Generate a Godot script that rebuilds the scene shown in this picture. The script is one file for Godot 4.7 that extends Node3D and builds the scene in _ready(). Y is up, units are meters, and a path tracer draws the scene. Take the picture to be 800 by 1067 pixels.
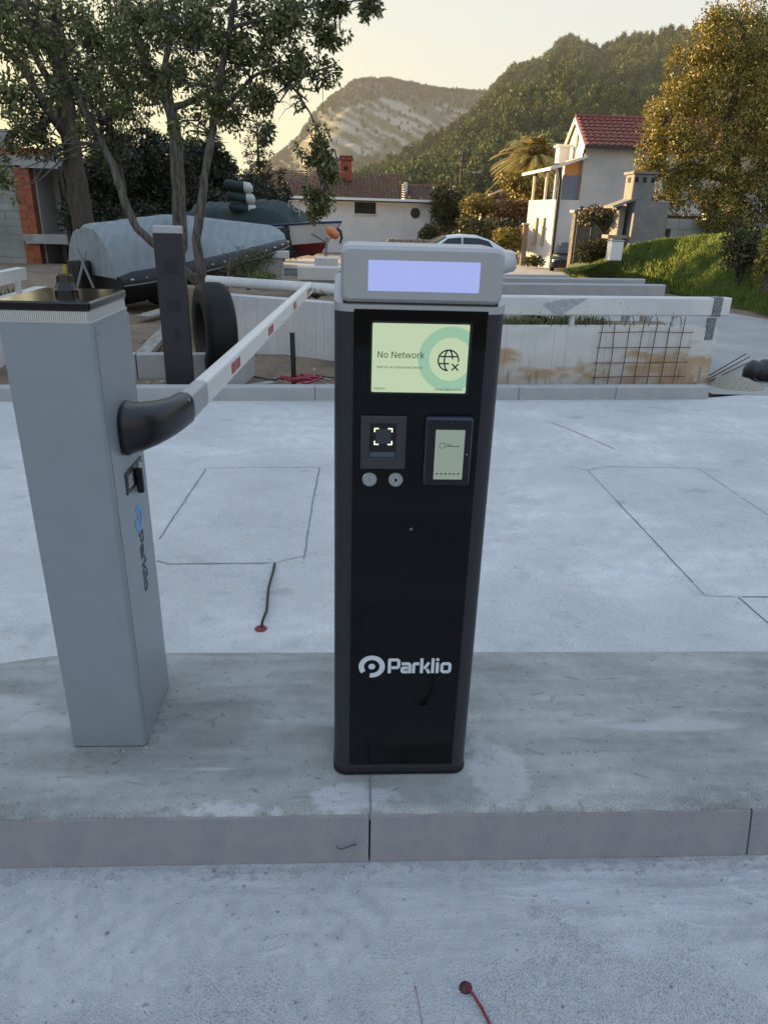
extends Node3D

# ---------------------------------------------------------------- camera model (also used to turn photo pixels into directions)
const PITCH := -22.83
const YAW := -3.2
const ROLL := 1.69
const EYE := Vector3(0.0, 1.55, 0.0)
const FOCAL := 740.0
var cam_basis: Basis

func ray(x: float, y: float) -> Vector3:
	return cam_basis * Vector3((x - 400.0) / FOCAL, -(y - 533.5) / FOCAL, -1.0)

func pg(x: float, y: float, h := 0.0) -> Vector3:          # where the pixel's ray meets the level h
	var d := ray(x, y)
	return EYE + d * ((h - EYE.y) / d.y)

func pd(x: float, y: float, dist: float) -> Vector3:        # at a ground distance
	var d := ray(x, y)
	return EYE + d * (dist / Vector2(d.x, d.z).length())

func pz(x: float, y: float, z: float) -> Vector3:           # on the upright plane z
	var d := ray(x, y)
	return EYE + d * (z / d.z)

func ground_y(x: float, z: float) -> float:
	var t: float = clampf(-z - 8.0, 0.0, 50.0)
	return -0.020 * t * smoothstep(0.0, 6.0, t)

# ---------------------------------------------------------------- nodes
var taken := {}
func numbered(called: String) -> String:
	if not taken.has(called):
		taken[called] = 0
		return called
	taken[called] += 1
	return "%s_%03d" % [called, taken[called]]

func tag(o: Node3D, label: String, category: String, group := "") -> Node3D:
	o.set_meta("label", label)
	o.set_meta("category", category)
	if group:
		o.set_meta("group", group)
	return o

func thing(called: String, label: String, category: String, at := Vector3.ZERO, turn := 0.0, group := "") -> Node3D:
	var o := Node3D.new()
	o.name = numbered(called)
	add_child(o)
	o.position = at
	o.rotation.y = turn
	return tag(o, label, category, group)

func mesh_node(called: String, mesh: Mesh, m: Material, parent: Node = null) -> MeshInstance3D:
	var o := MeshInstance3D.new()
	o.mesh = mesh
	o.material_override = m
	if parent == null:
		o.name = numbered(called)
		add_child(o)
	else:
		o.name = called
		parent.add_child(o, true)
	return o

func obj(called: String, st: SurfaceTool, m: Material, parent: Node = null) -> MeshInstance3D:
	return mesh_node(called, done(st), m, parent)

func struct(called: String, st: SurfaceTool, m: Material) -> MeshInstance3D:
	var o := obj(called, st, m)
	o.set_meta("kind", "structure")
	return o

# ---------------------------------------------------------------- shapes
func tool() -> SurfaceTool:
	var st := SurfaceTool.new()
	st.begin(Mesh.PRIMITIVE_TRIANGLES)
	return st

func done(st: SurfaceTool) -> ArrayMesh:
	st.generate_normals()
	return st.commit()

func tri(st: SurfaceTool, a: Vector3, b: Vector3, c: Vector3) -> void:   # counter-clockwise as seen from outside
	st.add_vertex(a); st.add_vertex(c); st.add_vertex(b)

func quad(st: SurfaceTool, a: Vector3, b: Vector3, c: Vector3, d: Vector3) -> void:
	tri(st, a, b, c); tri(st, a, c, d)

func inset(poly: PackedVector2Array, by: float) -> PackedVector2Array:
	var out := PackedVector2Array()
	var n := poly.size()
	for i in n:
		var p := poly[i]
		var e0 := (p - poly[(i + n - 1) % n]).normalized()
		var e1 := (poly[(i + 1) % n] - p).normalized()
		var n0 := Vector2(-e0.y, e0.x)
		var n1 := Vector2(-e1.y, e1.x)
		var m := (n0 + n1).normalized()
		out.append(p + m * by / maxf(0.35, m.dot(n0)))
	return out

func extrude(st: SurfaceTool, poly: PackedVector2Array, depth: float, xf := Transform3D.IDENTITY, bevel := 0.0) -> void:
	# poly counter-clockwise in the local xy plane; runs from z = 0 to z = depth
	st.set_smooth_group(-1)
	var rings := []
	if bevel > 0.0:
		var ins := inset(poly, bevel)
		rings = [[ins, 0.0], [poly, bevel], [poly, depth - bevel], [ins, depth]]
	else:
		rings = [[poly, 0.0], [poly, depth]]
	var n := poly.size()
	for r in rings.size() - 1:
		var a: PackedVector2Array = rings[r][0]
		var b: PackedVector2Array = rings[r + 1][0]
		var za: float = rings[r][1]
		var zb: float = rings[r + 1][1]
		for i in n:
			var j := (i + 1) % n
			quad(st, xf * Vector3(a[i].x, a[i].y, za), xf * Vector3(a[j].x, a[j].y, za), xf * Vector3(b[j].x, b[j].y, zb), xf * Vector3(b[i].x, b[i].y, zb))
	var cap: PackedVector2Array = rings[0][0]
	var t := Geometry2D.triangulate_polygon(cap)
	for k in range(0, t.size(), 3):
		var q := [cap[t[k]], cap[t[k + 1]], cap[t[k + 2]]]
		if (q[1] - q[0]).cross(q[2] - q[0]) < 0.0:
			q = [q[0], q[2], q[1]]
		tri(st, xf * Vector3(q[0].x, q[0].y, depth), xf * Vector3(q[1].x, q[1].y, depth), xf * Vector3(q[2].x, q[2].y, depth))
		tri(st, xf * Vector3(q[0].x, q[0].y, 0), xf * Vector3(q[2].x, q[2].y, 0), xf * Vector3(q[1].x, q[1].y, 0))

func rect(w: float, h: float, r := 0.0, seg := 6, cx := 0.0, cy := 0.0) -> PackedVector2Array:
	var out := PackedVector2Array()
	if r <= 0.0:
		return PackedVector2Array([Vector2(cx - w / 2, cy - h / 2), Vector2(cx + w / 2, cy - h / 2), Vector2(cx + w / 2, cy + h / 2), Vector2(cx - w / 2, cy + h / 2)])
	for q in 4:
		var c := Vector2((w / 2 - r) * (1 if q in [0, 3] else -1), (h / 2 - r) * (1 if q < 2 else -1))
		for k in seg + 1:
			var a := PI / 2 * (q + float(k) / seg)
			out.append(c + Vector2(cos(a), sin(a)) * r + Vector2(cx, cy))
	return out

func box(st: SurfaceTool, centre: Vector3, size: Vector3, bevel := 0.0, basis := Basis.IDENTITY) -> void:
	extrude(st, rect(size.x, size.y), size.z, Transform3D(basis, centre) * Transform3D(Basis.IDENTITY, Vector3(0, 0, -size.z / 2)), minf(bevel, minf(size.x, minf(size.y, size.z)) * 0.45))

func along(a: Vector3, b: Vector3, up := Vector3.UP) -> Basis:      # local z runs from a to b
	var z := (b - a).normalized()
	if absf(z.dot(up)) > 0.99:
		up = Vector3.FORWARD
	var x := up.cross(z).normalized()
	return Basis(x, z.cross(x), z)

func beam(st: SurfaceTool, a: Vector3, b: Vector3, w: float, h: float, bevel := 0.0) -> void:
	extrude(st, rect(w, h), a.distance_to(b), Transform3D(along(a, b), a), bevel)

func tube(st: SurfaceTool, pts: Array, radii: Array, sides := 8, caps := true) -> void:
	var n := pts.size()
	var rings := []
	var up := Vector3.UP
	for i in n:
		var d: Vector3 = (pts[mini(i + 1, n - 1)] - pts[maxi(i - 1, 0)]).normalized()
		if i == 0:
			up = Vector3.RIGHT if absf(d.y) > 0.8 else Vector3.UP
		var x := up.cross(d).normalized()
		up = d.cross(x).normalized()
		var ring := []
		var r: float = radii[mini(i, radii.size() - 1)]
		for k in sides:
			var a := TAU * k / sides
			ring.append(pts[i] + (x * cos(a) + up * sin(a)) * r)
		rings.append(ring)
	st.set_smooth_group(1)
	for i in n - 1:
		for k in sides:
			var j := (k + 1) % sides
			quad(st, rings[i][k], rings[i][j], rings[i + 1][j], rings[i + 1][k])
	if caps:
		st.set_smooth_group(-1)
		for k in range(1, sides - 1):
			tri(st, rings[0][0], rings[0][k + 1], rings[0][k])
			tri(st, rings[n - 1][0], rings[n - 1][k], rings[n - 1][k + 1])

func lathe(st: SurfaceTool, prof: Array, seg := 24, xf := Transform3D.IDENTITY, smooth := true) -> void:
	# prof: Vector2(radius, height), from bottom to top on the outside
	for i in prof.size() - 1:
		st.set_smooth_group(2 + i if not smooth else 1)
		for k in seg:
			var a := TAU * k / seg
			var b := TAU * (k + 1) / seg
			var p: Vector2 = prof[i]
			var q: Vector2 = prof[i + 1]
			var v := [Vector3(cos(a) * p.x, p.y, -sin(a) * p.x), Vector3(cos(b) * p.x, p.y, -sin(b) * p.x), Vector3(cos(b) * q.x, q.y, -sin(b) * q.x), Vector3(cos(a) * q.x, q.y, -sin(a) * q.x)]
			if p.x < 1e-5:
				tri(st, xf * v[0], xf * v[2], xf * v[3])
			elif q.x < 1e-5:
				tri(st, xf * v[0], xf * v[1], xf * v[2])
			else:
				quad(st, xf * v[0], xf * v[1], xf * v[2], xf * v[3])

func strip(st: SurfaceTool, pts: Array, w: float, xf := Transform3D.IDENTITY, depth := 0.0006) -> void:
	# a flat stroke of a letter: pts are Vector2 in the local xy plane, square joints
	for i in pts.size() - 1:
		var a: Vector2 = pts[i]
		var b: Vector2 = pts[i + 1]
		var d := (b - a).normalized() * w / 2
		var nn := Vector2(-d.y, d.x)
		extrude(st, PackedVector2Array([a - d - nn, b + d - nn, b + d + nn, a - d + nn]), depth + i * 0.00002, xf)

func ring_flat(st: SurfaceTool, r0: float, r1: float, a0: float, a1: float, xf: Transform3D, depth := 0.0006, seg := 40) -> void:
	var n := maxi(3, int(seg * absf(a1 - a0) / TAU))
	var poly := PackedVector2Array()
	for k in n + 1:
		var a := lerpf(a0, a1, float(k) / n)
		poly.append(Vector2(cos(a), sin(a)) * r1)
	for k in n + 1:
		var a := lerpf(a1, a0, float(k) / n)
		poly.append(Vector2(cos(a), sin(a)) * r0)
	st.set_smooth_group(-1)
	var m := poly.size()
	for k in n:
		quad(st, xf * Vector3(poly[m - 1 - k].x, poly[m - 1 - k].y, depth), xf * Vector3(poly[k].x, poly[k].y, depth), xf * Vector3(poly[k + 1].x, poly[k + 1].y, depth), xf * Vector3(poly[m - 2 - k].x, poly[m - 2 - k].y, depth))

func text(called: String, words: String, size: float, m: Material, parent: Node, xf: Transform3D, bold := false) -> MeshInstance3D:
	var t := TextMesh.new()
	var f := SystemFont.new()
	f.font_names = PackedStringArray(["Droid Sans"])
	if bold:
		f.font_weight = 700
	t.font = f
	t.text = words
	t.font_size = 48
	t.pixel_size = size / 48.0
	t.depth = 0.0005
	t.curve_step = 1.0
	t.horizontal_alignment = HORIZONTAL_ALIGNMENT_LEFT
	t.vertical_alignment = VERTICAL_ALIGNMENT_BOTTOM
	var o := mesh_node(called, t, m, parent)
	o.transform = xf
	return o

# ---------------------------------------------------------------- materials
func mat(called: String, c: Color, rough := 0.7, metal := 0.0) -> StandardMaterial3D:   # c in real-world (linear) reflectance
	var m := StandardMaterial3D.new()
	m.resource_name = called
	m.albedo_color = Color(c.r, c.g, c.b).linear_to_srgb()
	m.roughness = rough
	m.metallic = metal
	return m

func lin(r: float, g: float, b: float) -> Color:
	return Color(r, g, b)

func glow(called: String, c: Color, energy: float) -> StandardMaterial3D:
	var m := mat(called, Color(0.02, 0.02, 0.02), 0.35)
	m.emission_enabled = true
	m.emission = c.linear_to_srgb()
	m.emission_energy_multiplier = energy
	return m

func field(w: int, h: int, sd: int, freq: float, oct := 4, squeeze := Vector2(1, 1), kind := FastNoiseLite.TYPE_SIMPLEX_SMOOTH) -> PackedByteArray:
	# seamless noise, stretched by squeeze
	var n := FastNoiseLite.new()
	n.seed = sd
	n.noise_type = kind
	n.frequency = freq
	n.fractal_octaves = oct
	n.fractal_type = FastNoiseLite.FRACTAL_FBM if oct > 1 else FastNoiseLite.FRACTAL_NONE
	var im := n.get_seamless_image(maxi(8, int(w / squeeze.x)), maxi(8, int(h / squeeze.y)))
	im.convert(Image.FORMAT_L8)
	if squeeze != Vector2(1, 1):
		im.resize(w, h, Image.INTERPOLATE_CUBIC)
	return im.get_data()

var lut := PackedByteArray()
func to_srgb8(v: float) -> int:
	return lut[clampi(int(v * 2047.0), 0, 2047)]

func picture(w: int, h: int, bytes: PackedByteArray, grey := false) -> ImageTexture:
	return ImageTexture.create_from_image(Image.create_from_data(w, h, false, Image.FORMAT_L8 if grey else Image.FORMAT_RGB8, bytes))

func grain_textures(sd: int, size: int, c: Color, coarse: float, streak: float, fine: float, pits: float, streak_along := Vector2(8, 1)) -> Array:
	# [colour, relief] of a mineral surface: blotches, trowel streaks, sand grain and small pits
	var a := field(size, size, sd, 0.006, 5)
	var b := field(size, size, sd + 1, 0.03, 4, streak_along)
	var f := field(size, size, sd + 2, 0.25, 3)
	var p := field(size, size, sd + 3, 0.09, 2)
	var out := PackedByteArray()
	out.resize(size * size * 3)
	var rel := PackedByteArray()
	rel.resize(size * size)
	for i in size * size:
		var va: float = a[i] / 255.0 - 0.5
		var vb: float = b[i] / 255.0 - 0.5
		var vf: float = f[i] / 255.0 - 0.5
		var vp: float = maxf(0.0, 0.22 - p[i] / 255.0) * 5.0
		var v: float = 1.0 + coarse * va + streak * vb * (0.6 + va) + fine * vf - pits * vp
		out[i * 3] = to_srgb8(c.r * v * (1.0 + 0.06 * va))
		out[i * 3 + 1] = to_srgb8(c.g * v)
		out[i * 3 + 2] = to_srgb8(c.b * v * (1.0 - 0.05 * va))
		rel[i] = clampi(int(128.0 + 70.0 * vf + 60.0 * vb * streak * 2.0 + 40.0 * va - 200.0 * vp), 0, 255)
	return [picture(size, size, out), picture(size, size, rel, true)]

func textured(called: String, tex: Array, metres: float, relief: float, rough := 0.85, world_space := true) -> StandardMaterial3D:
	var m := StandardMaterial3D.new()
	m.resource_name = called
	m.albedo_texture = tex[0]
	m.roughness = rough
	m.uv1_triplanar = true
	m.uv1_world_triplanar = world_space
	m.uv1_triplanar_sharpness = 8.0
	m.uv1_scale = Vector3.ONE / metres
	if relief > 0.0:
		m.heightmap_enabled = true
		m.heightmap_texture = tex[1]
		m.heightmap_scale = relief
	return m

func stain_layer(m: StandardMaterial3D, tex: Texture2D, metres: float) -> void:
	m.detail_enabled = true
	m.detail_blend_mode = BaseMaterial3D.BLEND_MODE_MUL
	m.detail_uv_layer = BaseMaterial3D.DETAIL_UV_2
	m.detail_albedo = tex
	m.uv2_triplanar = true
	m.uv2_world_triplanar = true
	m.uv2_scale = Vector3.ONE / metres

func tone_texture(sd: int, size: int, lo: Color, hi: Color, freq: float, oct := 5, squeeze := Vector2(1, 1), contrast := 1.0) -> ImageTexture:
	var a := field(size, size, sd, freq, oct, squeeze)
	var out := PackedByteArray()
	out.resize(size * size * 3)
	for i in size * size:
		var t: float = clampf((a[i] / 255.0 - 0.5) * contrast + 0.5, 0.0, 1.0)
		out[i * 3] = to_srgb8(lerpf(lo.r, hi.r, t))
		out[i * 3 + 1] = to_srgb8(lerpf(lo.g, hi.g, t))
		out[i * 3 + 2] = to_srgb8(lerpf(lo.b, hi.b, t))
	return picture(size, size, out)

func toned(called: String, sd: int, lo: Color, hi: Color, metres: float, rough := 0.85, freq := 0.02, oct := 5, squeeze := Vector2(1, 1), contrast := 1.2, size := 256) -> StandardMaterial3D:
	var m := mat(called, Color.WHITE, rough)
	m.albedo_texture = tone_texture(sd, size, lo, hi, freq, oct, squeeze, contrast)
	m.uv1_triplanar = true
	m.uv1_world_triplanar = true
	m.uv1_scale = Vector3.ONE / metres
	return m

var M := {}

func make_materials() -> void:
	lut.resize(2048)
	for i in 2048:
		lut[i] = clampi(int(round(Color(i / 2047.0, 0, 0).linear_to_srgb().r * 255.0)), 0, 255)
	var grit := grain_textures(11, 512, lin(0.93, 0.93, 0.93), 0.05, 0.0, 0.34, 0.9)
	M.road = laid_concrete("road concrete", road_texture(), Vector2(-2.0, -1.36), Vector2(2.0, -0.36), 1.3, grit[0], 0.26)
	M.lane = laid_concrete("lane concrete", lane_texture(), Vector2(-3.0, -6.7), Vector2(5.0, -2.1), 0.8, grit[0], 0.5)
	M.kerb = textured("kerb concrete", grain_textures(31, 512, lin(0.255, 0.242, 0.250), 0.16, 0.0, 0.6, 0.5), 0.35, 0.12, 0.9)
	M.kerb_pale = textured("pale kerb concrete", grain_textures(41, 512, lin(0.36, 0.36, 0.36), 0.12, 0.0, 0.2, 0.4), 0.6, 0.1, 0.9)
	M.dark_metal = toned("dark grey powder coat", 51, lin(0.026, 0.026, 0.031), lin(0.032, 0.032, 0.038), 0.05, 0.40, 0.2, 2)
	M.dark_metal.metallic_specular = 0.4
	M.aluminium = toned("brushed aluminium", 52, lin(0.385, 0.39, 0.40), lin(0.40, 0.405, 0.415), 0.12, 0.42, 0.08, 3, Vector2(24, 1))
	M.aluminium.metallic = 0.35
	M.glass_black = mat("black glass", lin(0.0035, 0.0036, 0.0042), 0.04)
	M.glass_black.metallic_specular = 0.36
	M.rubber = toned("black rubber", 53, lin(0.007, 0.007, 0.007), lin(0.014, 0.014, 0.014), 0.1, 0.55, 0.1, 3)
	M.rubber.metallic_specular = 0.35
	M.black = mat("black plastic", lin(0.012, 0.012, 0.014), 0.35)
	M.black_gloss = mat("glossy black", lin(0.008, 0.008, 0.009), 0.12)
	M.grey_plastic = mat("dark grey plastic", lin(0.035, 0.036, 0.04), 0.45)
	M.silver = toned("silver grey paint", 54, lin(0.275, 0.308, 0.335), lin(0.292, 0.327, 0.355), 0.5, 0.38, 0.02, 3)
	M.silver.metallic = 0.3
	M.white_paint = mat("white paint", lin(0.74, 0.74, 0.72), 0.35)
	M.red = mat("red reflective tape", lin(0.32, 0.04, 0.045), 0.3)
	M.steel = mat("brushed steel", lin(0.5, 0.5, 0.5), 0.3, 0.8)
	M.print_white = mat("white print", lin(0.62, 0.65, 0.68), 0.5)
	M.print_blue = mat("blue print", lin(0.09, 0.36, 0.72), 0.5)
	M.print_dark = mat("dark print", lin(0.03, 0.035, 0.05), 0.5)
	M.cable_black = mat("black cable", lin(0.012, 0.012, 0.013), 0.5)
	M.cable_red = mat("red cable", lin(0.20, 0.012, 0.02), 0.5)
	M.joint_pale = mat("dusty joint", lin(0.30, 0.31, 0.32), 0.9)
	M.sealant = mat("bitumen joint", lin(0.17, 0.18, 0.19), 0.8)

func laid_concrete(called: String, tex: Array, lo: Vector2, hi: Vector2, relief: float, grit: Texture2D, grit_metres: float) -> StandardMaterial3D:
	# a concrete surface whose texture is laid over the ground rectangle lo..hi (x, z), with a finer grit over it
	var m := textured(called, tex, 1.0, relief, 0.84)
	m.uv1_scale = Vector3(1.0 / (hi.x - lo.x), 1.0, 1.0 / (hi.y - lo.y))
	m.uv1_offset = Vector3(-lo.x / (hi.x - lo.x), 0.0, -lo.y / (hi.y - lo.y))
	stain_layer(m, grit, grit_metres)
	return m

func ridges(w: int, h: int, sd: int, freq: float, squeeze := Vector2(1, 1)) -> PackedByteArray:      # thin wandering lines
	var n := FastNoiseLite.new()
	n.seed = sd
	n.frequency = freq
	n.fractal_type = FastNoiseLite.FRACTAL_RIDGED
	n.fractal_octaves = 2
	n.domain_warp_enabled = true
	n.domain_warp_amplitude = 14.0
	n.domain_warp_frequency = freq * 1.5
	var im := n.get_seamless_image(maxi(8, int(w / squeeze.x)), maxi(8, int(h / squeeze.y)))
	im.convert(Image.FORMAT_L8)
	if squeeze != Vector2(1, 1):
		im.resize(w, h, Image.INTERPOLATE_CUBIC)
	return im.get_data()

func road_texture() -> Array:
	var w := 2048
	var h := 512
	var a := field(w, h, 201, 0.004, 5)
	var b := field(w, h, 202, 0.03, 4, Vector2(9, 1))
	var f := field(w, h, 203, 0.34, 2)
	var c := field(w, h, 204, 0.035, 4)
	var p := field(w, h, 205, 0.07, 2)
	var l := ridges(w, h, 206, 0.010, Vector2(3, 1))
	var out := PackedByteArray()
	out.resize(w * h * 3)
	var rel := PackedByteArray()
	rel.resize(w * h)
	for j in h:
		var z := -1.36 + 1.0 * (j + 0.5) / h
		for i in w:
			var k := j * w + i
			var x := -2.0 + 4.0 * (i + 0.5) / w
			var va := a[k] / 255.0 - 0.5
			var vb := b[k] / 255.0 - 0.5
			var vf := f[k] / 255.0 - 0.5
			var vc := c[k] / 255.0 - 0.5
			var line := clampf((l[k] / 255.0 - 0.86) * 9.0, 0.0, 1.0) * clampf(va * 5.0 + 0.35, 0.0, 1.0)
			var tooth := clampf((z + 1.14) * 6.0 + va * 3.0 + vc, 0.0, 1.0)            # broomed and rough away from the kerb
			var drag := (1.0 - tooth) * clampf(0.6 + x * 0.6 + va * 2.0, 0.0, 1.0)       # float marks along the kerb
			var v := 0.45 + 0.12 * va + 0.20 * drag * vb + (0.10 + 0.06 * tooth) * vc + (0.08 + 0.15 * tooth) * vf
			v -= 0.10 * clampf(vc * 3.0 - 0.50 + va * 2.0, 0.0, 1.0)                    # dirty patches
			v += 0.06 * clampf(-va * 4.0 - 0.4 + vc, 0.0, 1.0)
			v += 0.08 * line
			var pit := maxf(0.0, 0.15 - p[k] / 255.0) * 5.0
			v -= 0.25 * pit
			if j < 40:                                                                  # sandy cement slop in the corner of the kerb
				v = lerpf(v, 0.33 + 0.3 * vf, clampf((24.0 + 60.0 * vc - j) / 8.0, 0.0, 1.0) * 0.7)
			out[k * 3] = to_srgb8(v * 0.985)
			out[k * 3 + 1] = to_srgb8(v)
			out[k * 3 + 2] = to_srgb8(v * 1.03)
			rel[k] = clampi(int(118 + 40 * va + 120 * drag * vb + (40 + 150 * tooth) * vf + 90 * vc * tooth + 50 * line - 150 * pit), 0, 255)
	return [picture(w, h, out), picture(w, h, rel, true)]

func lane_texture() -> Array:
	var w := 1100
	var h := 632
	var a := field(w, h, 211, 0.006, 5)
	var b := field(w, h, 212, 0.03, 4, Vector2(5, 1))
	var f := field(w, h, 213, 0.3, 2)
	var c := field(w, h, 214, 0.03, 5)
	var p := field(w, h, 215, 0.12, 2)
	var out := PackedByteArray()
	out.resize(w * h * 3)
	var rel := PackedByteArray()
	rel.resize(w * h)
	for j in h:
		var z := -6.7 + 4.6 * (j + 0.5) / h
		for i in w:
			var k := j * w + i
			var x := -3.0 + 8.0 * (i + 0.5) / w
			var va := a[k] / 255.0 - 0.5
			var vb := b[k] / 255.0 - 0.5
			var vf := f[k] / 255.0 - 0.5
			var vc := c[k] / 255.0 - 0.5
			var arc := sin(Vector2(x + 1.6 + va * 0.8, (z + 5.5) * 1.3).length() * 34.0 + vc * 5.0) * clampf(va * 3.0 + 0.3, 0.0, 1.0)   # sweeps of the float
			var v := 0.54 + 0.17 * va + 0.17 * vb * clampf(0.5 + va * 3.0, 0.0, 1.0) + 0.09 * vc + 0.09 * vf + 0.026 * arc
			v -= 0.13 * clampf((vc + vb * 0.7) * 3.0 - 0.65, 0.0, 1.0)
			v += 0.07 * clampf(-vc * 4.0 - 0.5, 0.0, 1.0)
			var pit := maxf(0.0, 0.17 - p[k] / 255.0) * 5.0
			v -= 0.25 * pit
			out[k * 3] = to_srgb8(v)
			out[k * 3 + 1] = to_srgb8(v * 1.008)
			out[k * 3 + 2] = to_srgb8(v * 1.005)
			rel[k] = clampi(int(128 + 30 * va + 60 * vb + 70 * vf + 40 * vc + 10 * arc - 120 * pit), 0, 255)
	return [picture(w, h, out), picture(w, h, rel, true)]

# ---------------------------------------------------------------- light, sky, camera
const SUN_AZ := -50.0
const SUN_EL := 8.5

func sun_towards() -> Vector3:
	var a := deg_to_rad(SUN_AZ)
	var e := deg_to_rad(SUN_EL)
	return Vector3(sin(a) * cos(e), sin(e), -cos(a) * cos(e))

func make_sky() -> void:
	var w := 512
	var h := 256
	var im := Image.create(w, h, false, Image.FORMAT_RGBF)
	var sun := sun_towards()
	for j in h:
		var up := sin(PI * (0.5 - (j + 0.5) / h))
		for i in w:
			var a := TAU * (i + 0.5) / w
			var c := sqrt(1.0 - up * up)
			var d := Vector3(sin(a) * c, up, -cos(a) * c)
			var t := pow(clampf(up, 0.0, 1.0), 0.55)
			var col := Vector3(0.77, 0.755, 0.645).lerp(Vector3(0.61, 0.82, 1.13), smoothstep(0.15, 0.95, t))
			var near := maxf(0.0, d.dot(sun))
			var low := 1.0 - smoothstep(0.0, 0.5, absf(up))
			col += Vector3(0.60, 0.44, -0.18) * pow(near, 3.2) * (0.25 + 0.75 * low)
			col += Vector3(1.2, 0.8, 0.25) * pow(near, 60.0)
			if up < 0.0:
				col = Vector3(0.3, 0.28, 0.24)
			im.set_pixel(i, j, Color(col.x, col.y, col.z))
	var p := PanoramaSkyMaterial.new()
	p.panorama = ImageTexture.create_from_image(im)
	var sky := Sky.new()
	sky.sky_material = p
	var e := Environment.new()
	e.background_mode = Environment.BG_SKY
	e.sky = sky
	e.background_energy_multiplier = 0.275
	e.tonemap_mode = Environment.TONE_MAPPER_LINEAR
	e.tonemap_exposure = 3.7
	e.fog_enabled = true
	e.fog_density = 0.00011
	e.fog_light_color = Color(0.95, 0.98, 1.0)
	e.sdfgi_enabled = true
	e.ssao_enabled = true
	e.ssil_enabled = true
	var we := WorldEnvironment.new()
	we.name = "world_environment"
	we.environment = e
	add_child(we)
	var l := DirectionalLight3D.new()
	l.name = "sun"
	l.light_color = Color(1.0, 0.66, 0.29).linear_to_srgb()
	l.light_energy = 1.6
	l.light_angular_distance = 0.6
	l.shadow_enabled = true
	add_child(l)
	l.look_at_from_position(Vector3.ZERO, -sun_towards(), Vector3.UP)

func make_camera() -> void:
	var c := Camera3D.new()
	c.name = "camera"
	c.position = EYE
	c.rotation_degrees = Vector3(PITCH, YAW, ROLL)
	c.fov = rad_to_deg(2.0 * atan(533.5 / FOCAL))
	c.near = 0.05
	c.far = 9000.0
	add_child(c)
	c.current = true
	cam_basis = Basis.from_euler(Vector3(deg_to_rad(PITCH), deg_to_rad(YAW), deg_to_rad(ROLL)))

# ---------------------------------------------------------------- paving
func sheet(st: SurfaceTool, pts: Array) -> void:      # a flat convex outline, counter-clockwise from above
	st.set_smooth_group(-1)
	for k in range(1, pts.size() - 1):
		tri(st, pts[0], pts[k], pts[k + 1])

func slab(poly: Array, top: float, bottom: float) -> SurfaceTool:   # outline in (x, z)
	var st := tool()
	var q := PackedVector2Array()
	for p in poly:
		q.append(Vector2(p.x, -p.y))
	if Geometry2D.is_polygon_clockwise(q):
		q.reverse()
	extrude(st, q, top - bottom, Transform3D(Basis(Vector3.RIGHT, Vector3.FORWARD, Vector3.UP), Vector3(0, bottom, 0)))
	return st

func ribbon(st: SurfaceTool, pts: Array, w: float, y: float, rng: RandomNumberGenerator) -> void:
	# a narrow strip lying on the ground along pts (x, z), with a slightly uneven edge
	st.set_smooth_group(-1)
	var line := []
	for i in pts.size() - 1:
		var a: Vector2 = pts[i]
		var b: Vector2 = pts[i + 1]
		var n := maxi(1, int(a.distance_to(b) / 0.05))
		for k in n:
			line.append(a.lerp(b, float(k) / n))
	line.append(pts[pts.size() - 1])
	var l := []
	var r := []
	for i in line.size():
		var d: Vector2 = (line[mini(i + 1, line.size() - 1)] - line[maxi(i - 1, 0)]).normalized()
		var nn := Vector2(-d.y, d.x) * w * 0.5
		var mid: Vector2 = line[i] + Vector2(rng.randf_range(-1, 1), rng.randf_range(-1, 1)) * w * 0.25
		l.append(mid + nn * rng.randf_range(0.5, 1.3))
		r.append(mid - nn * rng.randf_range(0.5, 1.3))
	for i in line.size() - 1:
		quad(st, Vector3(l[i].x, y, l[i].y), Vector3(l[i + 1].x, y, l[i + 1].y), Vector3(r[i + 1].x, y, r[i + 1].y), Vector3(r[i].x, y, r[i].y))

const ISLAND_FRONT := -1.34
const ISLAND_BACK := -2.11

func splat(x: float, z: float, cx: float, cz: float, rx: float, rz: float, n: float) -> float:
	# 0..1 inside a ragged blot
	var d := Vector2((x - cx) / rx, (z - cz) / rz).length()
	return clampf((1.0 - d + (n - 0.5) * 1.5) * 2.2, 0.0, 1.0)

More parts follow.
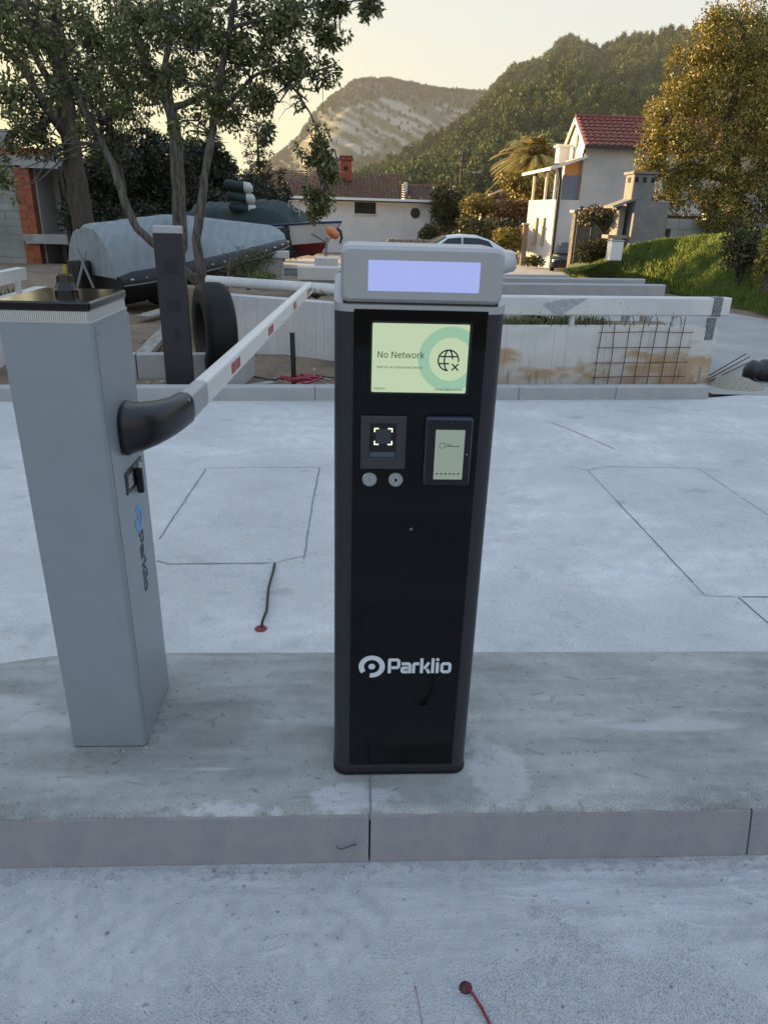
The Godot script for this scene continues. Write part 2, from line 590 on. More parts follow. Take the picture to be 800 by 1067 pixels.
func island_texture() -> Array:
	var w := 2048
	var h := 416
	var a := field(w, h, 61, 0.006, 5, Vector2(2, 1))
	var b := field(w, h, 62, 0.02, 4, Vector2(6, 1))
	var f := field(w, h, 63, 0.3, 2)
	var c := field(w, h, 64, 0.03, 4)
	var p := field(w, h, 65, 0.12, 2)
	var l := ridges(w, h, 66, 0.012, Vector2(2, 1))
	var out := PackedByteArray()
	out.resize(w * h * 3)
	var rel := PackedByteArray()
	rel.resize(w * h)
	for j in h:
		var z := lerpf(ISLAND_BACK, ISLAND_FRONT, (j + 0.5) / h)
		for i in w:
			var k := j * w + i
			var x := -2.0 + 4.0 * (i + 0.5) / w
			var va := a[k] / 255.0
			var vb := b[k] / 255.0
			var vf := f[k] / 255.0
			var vc := c[k] / 255.0
			# trowelled grey cement, damp darker smears, pale dry splashes
			var line := clampf((l[k] / 255.0 - 0.87) * 10.0, 0.0, 1.0) * clampf((vb + va - 0.9) * 4.0, 0.0, 1.0)
			var v := 0.30 + 0.14 * (va - 0.5) + 0.13 * (vb - 0.5) + 0.08 * (vf - 0.5) + 0.06 * (vc - 0.5) - 0.09 * line
			var damp := maxf(splat(x, z, -0.40, -1.72, 0.17, 0.17, va * 0.5 + vc * 0.5), 0.8 * splat(x, z, -0.62, -1.56, 0.42, 0.05, vb * 0.5 + vc * 0.5))
			damp = maxf(damp, 0.7 * splat(x, z, 0.75, -1.62, 0.35, 0.06, vb))
			damp = maxf(damp, 0.6 * splat(x, z, 1.25, -1.75, 0.30, 0.10, vb))
			v *= 1.0 - 0.30 * damp
			var pale := maxf(splat(x, z, -0.31, -1.385, 0.14, 0.022, vc), splat(x, z, 0.02, -1.42, 0.13, 0.06, vc * 0.6 + 0.2))
			pale = maxf(pale, 0.6 * splat(x, z, -0.35, -1.53, 0.13, 0.012, vb))
			pale = maxf(pale, 0.55 * splat(x, z, 0.42, -1.50, 0.10, 0.16, vc * 0.7 + 0.15))
			pale = maxf(pale, 0.5 * splat(x, z, 1.0, -1.70, 0.25, 0.05, vb))
			pale = maxf(pale, 0.5 * splat(x, z, -1.2, -1.80, 0.30, 0.15, va))
			v = lerpf(v, 0.50 + 0.08 * (vf - 0.5), pale * 0.8)
			var front := clampf((z + 1.46) / 0.10 + (vc - 0.5) * 1.6, 0.0, 1.0)    # rough sandy mortar along the kerb
			v += (0.18 * (vf - 0.5) + 0.08 * (vc - 0.5)) * front * (1.0 - pale)
			var pit := maxf(0.0, 0.2 - p[k] / 255.0) * 4.0
			v -= pit * 0.2
			out[k * 3] = to_srgb8(v * 1.0)
			out[k * 3 + 1] = to_srgb8(v * (1.015 - 0.02 * pale))
			out[k * 3 + 2] = to_srgb8(v * (0.965 + 0.06 * pale))
			rel[k] = clampi(int(128 + 90 * (vb - 0.5) + (40 + 90 * front) * (vf - 0.5) + 50 * (vc - 0.5) - 200 * pit - 70 * line), 0, 255)
	return [picture(w, h, out), picture(w, h, rel, true)]

func make_paving() -> void:
	var rng := RandomNumberGenerator.new()
	rng.seed = 5
	struct("road", slab([Vector2(-9, ISLAND_FRONT - 0.02), Vector2(9, ISLAND_FRONT - 0.02), Vector2(9, 6), Vector2(-9, 6)], 0.0, -0.2), M.road)
	# the far lane and the cuts of its induction loops
	struct("lane_pavement", slab([Vector2(-9, -2.09), Vector2(12, -2.09), Vector2(12, -6.2), Vector2(5.2, -7.35), Vector2(4.3, -6.86), Vector2(3.42, -6.55), Vector2(-1.2, -6.2), Vector2(-9, -5.5)], 0.0, -0.2), M.lane)
	var loops := Node3D.new()
	loops.name = "road_markings"
	loops.set_meta("kind", "structure")
	add_child(loops)
	for q in [
		[0, [Vector2(-0.947, -3.30), Vector2(-0.93, -3.8), Vector2(-0.91, -4.36)]],
		[1, [Vector2(-0.90, -4.385), Vector2(-0.5, -4.41), Vector2(-0.19, -4.42)]],
		[0, [Vector2(-0.184, -4.42), Vector2(-0.20, -3.8), Vector2(-0.207, -3.08)]],
		[1, [Vector2(-0.205, -3.12), Vector2(-0.349, -3.037)]],
		[0, [Vector2(-0.36, -3.037), Vector2(-0.836, -3.023), Vector2(-0.90, -3.06)]],
		[1, [Vector2(1.50, -4.50), Vector2(1.602, -4.42), Vector2(1.606, -3.9)]],
		[0, [Vector2(1.606, -3.88), Vector2(1.609, -2.85)]],
		[1, [Vector2(1.609, -2.84), Vector2(1.612, -2.73), Vector2(1.74, -2.724)]],
		[0, [Vector2(1.756, -2.724), Vector2(1.775, -2.48)]],
		[1, [Vector2(1.60, -4.42), Vector2(1.75, -4.50), Vector2(2.389, -4.49), Vector2(2.41, -4.0)]],
		[1, [Vector2(2.41, -3.95), Vector2(2.43, -3.67), Vector2(2.45, -2.8)]],
		[0, [Vector2(1.77, -2.724), Vector2(2.2, -2.72)]],
		[1, [Vector2(-1.75, -4.55), Vector2(-1.45, -4.4), Vector2(-1.4, -3.2)]]]:
		var st := tool()
		ribbon(st, q[1], 0.0065 if q[0] == 0 else 0.005, 0.003, rng)
		obj("loop_cut", st, M.joint_pale if q[0] else M.sealant, loops)
	var red := mat("faded pink spray paint", lin(0.44, 0.27, 0.28), 0.9)
	for line in [[Vector2(1.66, -5.6), Vector2(1.78, -5.35), Vector2(1.86, -5.15)], [Vector2(1.87, -5.1), Vector2(1.95, -4.9)]]:
		var st := tool()
		ribbon(st, line, 0.012, 0.0022, rng)
		obj("spray_mark", st, red, loops)
	# the island: kerb stones in front, trowelled cement behind them
	var kerb := Node3D.new()
	kerb.name = "kerb"
	kerb.set_meta("kind", "structure")
	add_child(kerb)
	for k in range(-8, 8):
		var st := tool()
		var x0 := 0.066 + k * 1.0035
		extrude(st, PackedVector2Array([Vector2(0.0, -0.1), Vector2(0.13, -0.1), Vector2(0.13, 0.134), Vector2(0.036, 0.134), Vector2(0.029, 0.126), Vector2(0.002, 0.004)]), 0.9985, Transform3D(Basis(Vector3.FORWARD, Vector3.UP, Vector3.RIGHT), Vector3(x0, 0, ISLAND_FRONT)), 0.0)
		obj("kerb_stone", st, M.kerb, kerb)
	var st := tool()
	var n := FastNoiseLite.new()
	n.seed = 9
	n.frequency = 9.0
	st.set_smooth_group(1)
	var tex := island_texture()
	M.island = StandardMaterial3D.new()
	M.island.resource_name = "trowelled cement"
	M.island.albedo_texture = tex[0]
	M.island.heightmap_enabled = true
	M.island.heightmap_texture = tex[1]
	M.island.heightmap_scale = 0.9
	M.island.roughness = 0.8
	var xs := 400
	var rows := [[ISLAND_BACK, 0.02], [ISLAND_BACK, 0.122], [ISLAND_BACK + 0.012, 0.132], [-2.045, 0.1402], [-1.9, 0.14], [-1.6, 0.14], [-1.44, 0.1405], [-1.40, 0.1415], [ISLAND_FRONT - 0.030, 0.139], [ISLAND_FRONT - 0.028, 0.131]]
	for i in xs:
		for r in rows.size() - 1:
			var q := []
			for c in [[i, r], [i + 1, r], [i + 1, r + 1], [i, r + 1]]:
				var x: float = -8.0 + 16.0 * c[0] / xs
				var z: float = rows[c[1]][0]
				var y: float = rows[c[1]][1]
				if x < -0.8 and c[1] < 6:
					z = minf(z + 0.5 * pow(x + 0.8, 2.0), -1.45 - 0.01 * (6 - c[1]))
				if c[1] >= 6:
					z += n.get_noise_2d(x * 2.0, c[1]) * 0.007 - 0.004
					y += n.get_noise_2d(x * 3.0, 50.0 + c[1]) * 0.003
				q.append(Vector3(x, y, z))
			for t in [[0, 2, 1], [0, 3, 2]]:
				for v in [t[0], t[2], t[1]]:
					var p: Vector3 = q[v]
					st.set_uv(Vector2((p.x + 2.0) / 4.0, (p.z - ISLAND_BACK) / (ISLAND_FRONT - ISLAND_BACK)))
					st.add_vertex(p)
	st.generate_normals()
	var isl := mesh_node("pavement", st.commit(), M.island)
	isl.set_meta("kind", "structure")
	var crack := tool()
	ribbon(crack, [Vector2(0.067, -1.50), Vector2(0.064, -1.345)], 0.004, 0.1432, rng)
	mesh_node("joint_line", done(crack), M.sealant, isl)
	var places := []
	var colours := []
	for k in 420:
		var x := rng.randf_range(-1.3, 1.6)
		var z := ISLAND_FRONT + 0.012 + 0.05 * pow(rng.randf(), 3.0)
		var y := 0.001
		var pick := rng.randf()
		if pick < 0.25:                                   # round the cabinet's foot
			x = -0.56 + rng.randf_range(-0.01, 0.04)
			z = rng.randf_range(-1.92, -1.61)
			y = 0.1415
		elif pick < 0.35:
			x = rng.randf_range(-0.78, -0.55)
			z = -1.612 + 0.02 * rng.randf()
			y = 0.1415
		elif pick < 0.5:
			z = rng.randf_range(-1.30, -0.85)
		var s := 0.0012 + 0.0045 * pow(rng.randf(), 3.0)
		places.append(Transform3D(Basis(Vector3.UP, rng.randf() * TAU) * Basis.from_scale(Vector3(s * 1.4, s, s)), Vector3(x, y, z)))
		var t := rng.randf_range(0.16, 0.5)
		colours.append(Color(t, t * 0.98, t * 0.94))
	M.stone = vertex_mat("loose stones")
	scatter("cement_crumbs", "cement crumbs along the near kerb and round the barrier cabinet's foot", "crumbs", rock_mesh(9), M.stone, places, colours)
	# cables that stick out of the concrete
	var cable := thing("loop_cable", "short black cable rising from a red-rimmed hole in the far lane", "cable", Vector3(-0.342, 0, -2.46))
	st = tool()
	tube(st, [Vector3(0, -0.01, 0), Vector3(0.004, 0.02, -0.03), Vector3(0.01, 0.012, -0.12), Vector3(0.0, 0.02, -0.3), Vector3(0.002, 0.008, -0.5), Vector3(0.0, 0.004, -0.57)], [0.006], 8)
	obj("cable", st, M.cable_black, cable)
	st = tool()
	lathe(st, [Vector2(0.026, 0.001), Vector2(0.020, 0.006), Vector2(0.012, 0.003), Vector2(0, 0.0015)], 14)
	obj("hole_rim", st, M.cable_red, cable)
	cable = thing("loop_cable", "dark red cable leaving a round hole in the near road", "cable", Vector3(0.265, 0, -1.012))
	st = tool()
	tube(st, [Vector3(0, -0.01, 0), Vector3(0.003, 0.008, 0.006), Vector3(0.012, 0.010, 0.02), Vector3(0.028, 0.006, 0.05), Vector3(0.045, 0.005, 0.10), Vector3(0.05, 0.005, 0.16)], [0.0032], 8)
	obj("cable", st, M.cable_red, cable)
	st = tool()
	lathe(st, [Vector2(0.0145, 0.0005), Vector2(0.0135, 0.004), Vector2(0.010, 0.0075), Vector2(0.005, 0.009), Vector2(0, 0.0092)], 18)
	obj("hole_rim", st, mat("dark red sealant", lin(0.055, 0.010, 0.013), 0.45), cable)
	st = tool()
	ribbon(st, [Vector2(0.155, -1.02), Vector2(0.158, -0.99), Vector2(0.162, -0.95), Vector2(0.165, -0.85)], 0.0022, 0.002, rng)
	var drip := obj("spray_mark", st, mat("thin red paint line", lin(0.28, 0.12, 0.14), 0.9), loops)
	drip.name = "spray_mark_002"
	st = tool()
	var sx := []
	for k in 9:
		var a := PI * (1.0 + k / 8.0)
		sx.append(Vector3(0.016 * cos(a) * 1.6, 0.008 * sin(a) + 0.004, 0.006 * sin(a * 2.0) + 0.005))
	tube(st, sx, [0.0012], 6)
	var w := tag(obj("wire_loop", st, M.cable_black), "tiny bent black wire against the near kerb face", "wire")
	w.position = pz(361, 880, ISLAND_FRONT - 0.010) + Vector3(0, 0, 0.001)

# ---------------------------------------------------------------- the two machines
func strokes(letter: String) -> Array:                  # [advance, polylines], cap height 1, stroke 0.2 wide
	match letter:
		"P": return [0.80, [[Vector2(0.1, 0), Vector2(0.1, 0.9), Vector2(0.60, 0.9), Vector2(0.68, 0.82), Vector2(0.68, 0.46), Vector2(0.60, 0.38), Vector2(0.225, 0.38)]]]
		"a": return [0.72, [[Vector2(0.06, 0.64), Vector2(0.5, 0.64), Vector2(0.58, 0.56), Vector2(0.58, 0.0)], [Vector2(0.46, 0.36), Vector2(0.16, 0.36), Vector2(0.1, 0.30), Vector2(0.1, 0.15), Vector2(0.16, 0.09), Vector2(0.46, 0.09)]]]
		"r": return [0.50, [[Vector2(0.1, 0), Vector2(0.1, 0.56), Vector2(0.18, 0.64), Vector2(0.44, 0.64)]]]
		"k": return [0.70, [[Vector2(0.1, 0), Vector2(0.1, 1.0)], [Vector2(0.225, 0.37), Vector2(0.32, 0.37), Vector2(0.55, 0.72)], [Vector2(0.43, 0.27), Vector2(0.60, 0.0)]]]
		"l": return [0.29, [[Vector2(0.1, 0), Vector2(0.1, 1.0)]]]
		"i": return [0.29, [[Vector2(0.1, 0), Vector2(0.1, 0.72)], [Vector2(0.1, 0.82), Vector2(0.1, 1.0)]]]
	return [0.74, [[Vector2(0.34, 0.09), Vector2(0.18, 0.09), Vector2(0.1, 0.17), Vector2(0.1, 0.56), Vector2(0.18, 0.64), Vector2(0.52, 0.64), Vector2(0.60, 0.56), Vector2(0.60, 0.17), Vector2(0.52, 0.09), Vector2(0.345, 0.09)]]]

func stroke_poly(st: SurfaceTool, line: Array, w: float, xf: Transform3D, depth := 0.0006) -> void:
	for p in Geometry2D.offset_polyline(PackedVector2Array(line), w / 2, Geometry2D.JOIN_ROUND, Geometry2D.END_BUTT):
		var q: PackedVector2Array = p
		if Geometry2D.is_polygon_clockwise(q):
			q.reverse()
		extrude(st, q, depth, xf)

func wordmark(parent: Node, xf: Transform3D, width: float, height: float, m: Material) -> void:
	var total := 0.0
	for ch in "Parklio":
		total += strokes(ch)[0]
	var at := 0.0
	for ch in "Parklio":
		var s := strokes(ch)
		var st := tool()
		for line in s[1]:
			var big := []
			for p in line:
				big.append(p * 100.0)                      # the polygon clipper wants large numbers
			stroke_poly(st, big, 19.0, xf * Transform3D(Basis.from_scale(Vector3(width / total / 100.0, height / 100.0, 1)), Vector3(at * width / total, 0, 0)))
		obj("letter", st, m, parent)
		at += s[0]

func ring_mark(parent: Node, xf: Transform3D, r: float, m: Material) -> void:
	var st := tool()
	ring_flat(st, r * 0.60, r, deg_to_rad(-100), deg_to_rad(218), xf)
	ring_flat(st, 0.0, r * 0.26, 0, TAU, xf, 0.0006, 20)
	obj("emblem", st, m, parent)

const PLAN := Basis(Vector3.RIGHT, Vector3.FORWARD, Vector3.UP)      # (x, y, z) of an outline becomes (x, height, -y)

func make_terminal() -> void:
	var t := thing("payment_terminal", "black glass parking payment terminal with lit blue head standing on the cement island", "parking terminal", Vector3(0.148, 0.14, -1.502))
	var st := tool()
	extrude(st, rect(0.357, 0.22, 0.036, 8, 0, 0.11), 1.222 - 0.022, Transform3D(PLAN, Vector3(0, 0.022, 0)))
	obj("body", st, M.dark_metal, t)
	st = tool()
	extrude(st, rect(0.361, 0.224, 0.037, 8, 0, 0.11), 0.024, Transform3D(PLAN, Vector3(0, -0.002, 0)), 0.006)
	obj("base_gasket", st, M.rubber, t)
	# aluminium shoulder, its top rising to the back
	st = tool()
	var pl := rect(0.359, 0.222, 0.037, 8, 0, 0.11)
	var lid := PackedVector3Array()
	for p in pl:
		lid.append(Vector3(p.x, 1.236 + 0.048 * clampf(p.y / 0.22, 0.0, 1.0), -p.y))
	for i in pl.size():
		var j := (i + 1) % pl.size()
		st.set_smooth_group(-1)
		quad(st, Vector3(pl[i].x, 1.222, -pl[i].y), Vector3(pl[j].x, 1.222, -pl[j].y), lid[j], lid[i])
		tri(st, Vector3(0, 1.26, -0.11), lid[i], lid[j])
	obj("shoulder", st, M.aluminium, t)
	st = tool()
	extrude(st, rect(0.330, 0.108, 0.016, 6, 0, 1.2955), 0.216, Transform3D(Basis.IDENTITY, Vector3(0, 0, -0.213)), 0.007)
	var head := obj("head", st, M.aluminium, t)
	st = tool()
	extrude(st, rect(0.320, 0.012, 0.0, 1, 0, 1.2395), 0.20, Transform3D(Basis.IDENTITY, Vector3(0, 0, -0.206)))
	obj("shadow_gap", st, M.black, t)
	st = tool()
	extrude(st, rect(0.226, 0.059, 0.002, 3, 0.003, 1.2935), 0.003, Transform3D(Basis.IDENTITY, Vector3(0, 0, 0.0008)), 0.0008)
	mesh_node("light_panel", done(st), glow("lavender lamp panel", lin(0.35, 0.42, 0.82), 0.27), head)
	st = tool()
	extrude(st, rect(0.2775, 1.19, 0.002, 3, 0.001, 0.633), 0.004, Transform3D(Basis.IDENTITY, Vector3(0, 0, -0.001)), 0.001)
	obj("glass_front", st, M.glass_black, t)
	# main screen
	st = tool()
	extrude(st, rect(0.212, 0.152, 0.004, 4, 0.003, 1.129), 0.0012, Transform3D(Basis.IDENTITY, Vector3(0, 0, 0.0025)))
	obj("screen_bezel", st, mat("dark screen surround", lin(0.012, 0.018, 0.017), 0.2), t)
	st = tool()
	var scr := rect(0.202, 0.144, 0.003, 4, 0.002, 1.129)
	extrude(st, scr, 0.0012, Transform3D(Basis.IDENTITY, Vector3(0, 0, 0.0033)))
	var screen := obj("screen", st, glow("pale green screen", lin(0.52, 0.64, 0.42), 0.255), t)
	var big := PackedVector2Array()
	for p in scr:
		big.append(p * 1000.0)
	var arc := PackedVector2Array()
	var c := Vector2(66, 1129)
	for k in 61:
		var a := deg_to_rad(-179.0 + k * 358.0 / 60.0)
		arc.append(c + Vector2(-cos(a), -sin(a)) * 68.0)
	for k in 61:
		var a := deg_to_rad(179.0 - k * 358.0 / 60.0)
		arc.append(c + Vector2(-cos(a), -sin(a)) * 45.0)
	st = tool()
	for p in Geometry2D.intersect_polygons(arc, big):
		var q: PackedVector2Array = p
		if Geometry2D.is_polygon_clockwise(q):
			q.reverse()
		extrude(st, q, 0.0004, Transform3D(Basis.from_scale(Vector3(0.001, 0.001, 1)), Vector3(0, 0, 0.0045)))
	obj("screen_arc", st, glow("teal screen arc", lin(0.30, 0.52, 0.36), 0.255), screen)
	st = tool()
	var ic := Vector2(62, 1127)
	var gx := Transform3D(Basis.from_scale(Vector3(0.001, 0.001, 1)), Vector3(0, 0, 0.0050))
	var ring := []
	for k in 31:
		var a := deg_to_rad(-8.0 + k * 278.0 / 30.0)
		ring.append(ic + Vector2(cos(a), sin(a)) * 21.5)
	var mer := []
	for k in 23:
		var a := deg_to_rad(8.0 + k * 262.0 / 22.0)
		mer.append(ic + Vector2(cos(a) * 8.5, sin(a) * 21.5))
	var z := 0.0
	for line in [ring, mer, [ic + Vector2(-18, 8), ic + Vector2(18, 8)], [ic + Vector2(-19, -7), ic + Vector2(2, -7)], [ic + Vector2(8, -7), ic + Vector2(22, -21)], [ic + Vector2(22, -7), ic + Vector2(8, -21)]]:
		stroke_poly(st, line, 3.0, gx * Transform3D(Basis.IDENTITY, Vector3(0, 0, z)), 0.0003)
		z += 0.0001
	obj("globe_icon", st, M.black, screen)
	var tx := func(x: float, y: float) -> Transform3D: return Transform3D(Basis.IDENTITY, Vector3(x, y, 0.0050))
	text("lettering", "No Network", 0.0185, M.black, screen, tx.call(-0.089, 1.1255))
	text("lettering", "Wait for an authorized person", 0.0072, M.print_dark, screen, tx.call(-0.089, 1.1065))
	text("lettering", "Options", 0.0068, M.print_dark, screen, tx.call(-0.094, 1.061))
	text("lettering", "30 Mar 2025 18:34:36", 0.0062, M.print_dark, screen, tx.call(0.036, 1.061))
	# code scanner
	st = tool()
	for q in [[0.0995, 0.016, -0.0705, 0.9975], [0.0995, 0.026, -0.0705, 0.898], [0.0195, 0.0795, -0.1105, 0.95], [0.0225, 0.0795, -0.032, 0.95]]:
		extrude(st, rect(q[0], q[1], 0.0, 1, q[2], q[3]), 0.009, Transform3D(Basis.IDENTITY, Vector3(0, 0, 0.003)), 0.0015)
	var sc := obj("scanner", st, M.grey_plastic, t)
	st = tool()
	extrude(st, rect(0.060, 0.064, 0.0, 1, -0.0715, 0.957), 0.003, Transform3D(Basis.IDENTITY, Vector3(0, 0, 0.0031)), 0.0008)
	mesh_node("scanner_window", done(st), M.black_gloss, sc)
	st = tool()
	box(st, Vector3(-0.0715, 0.917, 0.0045), Vector3(0.058, 0.014, 0.004), 0.001, Basis(Vector3.RIGHT, -0.5))
	mesh_node("scanner_shelf", done(st), mat("blue grey plastic", lin(0.03, 0.045, 0.075), 0.4), sc)
	st = tool()
	extrude(st, rect(0.034, 0.034, 0.0, 1, -0.071, 0.959), 0.0008, Transform3D(Basis.IDENTITY, Vector3(0, 0, 0.0063)))
	mesh_node("scanner_lens", done(st), mat("smoky scanner window", lin(0.04, 0.045, 0.055), 0.2), sc)
	var lit := glow("lit corner brackets", lin(0.9, 0.85, 0.55), 0.42)
	for sx in [-1, 1]:
		for sy in [-1, 1]:
			st = tool()
			stroke_poly(st, [Vector2(19 * sx, 10 * sy), Vector2(19 * sx, 18 * sy), Vector2(10 * sx, 18 * sy)], 2.6, Transform3D(Basis.from_scale(Vector3(0.001, 0.001, 1)), Vector3(-0.071, 0.959, 0.0072)), 0.0005)
			mesh_node("corner_light", done(st), lit, sc)
	# push buttons
	for k in 2:
		st = tool()
		var xf := Transform3D(Basis(Vector3.RIGHT, PI / 2), Vector3([-0.099, -0.040][k], 0.858, 0.003))
		lathe(st, [Vector2(0.0165, 0), Vector2(0.0165, 0.003), Vector2(0.0150, 0.0048), Vector2(0.0125, 0.0050), Vector2(0.0120, 0.0036), Vector2(0.0108, 0.0036), Vector2(0.0100, 0.0052), Vector2(0, 0.0056)], 32, xf, false)
		var b := obj("push_button", st, M.steel, t)
		st = tool()
		if k == 0:
			for dx in [-2.2, 2.2]:
				stroke_poly(st, [Vector2(dx - 0.8, -4), Vector2(dx + 0.8, 4)], 1.1, Transform3D(Basis.from_scale(Vector3(0.001, 0.001, 1)), Vector3(-0.099, 0.858, 0.0087)), 0.0003)
		else:
			stroke_poly(st, [Vector2(-2.5, -3.5), Vector2(-2.5, 4), Vector2(2.5, 3), Vector2(2.5, -3), Vector2(-2, -3.5)], 1.2, Transform3D(Basis.from_scale(Vector3(0.001, 0.001, 1)), Vector3(-0.040, 0.858, 0.0087)), 0.0003)
		mesh_node("engraving", done(st), M.grey_plastic, b)
	# card reader
	st = tool()
	extrude(st, rect(0.103, 0.155, 0.006, 5, 0.0715, 0.929), 0.020, Transform3D(Basis.IDENTITY, Vector3(0, 0, 0.002)), 0.003)
	var rd := obj("card_reader", st, mat("navy reader case", lin(0.025, 0.033, 0.055), 0.35), t)
	st = tool()
	extrude(st, rect(0.095, 0.146, 0.004, 4, 0.0715, 0.928), 0.0012, Transform3D(Basis.IDENTITY, Vector3(0, 0, 0.0215)))
	mesh_node("reader_glass", done(st), M.black_gloss, rd)
	st = tool()
	extrude(st, rect(0.064, 0.114, 0.001, 2, 0.074, 0.9235), 0.0008, Transform3D(Basis.IDENTITY, Vector3(0, 0, 0.0224)))
	var rs := mesh_node("reader_display", done(st), glow("dim grey green display", lin(0.24, 0.31, 0.26), 0.25), rd)
	rs.get_parent()
	st = tool()
	stroke_poly(st, [Vector2(-22, 27), Vector2(-22, 16), Vector2(-11, 16), Vector2(-11, 27), Vector2(-21.4, 27)], 1.0, Transform3D(Basis.from_scale(Vector3(0.001, 0.001, 1)), Vector3(0.074, 0.9235, 0.0234)), 0.0002)
	for ln in [[-8, 4, 23.5], [-8, 22, 20.0]]:
		stroke_poly(st, [Vector2(ln[0], ln[2]), Vector2(ln[1], ln[2])], 1.6, Transform3D(Basis.from_scale(Vector3(0.001, 0.001, 1)), Vector3(0.074, 0.9235, 0.0234)), 0.0002)
	mesh_node("display_print", done(st), M.print_dark, rd).set_meta("kind", "stuff")
	st = tool()
	for k in 6:
		stroke_poly(st, [Vector2(-27 + k * 9.5, -44), Vector2(-22 + k * 9.5, -44)], 3.0, Transform3D(Basis.from_scale(Vector3(0.001, 0.001, 1)), Vector3(0.074, 0.9235, 0.0234)), 0.0002)
	mesh_node("display_icons", done(st), M.print_dark, rd).set_meta("kind", "stuff")
	for k in 3:
		st = tool()
		lathe(st, [Vector2(0.0016, 0), Vector2(0.0014, 0.0006), Vector2(0, 0.0008)], 10, Transform3D(Basis(Vector3.RIGHT, PI / 2), [Vector3(0.1135, 0.925, 0.0227), Vector3(0.071, 0.8575, 0.0227), Vector3(0.075, 0.9965, 0.0227)][k]))
		mesh_node("sensor", done(st), M.steel if k == 0 else M.grey_plastic, rd)
	st = tool()
	lathe(st, [Vector2(0.0042, 0), Vector2(0.004, 0.0012), Vector2(0.0028, 0.0022), Vector2(0, 0.003)], 16, Transform3D(Basis(Vector3.RIGHT, PI / 2), Vector3(0.0, 0.735, 0.003)))
	obj("camera_lens", st, mat("dark lens", lin(0.15, 0.15, 0.16), 0.08, 0.6), t)
	var wm := Node3D.new()
	wm.name = "wordmark"
	t.add_child(wm)
	ring_mark(wm, Transform3D(Basis.IDENTITY, Vector3(-0.0835, 0.3550, 0.0034)), 0.0330, M.print_white)
	wordmark(wm, Transform3D(Basis.IDENTITY, Vector3(-0.043, 0.3345, 0.0034)), 0.163, 0.0445, M.print_white)

func sweep(st: SurfaceTool, stations: Array, seg := 28, power := 2.0) -> void:
	# stations: [centre, forward, up, half width, half height]
	var rings := []
	for s in stations:
		var f: Vector3 = s[1].normalized()
		var x: Vector3 = s[2].cross(f).normalized()
		var u := f.cross(x)
		var ring := []
		for k in seg:
			var a := TAU * k / seg
			var ca := signf(cos(a)) * pow(absf(cos(a)), 2.0 / power)
			var sa := signf(sin(a)) * pow(absf(sin(a)), 2.0 / power)
			ring.append(s[0] + x * ca * s[3] + u * sa * s[4])
		rings.append(ring)
	st.set_smooth_group(1)
	for i in rings.size() - 1:
		for k in seg:
			var j := (k + 1) % seg
			quad(st, rings[i][k], rings[i][j], rings[i + 1][j], rings[i + 1][k])
	st.set_smooth_group(-1)
	for k in range(1, seg - 1):
		tri(st, rings[0][0], rings[0][k + 1], rings[0][k])
		tri(st, rings[-1][0], rings[-1][k], rings[-1][k + 1])

